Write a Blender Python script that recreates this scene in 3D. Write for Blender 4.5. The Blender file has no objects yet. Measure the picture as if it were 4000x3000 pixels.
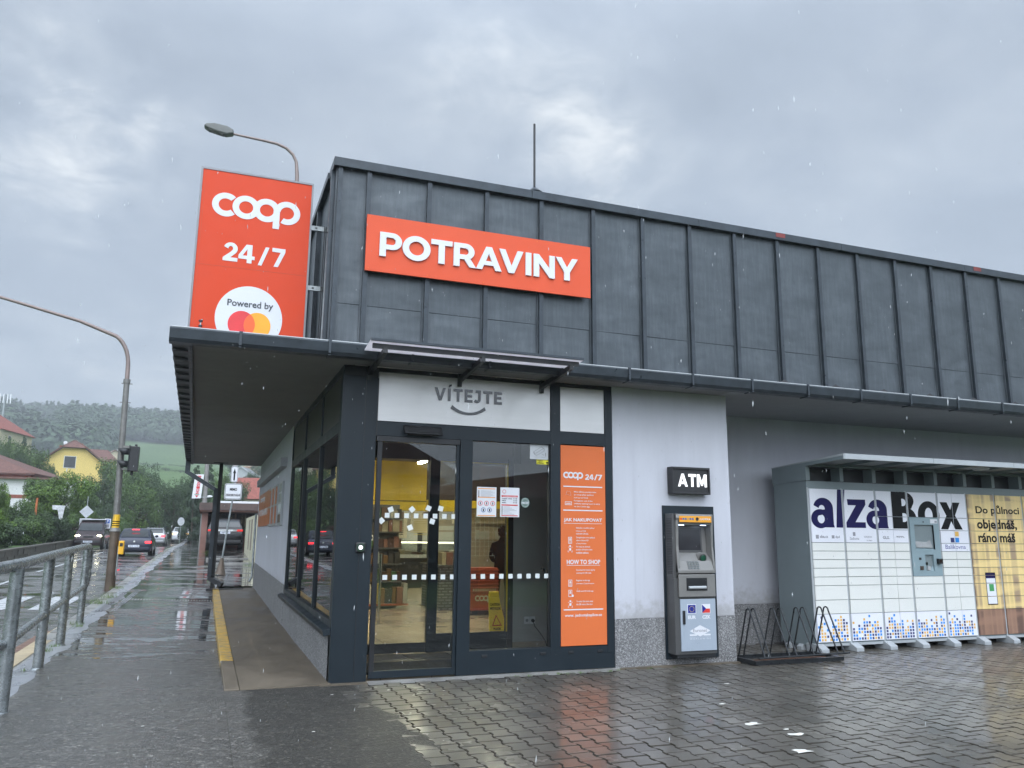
import bpy, bmesh, math, random
from mathutils import Vector, Matrix
R_ = math.radians
PI = math.pi
SC = bpy.context.scene
COL = SC.collection

# ------------------------------------------------------------------ camera
CAM = Vector((-1.3817, -9.2738, 1.6))
YAW, PIT, ROL, FPX = 0.360717, 0.190287, 0.0094892, 3107.05
_f = Vector((math.sin(YAW)*math.cos(PIT), math.cos(YAW)*math.cos(PIT), math.sin(PIT)))
_r0 = Vector((math.cos(YAW), -math.sin(YAW), 0))
_u0 = _r0.cross(_f)
_r = _r0*math.cos(ROL) + _u0*math.sin(ROL)
_u = -_r0*math.sin(ROL) + _u0*math.cos(ROL)
cd = bpy.data.cameras.new('camera')
cam = bpy.data.objects.new('camera', cd)
COL.objects.link(cam)
M = Matrix((_r, _u, -_f)).transposed().to_4x4()
M.translation = CAM
cam.matrix_world = M
cd.sensor_width = 36
cd.lens = 36*FPX/4000
cd.clip_start = 0.05
cd.clip_end = 6000
SC.camera = cam
SC.render.resolution_x, SC.render.resolution_y = 1024, 768

def at(px, py, Y):
    """world point seen at photo pixel (4000 px wide) on the plane y = Y"""
    d = _f*FPX + _r*(px-2000) + _u*(1500-py)
    return CAM + d*((Y-CAM.y)/d.y)

# ------------------------------------------------------------------ world and light
wd = bpy.data.worlds.new('World')
SC.world = wd
wd.use_nodes = True
nt = wd.node_tree
for n in list(nt.nodes): nt.nodes.remove(n)
def wn(t, **k):
    n = nt.nodes.new(t)
    for a, b in k.items(): setattr(n, a, b)
    return n
def lk(a, b): nt.links.new(a, b)
def wmath(op, a, b=None, c=None, clamp=False):
    n = wn('ShaderNodeMath', operation=op, use_clamp=clamp)
    for i, v in enumerate((a, b, c)):
        if v is None: continue
        if isinstance(v, (int, float)): n.inputs[i].default_value = v
        else: lk(v, n.inputs[i])
    return n.outputs[0]
SUN_EL, SUN_ROT = R_(44), R_(200)
sky = wn('ShaderNodeTexSky', sky_type='NISHITA')
sky.sun_disc = False
sky.sun_elevation = SUN_EL
sky.sun_rotation = SUN_ROT
sky.air_density = 1.0
sky.dust_density = 2.0
tc = wn('ShaderNodeTexCoord')
sep = wn('ShaderNodeSeparateXYZ'); lk(tc.outputs['Generated'], sep.inputs[0])
den = wmath('ADD', wmath('MAXIMUM', sep.outputs[2], 0.0), 0.22)
cx = wmath('DIVIDE', sep.outputs[0], den)
cy = wmath('DIVIDE', sep.outputs[1], den)
comb = wn('ShaderNodeCombineXYZ'); lk(cx, comb.inputs[0]); lk(cy, comb.inputs[1])
def wnoise(scale, detail, rough, off, dist=0.0):
    mp = wn('ShaderNodeMapping'); lk(comb.outputs[0], mp.inputs[0]); mp.inputs['Location'].default_value = off
    n = wn('ShaderNodeTexNoise'); lk(mp.outputs[0], n.inputs['Vector'])
    n.inputs['Scale'].default_value = scale; n.inputs['Detail'].default_value = detail
    n.inputs['Roughness'].default_value = rough; n.inputs['Distortion'].default_value = dist
    return n.outputs[0]
n1 = wnoise(1.1, 7, 0.55, (3.1, 1.7, 0), 0.3)
n2 = wnoise(3.4, 6, 0.6, (7.3, 2.2, 0), 0.4)
mixn = wmath('ADD', wmath('MULTIPLY', n1, 0.56), wmath('MULTIPLY', n2, 0.44))
def spot(px, py, width, amp):
    d = (_f*FPX + _r*(px-2000) + _u*(1500-py)).normalized()
    v = wn('ShaderNodeVectorMath', operation='DOT_PRODUCT'); lk(tc.outputs['Generated'], v.inputs[0]); v.inputs[1].default_value = d
    t = wmath('SUBTRACT', v.outputs['Value'], math.cos(width))
    t = wmath('DIVIDE', t, 1-math.cos(width), clamp=True)
    return wmath('MULTIPLY', wmath('MULTIPLY', t, t), amp)
s = wmath('ADD', spot(300, 480, 0.17, 0.22), spot(2330, 640, 0.13, 0.17))
s = wmath('ADD', s, spot(2000, 150, 0.20, 0.10))
s = wmath('ADD', s, spot(650, 1500, 0.22, 0.05))
s = wmath('MULTIPLY', s, wmath('ADD', wmath('MULTIPLY', n2, 3.6), -1.0, clamp=False))
n3 = wnoise(9.0, 5, 0.65, (1.3, 4.2, 0), 0.6)
s = wmath('MULTIPLY', wmath('MAXIMUM', s, 0.0), wmath('ADD', wmath('MULTIPLY', n3, 3.0), -0.5))
mixn = wmath('ADD', wmath('MULTIPLY', mixn, 0.88), wmath('MULTIPLY', n3, 0.12))
mixn = wmath('ADD', mixn, s)
ramp = wn('ShaderNodeValToRGB'); lk(mixn, ramp.inputs[0])
e = ramp.color_ramp.elements
e[0].position = 0.36; e[0].color = (0.375, 0.435, 0.515, 1)
e[1].position = 0.84; e[1].color = (0.95, 0.985, 1.0, 1)
for pos, c_ in ((0.49, (0.45, 0.515, 0.605, 1)), (0.60, (0.555, 0.62, 0.70, 1))):
    x = ramp.color_ramp.elements.new(pos); x.color = c_
# an overcast sky is brighter towards the zenith than near the horizon
zen = wn('ShaderNodeMapRange'); zen.interpolation_type = 'SMOOTHSTEP'
lk(sep.outputs[2], zen.inputs[0]); zen.inputs[1].default_value = 0.48; zen.inputs[2].default_value = 0.88
zen.inputs[3].default_value = 3.75; zen.inputs[4].default_value = 9.0
vm = wn('ShaderNodeVectorMath', operation='SCALE'); lk(ramp.outputs[0], vm.inputs[0]); 
# and brighter still around the hidden sun, behind the camera
sdot = wn('ShaderNodeVectorMath', operation='DOT_PRODUCT'); lk(tc.outputs['Generated'], sdot.inputs[0]); sdot.inputs[1].default_value = (-0.22, -0.90, 0.37)
glow = wn('ShaderNodeMapRange'); glow.interpolation_type = 'SMOOTHSTEP'; lk(sdot.outputs['Value'], glow.inputs[0])
glow.inputs[1].default_value = 0.0; glow.inputs[2].default_value = 1.0; glow.inputs[3].default_value = 1.0; glow.inputs[4].default_value = 4.8
lk(wmath('MULTIPLY', zen.outputs[0], glow.outputs[0]), vm.inputs['Scale'])
mx = wn('ShaderNodeMix', data_type='RGBA'); mx.inputs[0].default_value = 0.92
lk(sky.outputs[0], mx.inputs[6]); lk(vm.outputs[0], mx.inputs[7])
bg = wn('ShaderNodeBackground'); lk(mx.outputs[2], bg.inputs[0]); bg.inputs[1].default_value = 0.098
wo = wn('ShaderNodeOutputWorld'); lk(bg.outputs[0], wo.inputs[0])

sl = bpy.data.lights.new('sun', 'SUN')
sl.energy = 0.55; sl.angle = R_(60); sl.color = (1.0, 0.985, 0.96)
so = bpy.data.objects.new('sun', sl); COL.objects.link(so)
# light comes from behind and left of the camera, high up
_sd = Vector((-0.30, -0.80, 0)).normalized()*math.cos(SUN_EL) + Vector((0, 0, math.sin(SUN_EL)))
so.rotation_euler = _sd.to_track_quat('Z', 'Y').to_euler()
so.location = (-10, -20, 40)
sky.sun_rotation = math.atan2(_sd.x, _sd.y)
SC.view_settings.view_transform = 'Standard'
SC.view_settings.look = 'None'
SC.view_settings.exposure = 1.4
SC.view_settings.gamma = 1.0
SC.view_settings.use_curve_mapping = False
SC.cycles.max_bounces = 9
SC.cycles.transparent_max_bounces = 24
SC.cycles.volume_bounces = 0
SC.cycles.caustics_reflective = False
SC.cycles.caustics_refractive = False
SC.cycles.use_denoising = True
SC.cycles.sample_clamp_indirect = 6

# ------------------------------------------------------------------ materials
MATS = {}
class NT:
    def __init__(s, name):
        s.m = bpy.data.materials.new(name); s.m.use_nodes = True
        s.t = s.m.node_tree; s.b = s.t.nodes['Principled BSDF']; s._tc = None
    def n(s, t, **k):
        n = s.t.nodes.new(t)
        for a, b in k.items(): setattr(n, a, b)
        return n
    def l(s, a, b): s.t.links.new(a, b)
    def coord(s, obj=True):
        if not s._tc: s._tc = s.n('ShaderNodeTexCoord')
        return s._tc.outputs['Object' if obj else 'Generated']
    def world(s):
        return s.n('ShaderNodeNewGeometry').outputs['Position']
    def noise(s, scale, detail=4, rough=.6, vec=None, stretch=None, dist=0, w=False):
        v = vec if vec is not None else (s.world() if w else s.coord())
        if stretch is not None:
            mp = s.n('ShaderNodeMapping'); s.l(v, mp.inputs[0]); mp.inputs['Scale'].default_value = stretch; v = mp.outputs[0]
        n = s.n('ShaderNodeTexNoise'); s.l(v, n.inputs['Vector'])
        n.inputs['Scale'].default_value = scale; n.inputs['Detail'].default_value = detail
        n.inputs['Roughness'].default_value = rough; n.inputs['Distortion'].default_value = dist
        return n.outputs[0]
    def ramp(s, fac, stops):
        r = s.n('ShaderNodeValToRGB'); s.l(fac, r.inputs[0]); e = r.color_ramp.elements
        while len(e) < len(stops): e.new(0.5)
        for k, (p, c) in enumerate(stops):
            if isinstance(c, (int, float)): c = (c, c, c)
            e[k].position = p; e[k].color = (*c[:3], 1)
        return r.outputs[0]
    def math(s, op, a, b=None, clamp=False):
        n = s.n('ShaderNodeMath', operation=op, use_clamp=clamp)
        for i, v in enumerate((a, b)):
            if v is None: continue
            if isinstance(v, (int, float)): n.inputs[i].default_value = v
            else: s.l(v, n.inputs[i])
        return n.outputs[0]
    def mix(s, fac, a, b, blend='MIX'):
        n = s.n('ShaderNodeMix', data_type='RGBA', blend_type=blend)
        for i, v in ((0, fac), (6, a), (7, b)):
            if isinstance(v, (int, float)): n.inputs[i].default_value = v if i == 0 else (v, v, v, 1)
            elif isinstance(v, tuple): n.inputs[i].default_value = (*v[:3], 1)
            else: s.l(v, n.inputs[i])
        return n.outputs[2]
    def set(s, name, v):
        i = s.b.inputs[name]
        if isinstance(v, (int, float)): i.default_value = v
        elif isinstance(v, tuple): i.default_value = (*v[:3], 1)
        else: s.l(v, i)
    def bump(s, h, strength=.3, dist=.01):
        b = s.n('ShaderNodeBump'); b.inputs['Strength'].default_value = strength; b.inputs['Distance'].default_value = dist
        s.l(h, b.inputs['Height']); s.l(b.outputs[0], s.b.inputs['Normal']); return b
def mat(name, col, rough=.5, metal=0, var=.12, vs=3.0, bump=0, bs=60, bd=.004, stretch=None, emit=None, es=1, spec=None, rv=.08):
    """plain procedural paint, plastic, render ...: a colour with wear-like variation in colour, gloss and relief"""
    if name in MATS: return MATS[name]
    k = NT(name)
    nz = k.noise(vs, 6, .62, stretch=stretch)
    lo = tuple(max(0, c*(1-var)) for c in col); hi = tuple(min(1, c*(1+var)) for c in col)
    k.set('Base Color', k.ramp(nz, [(.3, lo), (.7, hi)]))
    k.set('Roughness', k.ramp(k.noise(vs*2.3, 4), [(.3, max(.02, rough-rv)), (.7, min(1, rough+rv))]))
    k.set('Metallic', metal)
    if spec is not None: k.b.inputs['Specular IOR Level'].default_value = spec
    if bump: k.bump(k.noise(bs, 4, .7), bump, bd)
    if emit:
        k.b.inputs['Emission Color'].default_value = (*emit, 1); k.b.inputs['Emission Strength'].default_value = es
    MATS[name] = k.m
    return k.m
def mat_glass(name, tint=(.8, .84, .84), rough=0.0, ior=1.5, wet=0.0):
    k = NT(name); t = k.t
    out = t.nodes['Material Output']; t.nodes.remove(k.b)
    tr = k.n('ShaderNodeBsdfTransparent'); tr.inputs[0].default_value = (*tint, 1)
    gl = k.n('ShaderNodeBsdfGlossy'); gl.inputs['Roughness'].default_value = rough
    fr = k.n('ShaderNodeFresnel'); fr.inputs[0].default_value = ior
    if wet:
        bp = k.n('ShaderNodeBump'); bp.inputs['Strength'].default_value = wet; bp.inputs['Distance'].default_value = .01
        k.l(k.noise(1.3, 2), bp.inputs['Height']); k.l(bp.outputs[0], gl.inputs['Normal'])
    mx = k.n('ShaderNodeMixShader'); k.l(fr.outputs[0], mx.inputs[0]); k.l(tr.outputs[0], mx.inputs[1]); k.l(gl.outputs[0], mx.inputs[2])
    k.l(mx.outputs[0], out.inputs[0]); MATS[name] = k.m
    return k.m

# ------------------------------------------------------------------ mesh builder and scene helpers
ORG = {}
def tag(o, label=None, cat=None, group=None, kind=None):
    if label: o['label'] = label
    if cat: o['category'] = cat
    if group: o['group'] = group
    if kind: o['kind'] = kind
    return o
def empty(name, loc=(0, 0, 0), rz=0, label=None, cat=None, group=None):
    o = bpy.data.objects.new(name, None); COL.objects.link(o)
    o.empty_display_size = .2
    o.location = loc; o.rotation_euler = (0, 0, rz); ORG[o.name] = Vector(loc)
    return tag(o, label, cat, group)
class MB:
    def __init__(s): s.v = []; s.f = []; s.m = []; s.mats = []; s.sm = []
    def _mi(s, m):
        if m is None: return 0
        if m not in s.mats: s.mats.append(m)
        return s.mats.index(m)
    def add(s, vs, fs, m=None, smooth=False):
        b = len(s.v); s.v += [tuple(v) for v in vs]; mi = s._mi(m)
        for f in fs: s.f.append([b+i for i in f]); s.m.append(mi); s.sm.append(smooth)
        return s
    def box(s, x0, y0, z0, x1, y1, z1, m=None):
        v = [(x, y, z) for z in (z0, z1) for y in (y0, y1) for x in (x0, x1)]
        return s.add(v, [(0, 2, 3, 1), (4, 5, 7, 6), (0, 1, 5, 4), (2, 6, 7, 3), (0, 4, 6, 2), (1, 3, 7, 5)], m)
    def boxm(s, mtx, sx, sy, sz, m=None):
        v = [mtx @ Vector((x*sx/2, y*sy/2, z*sz/2)) for z in (-1, 1) for y in (-1, 1) for x in (-1, 1)]
        return s.add(v, [(0, 2, 3, 1), (4, 5, 7, 6), (0, 1, 5, 4), (2, 6, 7, 3), (0, 4, 6, 2), (1, 3, 7, 5)], m)
    def quad(s, a, b, c, d, m=None): return s.add([a, b, c, d], [(0, 1, 2, 3)], m)
    def bar(s, p, q, w, h, m=None, up=Vector((0, 0, 1))):
        p = Vector(p); q = Vector(q); d = (q-p); L = d.length; d.normalize()
        x = d.cross(up)
        if x.length < 1e-4: x = d.cross(Vector((1, 0, 0)))
        x.normalize(); z = x.cross(d)
        mt = Matrix((x, d, z)).transposed().to_4x4(); mt.translation = (p+q)/2
        return s.boxm(mt, w, L, h, m)
    def tube(s, pts, r, n=10, m=None, cap=True):
        pts = [Vector(p) for p in pts]; rs = r if isinstance(r, (list, tuple)) else [r]*len(pts)
        rings = []; x = None
        for i, p in enumerate(pts):
            d = (pts[min(i+1, len(pts)-1)]-pts[max(i-1, 0)]).normalized()
            if x is None:
                x = d.cross(Vector((0, 0, 1)))
                if x.length < 1e-3: x = d.cross(Vector((0, 1, 0)))
            x = (x - d*x.dot(d)).normalized(); y = d.cross(x)
            rings.append([p + (x*math.cos(2*PI*k/n)+y*math.sin(2*PI*k/n))*rs[i] for k in range(n)])
        v = [q for r_ in rings for q in r_]; f = []
        for i in range(len(pts)-1):
            for k in range(n): f.append((i*n+k, i*n+(k+1) % n, (i+1)*n+(k+1) % n, (i+1)*n+k))
        s.add(v, f, m, True)
        if cap: s.add(rings[0], [tuple(range(n))[::-1]], m); s.add(rings[-1], [tuple(range(n))], m)
        return s
    def prism(s, pts, axis, a, b, m=None):
        """extrude a 2-D outline along an axis; pts are the two other coordinates"""
        n = len(pts)
        def P(u, w, t): return {'x': (t, u, w), 'y': (u, t, w), 'z': (u, w, t)}[axis]
        v = [P(u, w, a) for u, w in pts] + [P(u, w, b) for u, w in pts]
        f = [tuple(range(n))[::-1], tuple(range(n, 2*n))] + [(i, (i+1) % n, n+(i+1) % n, n+i) for i in range(n)]
        return s.add(v, f, m)
    def sphere(s, c, r, m=None, nu=14, nv=8, sc=(1, 1, 1)):
        v = []; f = []
        for j in range(nv+1):
            th = PI*j/nv
            for i in range(nu):
                a = 2*PI*i/nu
                v.append((c[0]+r*sc[0]*math.sin(th)*math.cos(a), c[1]+r*sc[1]*math.sin(th)*math.sin(a), c[2]+r*sc[2]*math.cos(th)))
        for j in range(nv):
            for i in range(nu): f.append((j*nu+i, (j+1)*nu+i, (j+1)*nu+(i+1) % nu, j*nu+(i+1) % nu))
        return s.add(v, f, m, True)
    def disc(s, c, r, axis='y', n=28, m=None, r2=None, t=.004, inner=0):
        pts = [(c[0]+r*math.cos(2*PI*k/n), c[2]+(r2 or r)*math.sin(2*PI*k/n)) for k in range(n)]
        return s.prism(pts, 'y', c[1]-t, c[1], m)
    def build(s, name, m=None, parent=None, label=None, cat=None, group=None, kind=None, bevel=0, fix=True):
        me = bpy.data.meshes.new(name)
        o0 = ORG.get(parent.name, Vector((0, 0, 0))) if parent else Vector((0, 0, 0))
        if parent and parent.parent: o0 = ORG.get(parent.parent.name, o0) if parent.name not in ORG else o0
        me.from_pydata([(v[0]-o0.x, v[1]-o0.y, v[2]-o0.z) for v in s.v], [], s.f)
        if s.mats:
            for q in s.mats: me.materials.append(q)
            me.polygons.foreach_set('material_index', s.m)
        elif m: me.materials.append(m)
        me.polygons.foreach_set('use_smooth', s.sm)
        if fix:
            bm = bmesh.new(); bm.from_mesh(me); bmesh.ops.recalc_face_normals(bm, faces=bm.faces); bm.to_mesh(me); bm.free()
        me.update()
        o = bpy.data.objects.new(name, me); COL.objects.link(o)
        if parent: o.parent = parent; ORG[o.name] = o0
        if bevel:
            b = o.modifiers.new('bevel', 'BEVEL'); b.width = bevel; b.segments = 2; b.limit_method = 'ANGLE'; b.angle_limit = R_(40)
        return tag(o, label, cat, group, kind)
def copy_tree(o, parent=None, label=None):
    c = o.copy(); COL.objects.link(c); c.parent = parent
    if label: c['label'] = label
    for ch in list(o.children): copy_tree(ch, c)
    return c
def curve_mesh(cu):
    o = bpy.data.objects.new('tmp', cu); COL.objects.link(o)
    dg = bpy.context.evaluated_depsgraph_get()
    me = bpy.data.meshes.new_from_object(o.evaluated_get(dg))
    bpy.data.objects.remove(o); bpy.data.curves.remove(cu)
    return me
def place_flat(me, fit, plane, d, thick, mb, m, clip=None):
    """me lies in local XY with thickness in Z; fit = (u0,u1,z0,z1) in the wall plane ('y' faces -Y, 'x' faces -X); appended to mb"""
    vs = [v.co.copy() for v in me.vertices]
    x0 = min(v.x for v in vs); x1 = max(v.x for v in vs); y0 = min(v.y for v in vs); y1 = max(v.y for v in vs); z1 = max(v.z for v in vs) or 1
    out = []
    for v in vs:
        a = (v.x-x0)/(x1-x0); b = (v.y-y0)/(y1-y0); t = v.z/z1
        u = fit[0]+a*(fit[1]-fit[0]); z = fit[2]+b*(fit[3]-fit[2]); k = d-thick*(t+1)/2
        out.append((u, k, z) if plane == 'y' else (k, u, z))
    mb.add(out, [tuple(p.vertices) for p in me.polygons], m)
    bpy.data.meshes.remove(me)
def text_mesh(body, bold=0.02, spacing=1.0):
    cu = bpy.data.curves.new('t', 'FONT'); cu.body = body; cu.size = 1; cu.offset = bold; cu.extrude = .01
    cu.space_character = spacing; cu.resolution_u = 3
    return curve_mesh(cu)
def put_text(mb, body, fit, plane='y', d=0, thick=.003, bold=.02, m=None, spacing=1.0):
    place_flat(text_mesh(body, bold, spacing), fit, plane, d, thick, mb, m)
def poly_mesh(loops):
    cu = bpy.data.curves.new('g', 'CURVE'); cu.dimensions = '2D'; cu.fill_mode = 'BOTH'; cu.extrude = .01
    for L in loops:
        sp = cu.splines.new('POLY'); sp.points.add(len(L)-1); sp.use_cyclic_u = True
        for i, (x, y) in enumerate(L): sp.points[i].co = (x, y, 0, 1)
    return curve_mesh(cu)
def arc(cx, cy, rx, ry, a0, a1, n=14):
    return [(cx+rx*math.cos(R_(a0+(a1-a0)*i/n)), cy+ry*math.sin(R_(a0+(a1-a0)*i/n))) for i in range(n+1)]
# bold display letters drawn as outlines, cap height 1
def glyph(ch):
    s = .235
    if ch == 'P':
        return [[(0, 0), (s, 0), (s, .30)] + arc(.46, .65, .36, .35, -90, 90) + [(0, 1)], [(s, .50)] + arc(.45, .65, .135, .15, -90, 90) + [(s, .80)]], .82
    if ch == 'R':
        return [[(0, 0), (s, 0), (s, .32), (.42, .32), (.63, 0), (.89, 0), (.65, .37)] + arc(.47, .66, .35, .34, -52, 90) + [(0, 1)],
                [(s, .52)] + arc(.46, .66, .125, .14, -90, 90) + [(s, .80)]], .87
    if ch == 'O': return [arc(.53, .5, .53, .52, 0, 350, 34), arc(.53, .5, .285, .29, 0, 350, 30)], 1.06
    if ch == 'T': return [[(.29, 0), (.53, 0), (.53, .79), (.82, .79), (.82, 1), (0, 1), (0, .79), (.29, .79)]], .82
    if ch == 'A': return [[(0, 0), (.24, 0), (.32, .20), (.70, .20), (.78, 0), (1.03, 0), (.63, 1), (.40, 1)], [(.39, .38), (.63, .38), (.51, .70)]], 1.03
    if ch == 'V': return [[(.39, 0), (.62, 0), (1.0, 1), (.76, 1), (.51, .30), (.25, 1), (0, 1)]], 1.0
    if ch == 'I': return [[(0, 0), (s, 0), (s, 1), (0, 1)]], s
    if ch == 'Í': return [[(0, 0), (s, 0), (s, 1), (0, 1)], [(.02, 1.08), (.18, 1.08), (.36, 1.30), (.13, 1.30)]], .3
    if ch == 'N': return [[(0, 0), (s, 0), (s, .60), (.68, 0), (.90, 0), (.90, 1), (.67, 1), (.67, .42), (.22, 1), (0, 1)]], .90
    if ch == 'Y': return [[(.37, 0), (.61, 0), (.61, .36), (.96, 1), (.72, 1), (.49, .57), (.25, 1), (0, 1), (.37, .35)]], .96
    if ch == 'M': return [[(0, 0), (.24, 0), (.24, .62), (.44, .10), (.62, .10), (.82, .62), (.82, 0), (1.06, 0), (1.06, 1), (.78, 1), (.53, .40), (.28, 1), (0, 1)]], 1.06
    if ch == 'E': return [[(0, 0), (.72, 0), (.72, .20), (.24, .20), (.24, .40), (.66, .40), (.66, .60), (.24, .60), (.24, .80), (.72, .80), (.72, 1), (0, 1)]], .74
    if ch == 'J': return [[(.08, .80), (.30, .80), (.30, .33)] + arc(.20, .32, .10, .12, 0, -110, 6) + [(.02, .26), (-.10, .09)] + arc(.20, .32, .33, .33, -115, 0, 12) + [(.53, 1), (.08, 1)]], .58
    if ch == '2': return [[(0, 0), (.72, 0), (.72, .20), (.36, .20), (.60, .44)] + arc(.36, .68, .34, .33, -30, 165, 14) + [(.24, .66)] + arc(.355, .69, .115, .13, 170, -40, 8) + [(.38, .52), (0, .17)]], .76
    if ch == '4': return [[(.42, 0), (.66, 0), (.66, .20), (.80, .20), (.80, .39), (.66, .39), (.66, 1), (.36, 1), (0, .40), (0, .20), (.42, .20)], [(.20, .39), (.42, .39), (.42, .76)]], .82
    if ch == '7': return [[(.12, 0), (.37, 0), (.74, .82), (.74, 1), (0, 1), (0, .79), (.48, .79)]], .76
    if ch == '/': return [[(0, -.02), (.20, -.02), (.56, 1.02), (.36, 1.02)]], .56
    if ch == 'X': return [], .5
    return [], .35
def glyph_text(mb, body, fit, plane='y', d=0, thick=.004, m=None, gap=.09, spc=None):
    x = 0; loops = []
    for i, ch in enumerate(body):
        L, w = glyph(ch)
        for l in L: loops.append([(px+x, py) for px, py in l])
        g = gap
        nx = body[i+1] if i+1 < len(body) else ''
        if (ch+nx) in ('TR', 'RA'): g = gap*.6
        if (ch+nx) in ('AV', 'VA'): g = -.10
        if (ch+nx) == 'RA': g = .02
        if ch+nx in ('PO', 'OT'): g = gap*.25
        if ch+nx == 'NY': g = gap*.4
        x += w+(spc if spc is not None else g)
    place_flat(poly_mesh(loops), fit, plane, d, thick, mb, m)
def coop_logo(mb, fit, plane='y', d=0, m=None, step=.0008, thick=.003):
    """lower-case four letter wordmark of linked rings; fit gives the box of the whole mark"""
    u0, u1, z0, z1 = fit
    # unit design: width 4.12, height 1.62 (descender .5)
    W_, H_ = 4.22, 1.59; n = 34
    def ring(cx, cy, a0, a1, ro, ri, k):
        L = arc(cx, cy, ro, ro*1.0, a0, a1, n) + arc(cx, cy, ri, ri, a1, a0, n)
        pts = [(u0+(x/W_)*(u1-u0), z0+(y/H_)*(z1-z0)) for x, y in L]
        q = len(L)//2
        v = []; f = []
        for t in (0, 1):
            for (x, y) in pts: 
                kk = d - step*k - (thick if t else 0)
                v.append((x, kk, y) if plane == 'y' else (kk, x, y))
        N = len(pts)
        for i in range(q-1):
            j = N-1-i
            f.append((i, i+1, j-1, j)); f.append((N+i, N+j, N+j-1, N+i+1))
        for i in range(N): f.append((i, (i+1) % N, N+(i+1) % N, N+i))
        mb.add(v, f, m)
    cyy = .943; ro, ri = .6425, .335
    ring(.6425, cyy, 46, 314, ro, ri, 0)
    ring(1.595, cyy, 0, 360, ro, ri, 1)
    ring(2.586, cyy, 0, 360, ro, ri, 0)
    ring(3.577, cyy, -118, 172, ro, ri, 1)
    def P(x, y): return (u0+(x/W_)*(u1-u0), z0+(y/H_)*(z1-z0))
    a = P(2.91, 0); b = P(3.22, cyy+.05); k = d-step*2
    if plane == 'y': mb.box(a[0], k-thick, a[1], b[0], k, b[1], m)
    else: mb.box(k-thick, min(a[0], b[0]), a[1], k, max(a[0], b[0]), b[1], m)
# foot of the slope: the street climbs gently away from the camera
def zs(y):
    T = [(-60, -.1), (4, 0), (15, .14), (24, .33), (33, .45), (40, .56), (46, .68), (60, .66), (75, .72), (90, .85), (105, 1.05), (125, 2.0), (150, 4)]
    if y <= T[0][0]: return T[0][1]
    for (a, p), (b, q) in zip(T, T[1:]):
        if y <= b: return p+(q-p)*(y-a)/(b-a)
    return T[-1][1]
# ------------------------------------------------------------------ the materials of the place
anth = mat('anthracite_aluminium', (.010, .017, .023), .42, 0, .10, 1.5, .05, 90, rv=.06, spec=.35)
blk = mat('black_metal', (.012, .013, .015), .4, 0, .2, 4)
blk2 = mat('dark_plastic', (.02, .02, .022), .5, 0, .2, 4)
silver = mat('brushed_silver_panel', (.60, .59, .575), .36, .5, .04, 1.2, .06, 260, stretch=(1, 1, 9), rv=.05)
mirror = mat('polished_steel', (.62, .62, .62), .08, 1, .02)
mirror_d = mat('dark_polished_steel', (.055, .055, .055), .10, 1, .02)
galv = mat('galvanised_steel', (.30, .325, .33), .42, .65, .28, 9, .12, 40, rv=.12)
galvw = mat('galvanised_steel_wet', (.23, .25, .255), .27, .55, .35, 7, .2, 30, rv=.12)
white = mat('white_paint', (.66, .67, .70), .5, 0, .03, spec=.3)
orange = mat('orange_panel', (.62, .052, .011), .5, 0, .03, 2, .02, 50, spec=.3)
orange2 = mat('orange_foil', (.74, .135, .022), .45, 0, .03, 2, spec=.3)
grey_l = mat('light_grey_sheet', (.40, .42, .43), .35, .1, .05)
navy = mat('navy_ink', (.011, .009, .070), .5, 0, .05, spec=.15)
ink = mat('black_ink', (.007, .007, .008), .5, 0, .05, spec=.15)
greyink = mat('grey_ink', (.28, .28, .31), .5, 0, .05)
glass = mat_glass('window_glass', (.72, .77, .77))
glass_d = mat_glass('window_glass_clear', (.86, .89, .89))
rubber = mat('tyre_rubber', (.014, .014, .014), .7, 0, .2)

def m_fascia():
    k = NT('zinc_cladding')
    a = k.noise(2.2, 6, .6, w=True); st = k.noise(14, 5, .7, w=True, stretch=(1.6, 1.6, .16))
    c = k.ramp(k.math('ADD', k.math('MULTIPLY', a, .5), k.math('MULTIPLY', st, .5)), [(.33, (.050, .060, .067)), (.50, (.068, .080, .090)), (.68, (.100, .115, .127))])
    k.set('Base Color', c); k.set('Metallic', .35)
    k.set('Roughness', k.ramp(st, [(.3, .30), (.7, .50)]))
    h = k.math('ADD', k.math('MULTIPLY', k.noise(1.7, 2, .4, w=True, stretch=(1, 1, 1.6)), 1.0), k.math('MULTIPLY', k.noise(30, 3, .6, w=True), .02))
    k.bump(h, .7, .045)
    return k.m
zinc = m_fascia()
zinc_d = mat('dark_zinc_trim', (.036, .045, .054), .35, .35, .25, 5, .1, 20)
def m_render(name, c, dirt=.14):
    k = NT(name)
    n = k.noise(.9, 6, .6, w=True, stretch=(1, 1, .5)); st = k.noise(5, 5, .7, w=True, stretch=(1, 1, .12))
    d = k.ramp(k.math('ADD', k.math('MULTIPLY', n, .6), k.math('MULTIPLY', st, .4)), [(.3, tuple(x*(1-dirt) for x in c)), (.62, c)])
    sz_ = k.n('ShaderNodeSeparateXYZ'); k.l(k.world(), sz_.inputs[0])
    hz_ = k.n('ShaderNodeMapRange'); hz_.interpolation_type = 'SMOOTHSTEP'; k.l(k.math('ADD', sz_.outputs[2], k.math('MULTIPLY', k.noise(7, 5, .7, w=True), -.8)), hz_.inputs[0]); hz_.inputs[1].default_value = .50; hz_.inputs[2].default_value = .15; hz_.inputs[3].default_value = 0.0; hz_.inputs[4].default_value = .55
    drip = k.ramp(k.noise(9, 5, .6, w=True, stretch=(1, 1, .06)), [(.60, 0), (.74, .22)])
    d = k.mix(drip, d, tuple(x*.62 for x in c))
    k.set('Base Color', k.mix(hz_.outputs[0], d, (c[0]*.50, c[1]*.47, c[2]*.40))); k.set('Roughness', .85)
    k.bump(k.noise(160, 3, .7, w=True), .35, .004)
    return k.m
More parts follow.
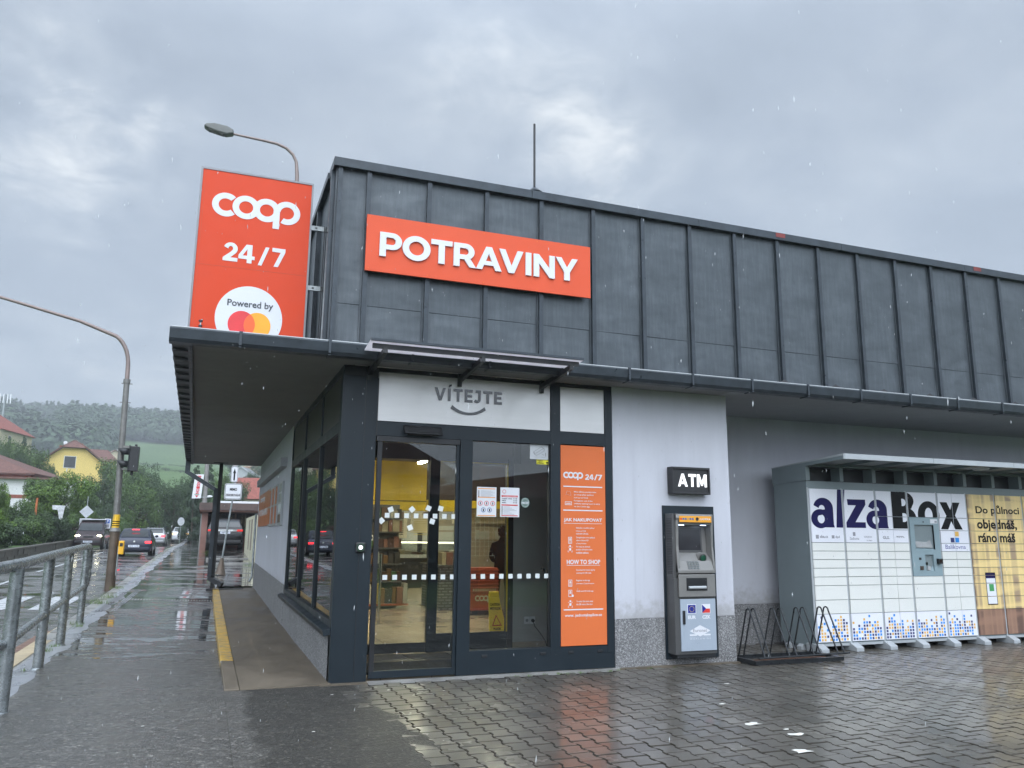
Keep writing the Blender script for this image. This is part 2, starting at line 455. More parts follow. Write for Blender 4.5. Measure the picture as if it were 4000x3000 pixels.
wall_m = m_render('pale_grey_render', (.53, .54, .59))
wall_d = m_render('grey_render', (.42, .43, .455), .2)
soff_m = m_render('soffit_grey', (.26, .26, .255), .2)
soff_r = m_render('recess_soffit_grey', (.34, .345, .355), .18)  # recess soffit set a lighter grey than the street-side soffit
def m_plinth():
    k = NT('stone_chip_plaster')
    v = k.n('ShaderNodeTexVoronoi'); v.inputs['Scale'].default_value = 95; k.l(k.world(), v.inputs['Vector'])
    sp = k.n('ShaderNodeSeparateColor'); k.l(v.outputs['Color'], sp.inputs[0])
    c = k.ramp(sp.outputs[0], [(.0, .045), (.35, .13), (.65, .24), (.9, .42), (1, .60)])
    n = k.noise(2, 5, .6, w=True)
    k.set('Base Color', k.mix(.45, c, k.ramp(n, [(.3, (.13, .13, .135)), (.7, (.23, .23, .235))])))
    k.set('Roughness', .7); k.bump(v.outputs['Distance'], .5, .006)
    return k.m
plinth_m = m_plinth()
def m_asphalt(name, base=.045, wet=1.0, road=False):
    k = NT(name); P = k.world()
    big = k.noise(.6, 5, .6, vec=P, stretch=(.8, 1.3, 1)); mid = k.noise(2.4, 6, .65, vec=P, stretch=(.7, 1.7, 1), dist=.6)
    grain = k.noise(60, 4, .8, vec=P); v = k.n('ShaderNodeTexVoronoi'); v.inputs['Scale'].default_value = 48; k.l(P, v.inputs['Vector'])
    sp = k.n('ShaderNodeSeparateXYZ'); k.l(P, sp.inputs[0])
    # water stands along the low strip beside the shop kerb
    zone = k.n('ShaderNodeMapRange'); zone.interpolation_type = 'SMOOTHSTEP'; k.l(sp.outputs[1], zone.inputs[0])
    zone.inputs[1].default_value = -4.0; zone.inputs[2].default_value = 7.5; zone.inputs[3].default_value = -.12; zone.inputs[4].default_value = .07 if not road else .03
    pm = k.math('ADD', k.math('ADD', k.math('MULTIPLY', big, .5), k.math('MULTIPLY', mid, .5)), zone.outputs[0])
    pud = k.ramp(pm, [(.515, 0), (.565, 1)])
    s = k.n('ShaderNodeSeparateColor'); k.l(v.outputs['Color'], s.inputs[0])
    c = k.mix(.5, k.ramp(grain, [(.35, base*.3), (.55, base*1.1), (.72, base*3.0)]), k.ramp(s.outputs[0], [(0, base*.4), (.6, base*1.2), (.93, base*3.4), (1, base*8)]))
    c = k.mix(k.ramp(mid, [(.3, 0), (.7, .45)]), c, (base*1.5, base*1.42, base*1.3))
    k.set('Base Color', k.mix(pud, k.mix(1.0, c, (1.0, .94, .84), 'MULTIPLY'), (base*.6, base*.58, base*.52)))
    k.set('Roughness', k.mix(pud, k.ramp(mid, [(.3, .30), (.7, .46)]), .05))
    h = k.math('MULTIPLY', k.math('ADD', grain, k.math('MULTIPLY', v.outputs['Distance'], .8)), k.math('SUBTRACT', 1.0, pud))
    rip = k.math('MULTIPLY', k.noise(7, 2, .5, vec=P, stretch=(.7, 1.6, 1)), .10)
    k.bump(k.math('ADD', h, rip), .9, .010)
    # thin film of rain water over the grain
    sx_ = sp.outputs[0]; edge_n = k.noise(1.6, 4, .6, vec=P)
    px_ = k.math('ADD', sx_, k.math('MULTIPLY', edge_n, .5))
    pm1 = k.n('ShaderNodeMapRange'); pm1.interpolation_type = 'SMOOTHSTEP'; k.l(px_, pm1.inputs[0]); pm1.inputs[1].default_value = -.72; pm1.inputs[2].default_value = -.58
    pm2 = k.n('ShaderNodeMapRange'); pm2.interpolation_type = 'SMOOTHSTEP'; k.l(sp.outputs[1], pm2.inputs[0]); pm2.inputs[1].default_value = 2.0; pm2.inputs[2].default_value = -.0
    patch = k.math('MULTIPLY', pm1.outputs[0], pm2.outputs[0]) if not road else 0.0
    shn = k.n('ShaderNodeMapRange'); k.l(sx_, shn.inputs[0]); shn.inputs[1].default_value = -3.0; shn.inputs[2].default_value = -.9; shn.inputs[3].default_value = .72; shn.inputs[4].default_value = .42
    if not road:
        for nm_, dark in (('Base Color', .42),): 
            src = k.b.inputs[nm_].links[0].from_socket; k.set(nm_, k.mix(patch, src, k.mix(1.0, src, (dark, dark*.98, dark*.92), 'MULTIPLY')))
        src = k.b.inputs['Roughness'].links[0].from_socket; k.set('Roughness', k.mix(patch, src, .62))
        k.set('Coat Weight', k.math('MULTIPLY', k.math('SUBTRACT', 1.0, k.math('MULTIPLY', patch, .78)), k.math('ADD', k.math('MULTIPLY', shn.outputs[0], k.math('SUBTRACT', 1.0, pud)), k.math('MULTIPLY', pud, .8))))
    else: k.b.inputs['Coat Weight'].default_value = .75
    k.set('Coat Roughness', k.mix(pud, k.ramp(mid, [(.3, .18), (.7, .34)]), .04))
    b2 = k.n('ShaderNodeBump'); b2.inputs['Strength'].default_value = .45; b2.inputs['Distance'].default_value = .008
    k.l(k.math('ADD', k.math('MULTIPLY', h, .8), k.math('MULTIPLY', k.noise(14, 3, .5, vec=P, stretch=(.8, 1.2, 1)), .22)), b2.inputs['Height'])
    k.l(b2.outputs[0], k.b.inputs['Coat Normal'])
    k.b.inputs['Coat IOR'].default_value = 1.33
    return k.m
asph = m_asphalt('wet_asphalt', .066)
asph_r = m_asphalt('wet_road_asphalt', .058, 1, True)
def m_paver():
    k = NT('wet_concrete_pavers'); P = k.world()
    at_ = k.n('ShaderNodeAttribute'); at_.attribute_name = 'tone'
    n = k.noise(1.0, 5, .6, vec=P); f = k.noise(60, 4, .7, vec=P)
    c = k.ramp(n, [(.30, (.060, .054, .044)), (.5, (.088, .080, .066)), (.72, (.120, .110, .092))])
    c = k.mix(1.0, c, k.ramp(at_.outputs['Fac'], [(0, .72), (1, 1.25)]), 'MULTIPLY')
    c = k.mix(k.ramp(f, [(.45, 0), (.75, .35)]), c, (.03, .03, .028))
    moss = k.ramp(k.noise(.7, 6, .65, vec=P, stretch=(.6, 1.4, 1)), [(.56, 0), (.66, .30)])
    c = k.mix(moss, c, (.060, .052, .034))
    k.set('Base Color', c)
    k.set('Roughness', k.ramp(k.noise(.8, 4, .6, vec=P), [(.3, .34), (.7, .55)]))
    k.bump(k.math('ADD', f, k.math('MULTIPLY', k.noise(7, 2, .5, vec=P), .8)), .4, .005)
    k.b.inputs['Coat Weight'].default_value = .7; k.b.inputs['Coat IOR'].default_value = 1.33
    k.set('Coat Roughness', k.ramp(k.noise(1.5, 4, .6, vec=P), [(.35, .09), (.65, .32)]))
    return k.m
paver_m = m_paver()
def m_conc(name, c, wetn=.6, rough=(.32, .6), sc=1.2):
    k = NT(name); P = k.world()
    n = k.noise(sc, 6, .62, vec=P, stretch=(1, .55, 1), dist=.4); f = k.noise(70, 3, .7, vec=P)
    k.set('Base Color', k.mix(k.ramp(f, [(.4, 0), (.8, .3)]), k.ramp(n, [(.32, tuple(x*wetn for x in c)), (.62, c), (.8, tuple(min(1, x*1.3) for x in c))]), tuple(x*.4 for x in c)))
    k.set('Roughness', k.ramp(n, [(.35, rough[0]), (.65, rough[1])]))
    k.bump(f, .3, .004)
    return k.m
ramp_m = m_conc('damp_concrete', (.150, .122, .088), .55, (.45, .75))
kerb_m = m_conc('kerb_concrete', (.30, .295, .28), .6, (.25, .45), 2)
slab_m = m_conc('pale_wet_slabs', (.27, .28, .30), .7, (.2, .4), 2)
def m_yellow():
    k = NT('worn_yellow_paint'); P = k.world()
    n = k.noise(9, 6, .7, vec=P); 
    k.set('Base Color', k.mix(k.ramp(n, [(.46, 0), (.60, .85)]), k.ramp(k.noise(2, 3, .6, vec=P), [(.3, (.50, .29, .022)), (.7, (.62, .38, .04))]), (.20, .16, .10)))
    k.set('Roughness', .38); k.bump(n, .3, .003)
    return k.m
yellow_k = m_yellow()
paintw = mat('road_paint', (.46, .47, .48), .3, 0, .15, 3, .1, 60)
grass_m = mat('rough_grass', (.055, .085, .022), .9, 0, .45, 1.5, .6, 30, .05)

# ------------------------------------------------------------------ the ground
def lowstrip(x, y):
    """the pavement sags a little along the shop kerb"""
    t = max(0.0, min(1.0, (x+3.0)/1.9)); a = max(0.0, min(1.0, (y-0.2)/2.2)); b = max(0.0, min(1.0, (14.5-y)/2.0))
    return -.075*t*a*b
def grid(mb, xs, ys, zf, m):
    v = [(x, y, zf(x, y)) for y in ys for x in xs]; nx = len(xs)
    mb.add(v, [(j*nx+i, j*nx+i+1, (j+1)*nx+i+1, (j+1)*nx+i) for j in range(len(ys)-1) for i in range(nx-1)], m, True)
def fr(a, b, st):
    n = max(1, int(round((b-a)/st))); return [a+(b-a)*i/n for i in range(n+1)]
rnd = random.Random(5)
def bnd(y):   # where asphalt gives way to the pavers
    return .33 + .05*math.sin(y*2.1+.4) + .035*math.sin(y*6.3) + .02*math.sin(y*17) + (.10*max(0, -y-2.2) if y < -2.2 else 0) + (.25*max(0, y+.5) if y > -.5 else 0)
mb = MB()
ys = fr(-24, 120, .5)
ys = fr(-24, 14, .16)+fr(14, 120, 1.0)[1:]
grid(mb, [-3.1, -2.6, -2.1, -1.6, -1.075], ys, lambda x, y: zs(y)+lowstrip(x, y)+.003, asph)
for q_ in range(0, len(mb.v), 5): mb.v[q_] = (-3.1+.035*math.sin(mb.v[q_][1]*1.7)+.03*math.sin(mb.v[q_][1]*5.3)+rnd.uniform(-.02, .02), mb.v[q_][1], mb.v[q_][2]+.004)
yb = fr(-24, -.06, .06)
v = []; f = []
for i, y in enumerate(yb):
    b = bnd(y)+rnd.uniform(-.012, .012)
    for x in (-1.075, -.5, 0, b-.06, b): v.append((x, y, 0))
    v.append((b+.006, y, -.05))
for i in range(len(yb)-1):
    for j in range(5): f.append((i*6+j, i*6+j+1, (i+1)*6+j+1, (i+1)*6+j))
mb.add(v, f, asph, False)
sidewalk = mb.build('sidewalk', kind='structure')
# yard behind the shop, road, verge, distant lane
def yz(y):
    t_ = max(0.0, min(1.0, (y-27)/9)); return zs(y)+.19*t_*t_*(3-2*t_)
mb = MB(); grid(mb, [-1.075, 0, 3, 12], fr(15.6, 60, 1.5), lambda x, y: yz(y)-.012, asph); mb.build('yard', kind='structure')
mb = MB(); grid(mb, fr(-8.9, -3.62, .66), fr(-24, 122, .75), lambda x, y: zs(y)-.075-.05*abs((x+6.2)/2.7)**2, asph_r); mb.build('road', kind='structure')
# kerb line, drain strip and pale slabs between the rail and the road
mb = MB()
for i, y in enumerate(fr(-24, 120, 1.0)[:-1]):
    z0, z1 = zs(y), zs(y+1)
    mb.add([(-2.95, y+.006, z0-.004), (-3.40, y+.006, z0-.012), (-3.40, y+.99, z1-.012), (-2.95, y+.99, z1-.004)], [(0, 1, 2, 3)], slab_m)
    mb.box(-3.62, y+.006, z0-.2, -3.40, y+.992, z0-.012, kerb_m)
mb.build('kerb', kind='structure')
mb = MB()
tan = mat('tan_gutter_paint', (.42, .33, .20), .35, 0, .2, 3); brickd = mat('drain_brick', (.17, .09, .06), .4, 0, .35, 30)
mb.quad((-3.66, -6, zs(0)-.006+.0), (-3.44, -6, -.006), (-3.44, 7.5, -.004), (-3.66, 7.5, -.004), tan)
mb.build('gutter_strip', kind='structure')
mb = MB()
for i in range(60):
    y = -4+i*.18; mb.box(-3.84, y, -.13, -3.67, y+.15, -.045, brickd)
mb.build('drain_channel', kind='structure')
# tactile strips
mb = MB(); tz = zs(12)+.006
for i in range(8):
    if i in (3, 4): continue
    x = -3.34+i*.05
    mb.add([(x, 9.1, zs(9.1)+.004), (x+.026, 9.1, zs(9.1)+.004), (x+.14, 14.0, zs(14)+.006), (x+.114, 14.0, zs(14)+.006)], [(0, 1, 2, 3)], slab_m)
for i in range(30):
    x = -2.92+i*.061; mb.box(x, 11.62, zs(11.7)+lowstrip(x, 11.7)-.02, x+.026, 11.95, zs(11.7)+lowstrip(x, 11.7)+.008, kerb_m)
mb.build('tactile_paving', kind='structure')
# paint on the road
mb = MB()
rz = lambda x, y: zs(y)-.075-.05*abs((x+6.2)/2.7)**2+.006
for x0, x1 in ((-4.75, -4.15), (-5.75, -5.2), (-6.8, -6.25), (-7.85, -7.3), (-8.8, -8.3)):
    mb.quad((x0-.02, 10.6, rz(x0, 10.6)), (x1-.02, 10.6, rz(x1, 10.6)), (x1, 13.9, rz(x1, 13.9)), (x0, 13.9, rz(x0, 13.9)), paintw)
for y in fr(-6, 100, 6.0):
    if 8 < y < 15: continue
    mb.quad((-6.86, y, rz(-6.8, y)), (-6.74, y, rz(-6.8, y)), (-6.74, y+(6.0 if y > 20 else 2.6), rz(-6.8, y+(6.0 if y > 20 else 2.6))), (-6.86, y+(6.0 if y > 20 else 2.6), rz(-6.8, y+(6.0 if y > 20 else 2.6))), paintw)
for y in fr(15, 110, 4.0): mb.quad((-8.72, y, rz(-8.7, y)), (-8.62, y, rz(-8.7, y)), (-8.62, y+4, rz(-8.7, y+4)), (-8.72, y+4, rz(-8.7, y+4)), paintw)
mb.build('road_markings', kind='structure')
# shop ramp with painted kerb stones
mb = MB()
v = []; f = []; yy = fr(-.06, 14.6, .6)
for y in yy:
    z = zs(y)+.012
    v += [(-.915, y, z), (0.02, y, z+.012), (-.915, y, z-.25), (0.02, y, z-.25)]
for i in range(len(yy)-1): f.append((i*4, i*4+1, i*4+5, i*4+4))
n = len(yy)-1
f += [(0, 2, 3, 1), (n*4, n*4+1, n*4+3, n*4+2)]
mb.add(v, f, ramp_m)
mb.box(-.1, -.10, -.1, .42, 0, .008, ramp_m)
mb.build('shop_ramp', kind='structure')
mb = MB()
y = -.06
while y < 14.5:
    L = .98 if y > 1.9 else 2.03
    m_ = yellow_k if y > 1.9 else ramp_m
    z0, z1 = zs(y)+.022, zs(y+L)+.022
    x0, x1 = -1.075, -.918
    e_ = .008
    mb.add([(x0, y+e_, -.15), (x1, y+e_, -.15), (x1, y+e_, z0), (x0, y+e_, z0), (x0, y+L-e_, -.15), (x1, y+L-e_, -.15), (x1, y+L-e_, z1), (x0, y+L-e_, z1)],
           [(0, 1, 2, 3), (4, 7, 6, 5), (3, 2, 6, 7), (0, 3, 7, 4), (1, 5, 6, 2)], m_)
    y += L
mb.build('ramp_kerb', kind='structure', bevel=.012)
# interlocking pavers: straight ends, waisted sides, half-stone stagger
PX, PY, NOT = .178, .222, .022
def paver(cx, cy, rz_, z, g=.0055):
    h = PY/2-g; w = PX/2+NOT/2-g; q = PX/2-NOT/2-g
    o = [(-w, -h), (w, -h), (w, -h*.62), (q, -h*.30), (q, h*.30), (w, h*.62), (w, h), (-w, h), (-w, h*.62), (-q, h*.30), (-q, -h*.30), (-w, -h*.62)]
    return [(cx+x, cy+y, z) for x, y in o]
mb = MB(); tones = []
rp = random.Random(11)
joint_m = mat('joint_dirt', (.042, .037, .030), .85, 0, .3, 20, spec=.2)
mb.mats = [paver_m, joint_m]
bed = mat('joint_sand', (.010, .009, .008), .9, 0, .3, 20, spec=.1)
nx = int(17/PX)
for i in range(-2, nx):
    cx_ = .33+i*PX
    y = 1.45 if i % 2 else 1.45-PY/2
    while y > -8.6:
        px_ = cx_
        if px_ > bnd(y)-.16 and not (y > -.11 and px_ < 3.6) and not (y > -.02 and px_ < 5.42) and px_ < 17-(-y)*.2:
            near = y > -.2
            z = -.004+rp.uniform(-.0025, .0025)
            top = paver(px_+rp.uniform(-.001, .001), y+rp.uniform(-.001, .001), 0, z)
            c_ = (px_, y)
            inner = [(c_[0]+(a-c_[0])*.93, c_[1]+(b-c_[1])*.945, z+.0045) for a, b, _ in top]
            tx, ty = rp.uniform(-.012, .012), rp.uniform(-.012, .012)
            inner = [(a, b, c+(a-c_[0])*tx+(b-c_[1])*ty) for a, b, c in inner]
            top = [(a, b, c+(a-c_[0])*tx+(b-c_[1])*ty) for a, b, c in top]
            low = [(a, b, -.03) for a, b, _ in top]
            mb.add(low+top+inner, [(k, (k+1) % 12, 12+(k+1) % 12, 12+k) for k in range(12)]+[(12+k, 12+(k+1) % 12, 24+(k+1) % 12, 24+k) for k in range(12)]+[tuple(range(24, 36))], paver_m)
            mb.m[-25:] = [1]*24+[0]
            tones += [min(1, max(0, rp.gauss(.5, .25)))]*25
        y -= PY
pav = mb.build('paving', kind='structure', fix=False)
a_ = pav.data.attributes.new('tone', 'FLOAT', 'FACE'); a_.data.foreach_set('value', tones)
mb = MB(); mb.box(.0, -9, -.06, 17.5, 1.6, -.024, bed); mb.build('paving_bed', kind='structure')
mb = MB()
mb.box(3.55, -.06, -.02, 5.36, .02, .012, ramp_m); mb.box(.42, -.075, -.02, 3.56, -.004, .014, kerb_m)
mb.build('facade_footing', kind='structure')

# ------------------------------------------------------------------ the shop
shop = empty('shop_building', (0, 0, 0), 0, 'low supermarket with dark ribbed metal fascia, pale render and glazed corner entrance', 'shop building')
H = 3.58
mb = MB()
mb.box(0, 5.76, .60, .28, 15.0, H, wall_m)
mb.box(.0, .06, -.1, .28, 5.76, .5, plinth_m)
mb.box(3.53, -.012, .60, 3.825, .25, H, wall_m)
mb.box(3.825, .012, .60, 5.345, .25, H, wall_m)
mb.box(5.10, .25, .60, 5.345, 1.55, H, wall_m)
mb.box(5.10, 1.55, .60, 17.3, 1.8, H, wall_m)
mb.box(17.0, -.0, .60, 17.3, 1.55, H, wall_m)
mb.box(.5, 15.0, .1, .7, 17.5, H, wall_m); mb.box(.28, 14.8, .1, .5, 15.0, H, wall_m); mb.box(.5, 17.5, .1, 14, 17.7, H, wall_m); mb.box(13.8, 1.8, .1, 14, 17.5, H, wall_m); mb.box(.6, 15.2, H+.155, 14, 17.75, H+.2, zinc_d)
walls = mb.build('wall', parent=shop)
mb = MB()
mb.add([(-.012, 5.7, -.1), (-.012, 15.01, -.1), (-.012, 15.01, .83), (-.012, 5.7, .73), (.2, 5.7, -.1), (.2, 15.01, -.1), (.2, 15.01, .83), (.2, 5.7, .73)],
       [(0, 1, 2, 3), (4, 7, 6, 5), (3, 2, 6, 7), (0, 4, 5, 1), (0, 3, 7, 4), (1, 5, 6, 2)], plinth_m)
mb.build('side_plinth', parent=shop)
mb = MB()
mb.box(3.528, -.016, -.1, 3.83, .2, .597, plinth_m)
mb.box(3.83, .008, -.1, 5.35, .2, .597, plinth_m)
mb.box(5.2, .2, -.1, 5.35, 1.54, .597, plinth_m)
mb.box(5.35, 1.54, -.1, 17, 1.7, .597, plinth_m)
mb.build('plinth', parent=shop)
mb = MB()
mb.prism([(-1.70, -.44), (0.0, -.44), (0, 15.25), (-1.9, 15.25)], 'z', H, H+.07, soff_m)
mb.box(.0, .0, H+.02, .3, 15, H+.07, soff_m)
mb.box(0.001, -.44, H, 5.2, .0, H+.07, soff_m)
mb.build('soffit', parent=shop)
mb = MB(); mb.box(5.2, -.44, H, 17.3, 1.55, H+.07, soff_r); mb.build('recess_soffit', parent=shop)
mb = MB()
mb.prism([(-1.84, -.5), (17.3, -.5), (17.3, 15.2), (-2.0, 15.2)], 'z', H+.07, H+.155, zinc_d)
mb.build('eave_roof', parent=shop)
# overlapping verge boards along the street side
mb = MB(); rr = random.Random(3)
y = -.47; tile_m = mat('slate_grey_verge', (.035, .037, .040), .5, 0, .25, 3, .2, 30)
while y < 15.2:
    L = .50+rr.uniform(-.06, .06); t = (y+.47)/15.7
    x1 = -1.705-.17*t; x0 = x1-.165
    dz = rr.uniform(-.006, .006)
    mb.add([(x0, y, H+.01+dz), (x1, y, H+.0+dz), (x1, y+L, H+.022), (x0, y+L, H+.032), (x0-.008, y, H+.125), (x1, y, H+.12), (x1, y+L, H+.12), (x0-.008, y+L, H+.125)],
           [(0, 3, 2, 1), (4, 5, 6, 7), (0, 1, 5, 4), (3, 7, 6, 2), (0, 4, 7, 3), (1, 2, 6, 5)], tile_m)
    mb.box(x0+.004, y+L-.012, H-.004, x1, y+L+.004, H+.02, tile_m)
    y += L
mb.build('verge_boards', parent=shop)
mb = MB(); mb.prism([(-1.70, -.45), (-1.66, -.45), (-1.84, 15.2), (-1.88, 15.2)], 'z', H-.03, H-.001, blk); mb.build('soffit_trim', parent=shop)
# gutter along the front
mb = MB()
prof = [(-.60, 3.685), (-.615, 3.70), (-.625, 3.685), (-.612, 3.585), (-.585, 3.548), (-.475, 3.545), (-.452, 3.58), (-.448, 3.70), (-.462, 3.70), (-.47, 3.60), (-.50, 3.565), (-.575, 3.57), (-.592, 3.60)]
mb.prism(prof, 'x', -1.88, 17.2, zinc_d)
g = mb.build('gutter', parent=shop)
mb = MB(); mb.tube([(-1.86, -.612, 3.704), (17.2, -.612, 3.704)], .008, 8, grey_l); mb.build('gutter_bead', parent=g)
for i in range(20):
    x = -1.2+i*.93
    mb = MB(); mb.box(x, -.633, 3.56, x+.028, -.625, 3.705, zinc_d); mb.box(x, -.633, 3.536, x+.028, -.46, 3.545, zinc_d); mb.box(x-.004, -.63, 3.700, x+.032, -.46, 3.712, zinc_d)
    mb.build('bracket', parent=g)
mb = MB()
for i in range(12):
    x = 5.9+i*.9; mb.add([(x, -.44, 3.735), (x+.24, -.44, 3.735), (x+.12, -.43, 3.80), (x+.12, -.30, 3.735)], [(0, 1, 2), (0, 2, 3), (1, 3, 2)], blk2)
mb.build('snow_guards', parent=shop)
# fascia
mb = MB()
FX0, FX1, FZ0, FZ1 = -.20, 15.4, 3.72, 6.04
mb.box(FX0, .02, FZ0, FX1, 8.0, FZ1, zinc)
ribs = [.19+.769*i for i in range(20)]
ribs = [x for x in ribs if x < FX1-.1]
edges = [FX0]+ribs+[FX1]
for a, b in zip(edges, edges[1:]):
    w = rr.uniform(-.004, .004)
    # each sheet sits a little differently; the lower course laps under the upper
    mb.add([(a+.03, .012+w, 4.33), (b-.03, .012-w, 4.33), (b-.03, -.004+w, FZ1), (a+.03, -.002, FZ1)], [(0, 1, 2, 3)], zinc)
    mb.add([(a+.03, .012+w, 4.33), (b-.03, .012-w, 4.33), (b-.03, .018, 4.325), (a+.03, .018, 4.325)], [(0, 1, 2, 3)], zinc_d)
    mb.add([(a+.03, .004, FZ0), (b-.03, .004, FZ0), (b-.03, .0175, 4.328), (a+.03, .0175, 4.328)], [(0, 1, 2, 3)], zinc)
mb.build('fascia_cladding', parent=shop)
for x in ribs+[FX0+.035, FX1]:
    mb = MB()
    mb.box(x-.028, -.052, FZ0, x+.028, .02, FZ1-.01, zinc_d)
    mb.box(x-.048, -.006, FZ0, x+.048, .018, FZ1-.01, zinc)
    mb.build('fascia_rib', parent=shop)
for y, zt in ((.10, 6.03), (1.42, 6.02), (2.6, 6.02), (3.9, 6.02), (5.2, 6.02)):
    mb = MB(); mb.box(FX0-.06, y-.035, FZ0, FX0+.01, y+.035, zt, zinc_d); mb.build('fascia_rib', parent=shop)
mb = MB()
x = FX0-.05
while x < FX1:
    mb.box(x, -.085, FZ1-.012, min(x+2.6, FX1)-.004, .35, FZ1+.105, zinc_d); x += 2.6
mb.box(FX0-.07, .35, FZ1-.012, FX0+.1, 8, FZ1+.08, zinc_d)
mb.build('coping', parent=shop, bevel=.006)
mb = MB()
for x in (6.3, 10.35):
    mb.box(x, -.0885, FZ1+.03, x+.17, -.0855, FZ1+.095, mat('old_red_paint', (.20, .035, .03), .6))
mb.build('red_paint_patch', parent=shop)
# glazed corner: posts, rails and panels
fr_m = anth
mb = MB()
mb.box(.0, -.002, -.02, .412, .16, H-.002, fr_m)
mb.box(.412, .0, 3.53, 3.53, .12, H-.002, blk)
mb.box(.412, .0, 2.765, 2.654, .12, 2.935, fr_m)
mb.box(2.78, .0, 2.78, 3.43, .12, 2.94, fr_m)
mb.box(1.455, -.004, .018, 1.612, .12, 2.765, fr_m)
mb.box(2.652, -.003, .2, 2.785, .12, 3.53, fr_m)
mb.box(3.425, -.003, .2, 3.528, .12, 3.53, fr_m)
mb.box(1.612, .0, .018, 3.528, .12, .285, fr_m)
mb.box(.015, .0, 3.46, .412, -.004, H-.004, blk)
mb.build('entrance_frame', parent=shop, bevel=.003)
mb = MB(); mb.box(.27, -.005, .02, .276, -.002, 3.45, blk); mb.box(.412, -.004, 3.45, .424, .0, 2.76, blk); mb.build('frame_joint', parent=shop)
mb = MB(); mb.box(.424, .012, 2.942, 2.646, .06, 3.528, silver); mb.box(2.792, .012, 2.946, 3.42, .06, 3.526, silver); mb.build('fanlight_panel', parent=shop)
mb = MB()
glyph_text(mb, 'VÍTEJTE', (1.11, 1.985, 3.232, 3.44), d=.012, thick=.012, m=mirror_d, gap=.20)
mb.build('welcome_lettering', parent=shop)
mb = MB()
o = arc(1.545, 3.36, .34, .285, 228, 312, 12)+arc(1.545, 3.42, .31, .315, 312, 228, 12)
o = [(x, z) for x, z in o]
mb.prism(o, 'y', -.002, .012, mirror_d); mb.build('smile_emblem', parent=shop)
# sliding door leaf
mb = MB()
mb.box(.444, .03, .03, .50, .07, 2.70, blk); mb.box(1.415, .03, .03, 1.454, .07, 2.70, anth); mb.box(.444, .028, .03, 1.454, .072, .108, anth); mb.box(.425, .01, 2.70, 1.455, .11, 2.765, blk)
door = mb.build('sliding_door', parent=shop, bevel=.002)
mb = MB(); mb.box(.49, .045, .1, 1.42, .055, 2.70); mb.build('pane', glass_d, parent=door, fix=False)
mb = MB(); mb.box(1.612, .05, .28, 2.655, .06, 2.765); pane2 = mb.build('fixed_pane', glass_d, parent=shop)
mb = MB(); mb.box(1.612, .04, .272, 2.655, .075, .292, blk); mb.box(2.638, .03, .285, 2.653, .075, 2.765, blk); mb.build('glazing_bead', parent=shop)
for x in (1.80, 2.55, 2.92, 3.32):
    mb = MB(); mb.box(x-.035, -.010, .205, x+.035, -.0005, .238, blk); mb.build('drain_cap', parent=shop, bevel=.004)
# side glazing on the street side
def side_box(mb, y0, y1, z0, z1, x=0.0, t=.07, m=None): mb.box(x, y0, z0, x+t, y1, z1, m or fr_m)
mb = MB()
side_box(mb, .16, 5.72, .585, .665); side_box(mb, .16, 5.72, 2.79, 2.925); side_box(mb, .16, 5.72, 3.49, H-.003)
side_box(mb, 5.655, 5.735, .665, 2.79, t=.068); side_box(mb, 5.655, 5.735, 2.925, 3.49, t=.068)
for y in (1.80, 3.70):
    side_box(mb, y-.03, y+.03, .665, 2.79, t=.068); side_box(mb, y-.045, y+.045, 2.925, 3.49, t=.068)
side_box(mb, .0, .17, .02, 3.5, x=.0005, t=.05)
sf = mb.build('side_window_frame', parent=shop, bevel=.003)
for a, b in ((.16, 1.77), (1.83, 3.67), (3.73, 5.66)):
    mb = MB(); mb.box(.03, a, .66, .04, b, 2.79); mb.build('side_pane', glass, parent=shop)
olive = mat('olive_grey_panel', (.030, .030, .023), .35, 0, .05, rv=0)
mb = MB(); mb.box(.02, .17, 2.92, .035, 5.66, 3.49, olive); mb.build('upper_side_panel', parent=shop)
mb = MB(); mb.prism([(-.085, .545), (-.085, .565), (-.002, .590), (-.002, .515), (-.075, .505)], 'y', .02, 5.95, anth); mb.build('window_sill', parent=shop, bevel=.003)
mb = MB(); mb.tube([(-.05, 15.0, 2.2), (-.05, 15.0, .45), (-.12, 14.95, .30)], .03, 8, galv); mb.build('cable_conduit', parent=shop)
# steel column and bent downpipe at the far end of the overhang
mb = MB(); cz = zs(14.6)
mb.box(-1.145, 14.56, cz-.1, -1.045, 14.66, H, blk); mb.box(-1.30, 14.45, H-.02, -.92, 14.75, H-.001, blk)
mb.box(-1.2, 14.5, cz-.04, -1.0, 14.7, cz+.02, blk)
mb.build('overhang_column', parent=shop)
mb = MB()
mb.bar((-1.97, 14.75, 3.66), (-1.97, 14.75, 3.26), .13, .13, zinc_d); mb.bar((-1.97, 14.72, 3.30), (-1.16, 14.55, 2.80), .11, .11, zinc_d); mb.bar((-1.19, 14.5, 2.86), (-1.19, 14.5, cz+.28), .11, .11, zinc_d)
mb.bar((-1.19, 14.5, cz+.30), (-.85, 14.3, cz+.12), .12, .12, blk)
mb.build('downpipe', parent=shop)
mb = MB(); mb.box(-1.25, 14.1, cz-.02, -.3, 14.22, cz+.035, blk2); mb.build('drain_grate', kind='structure')
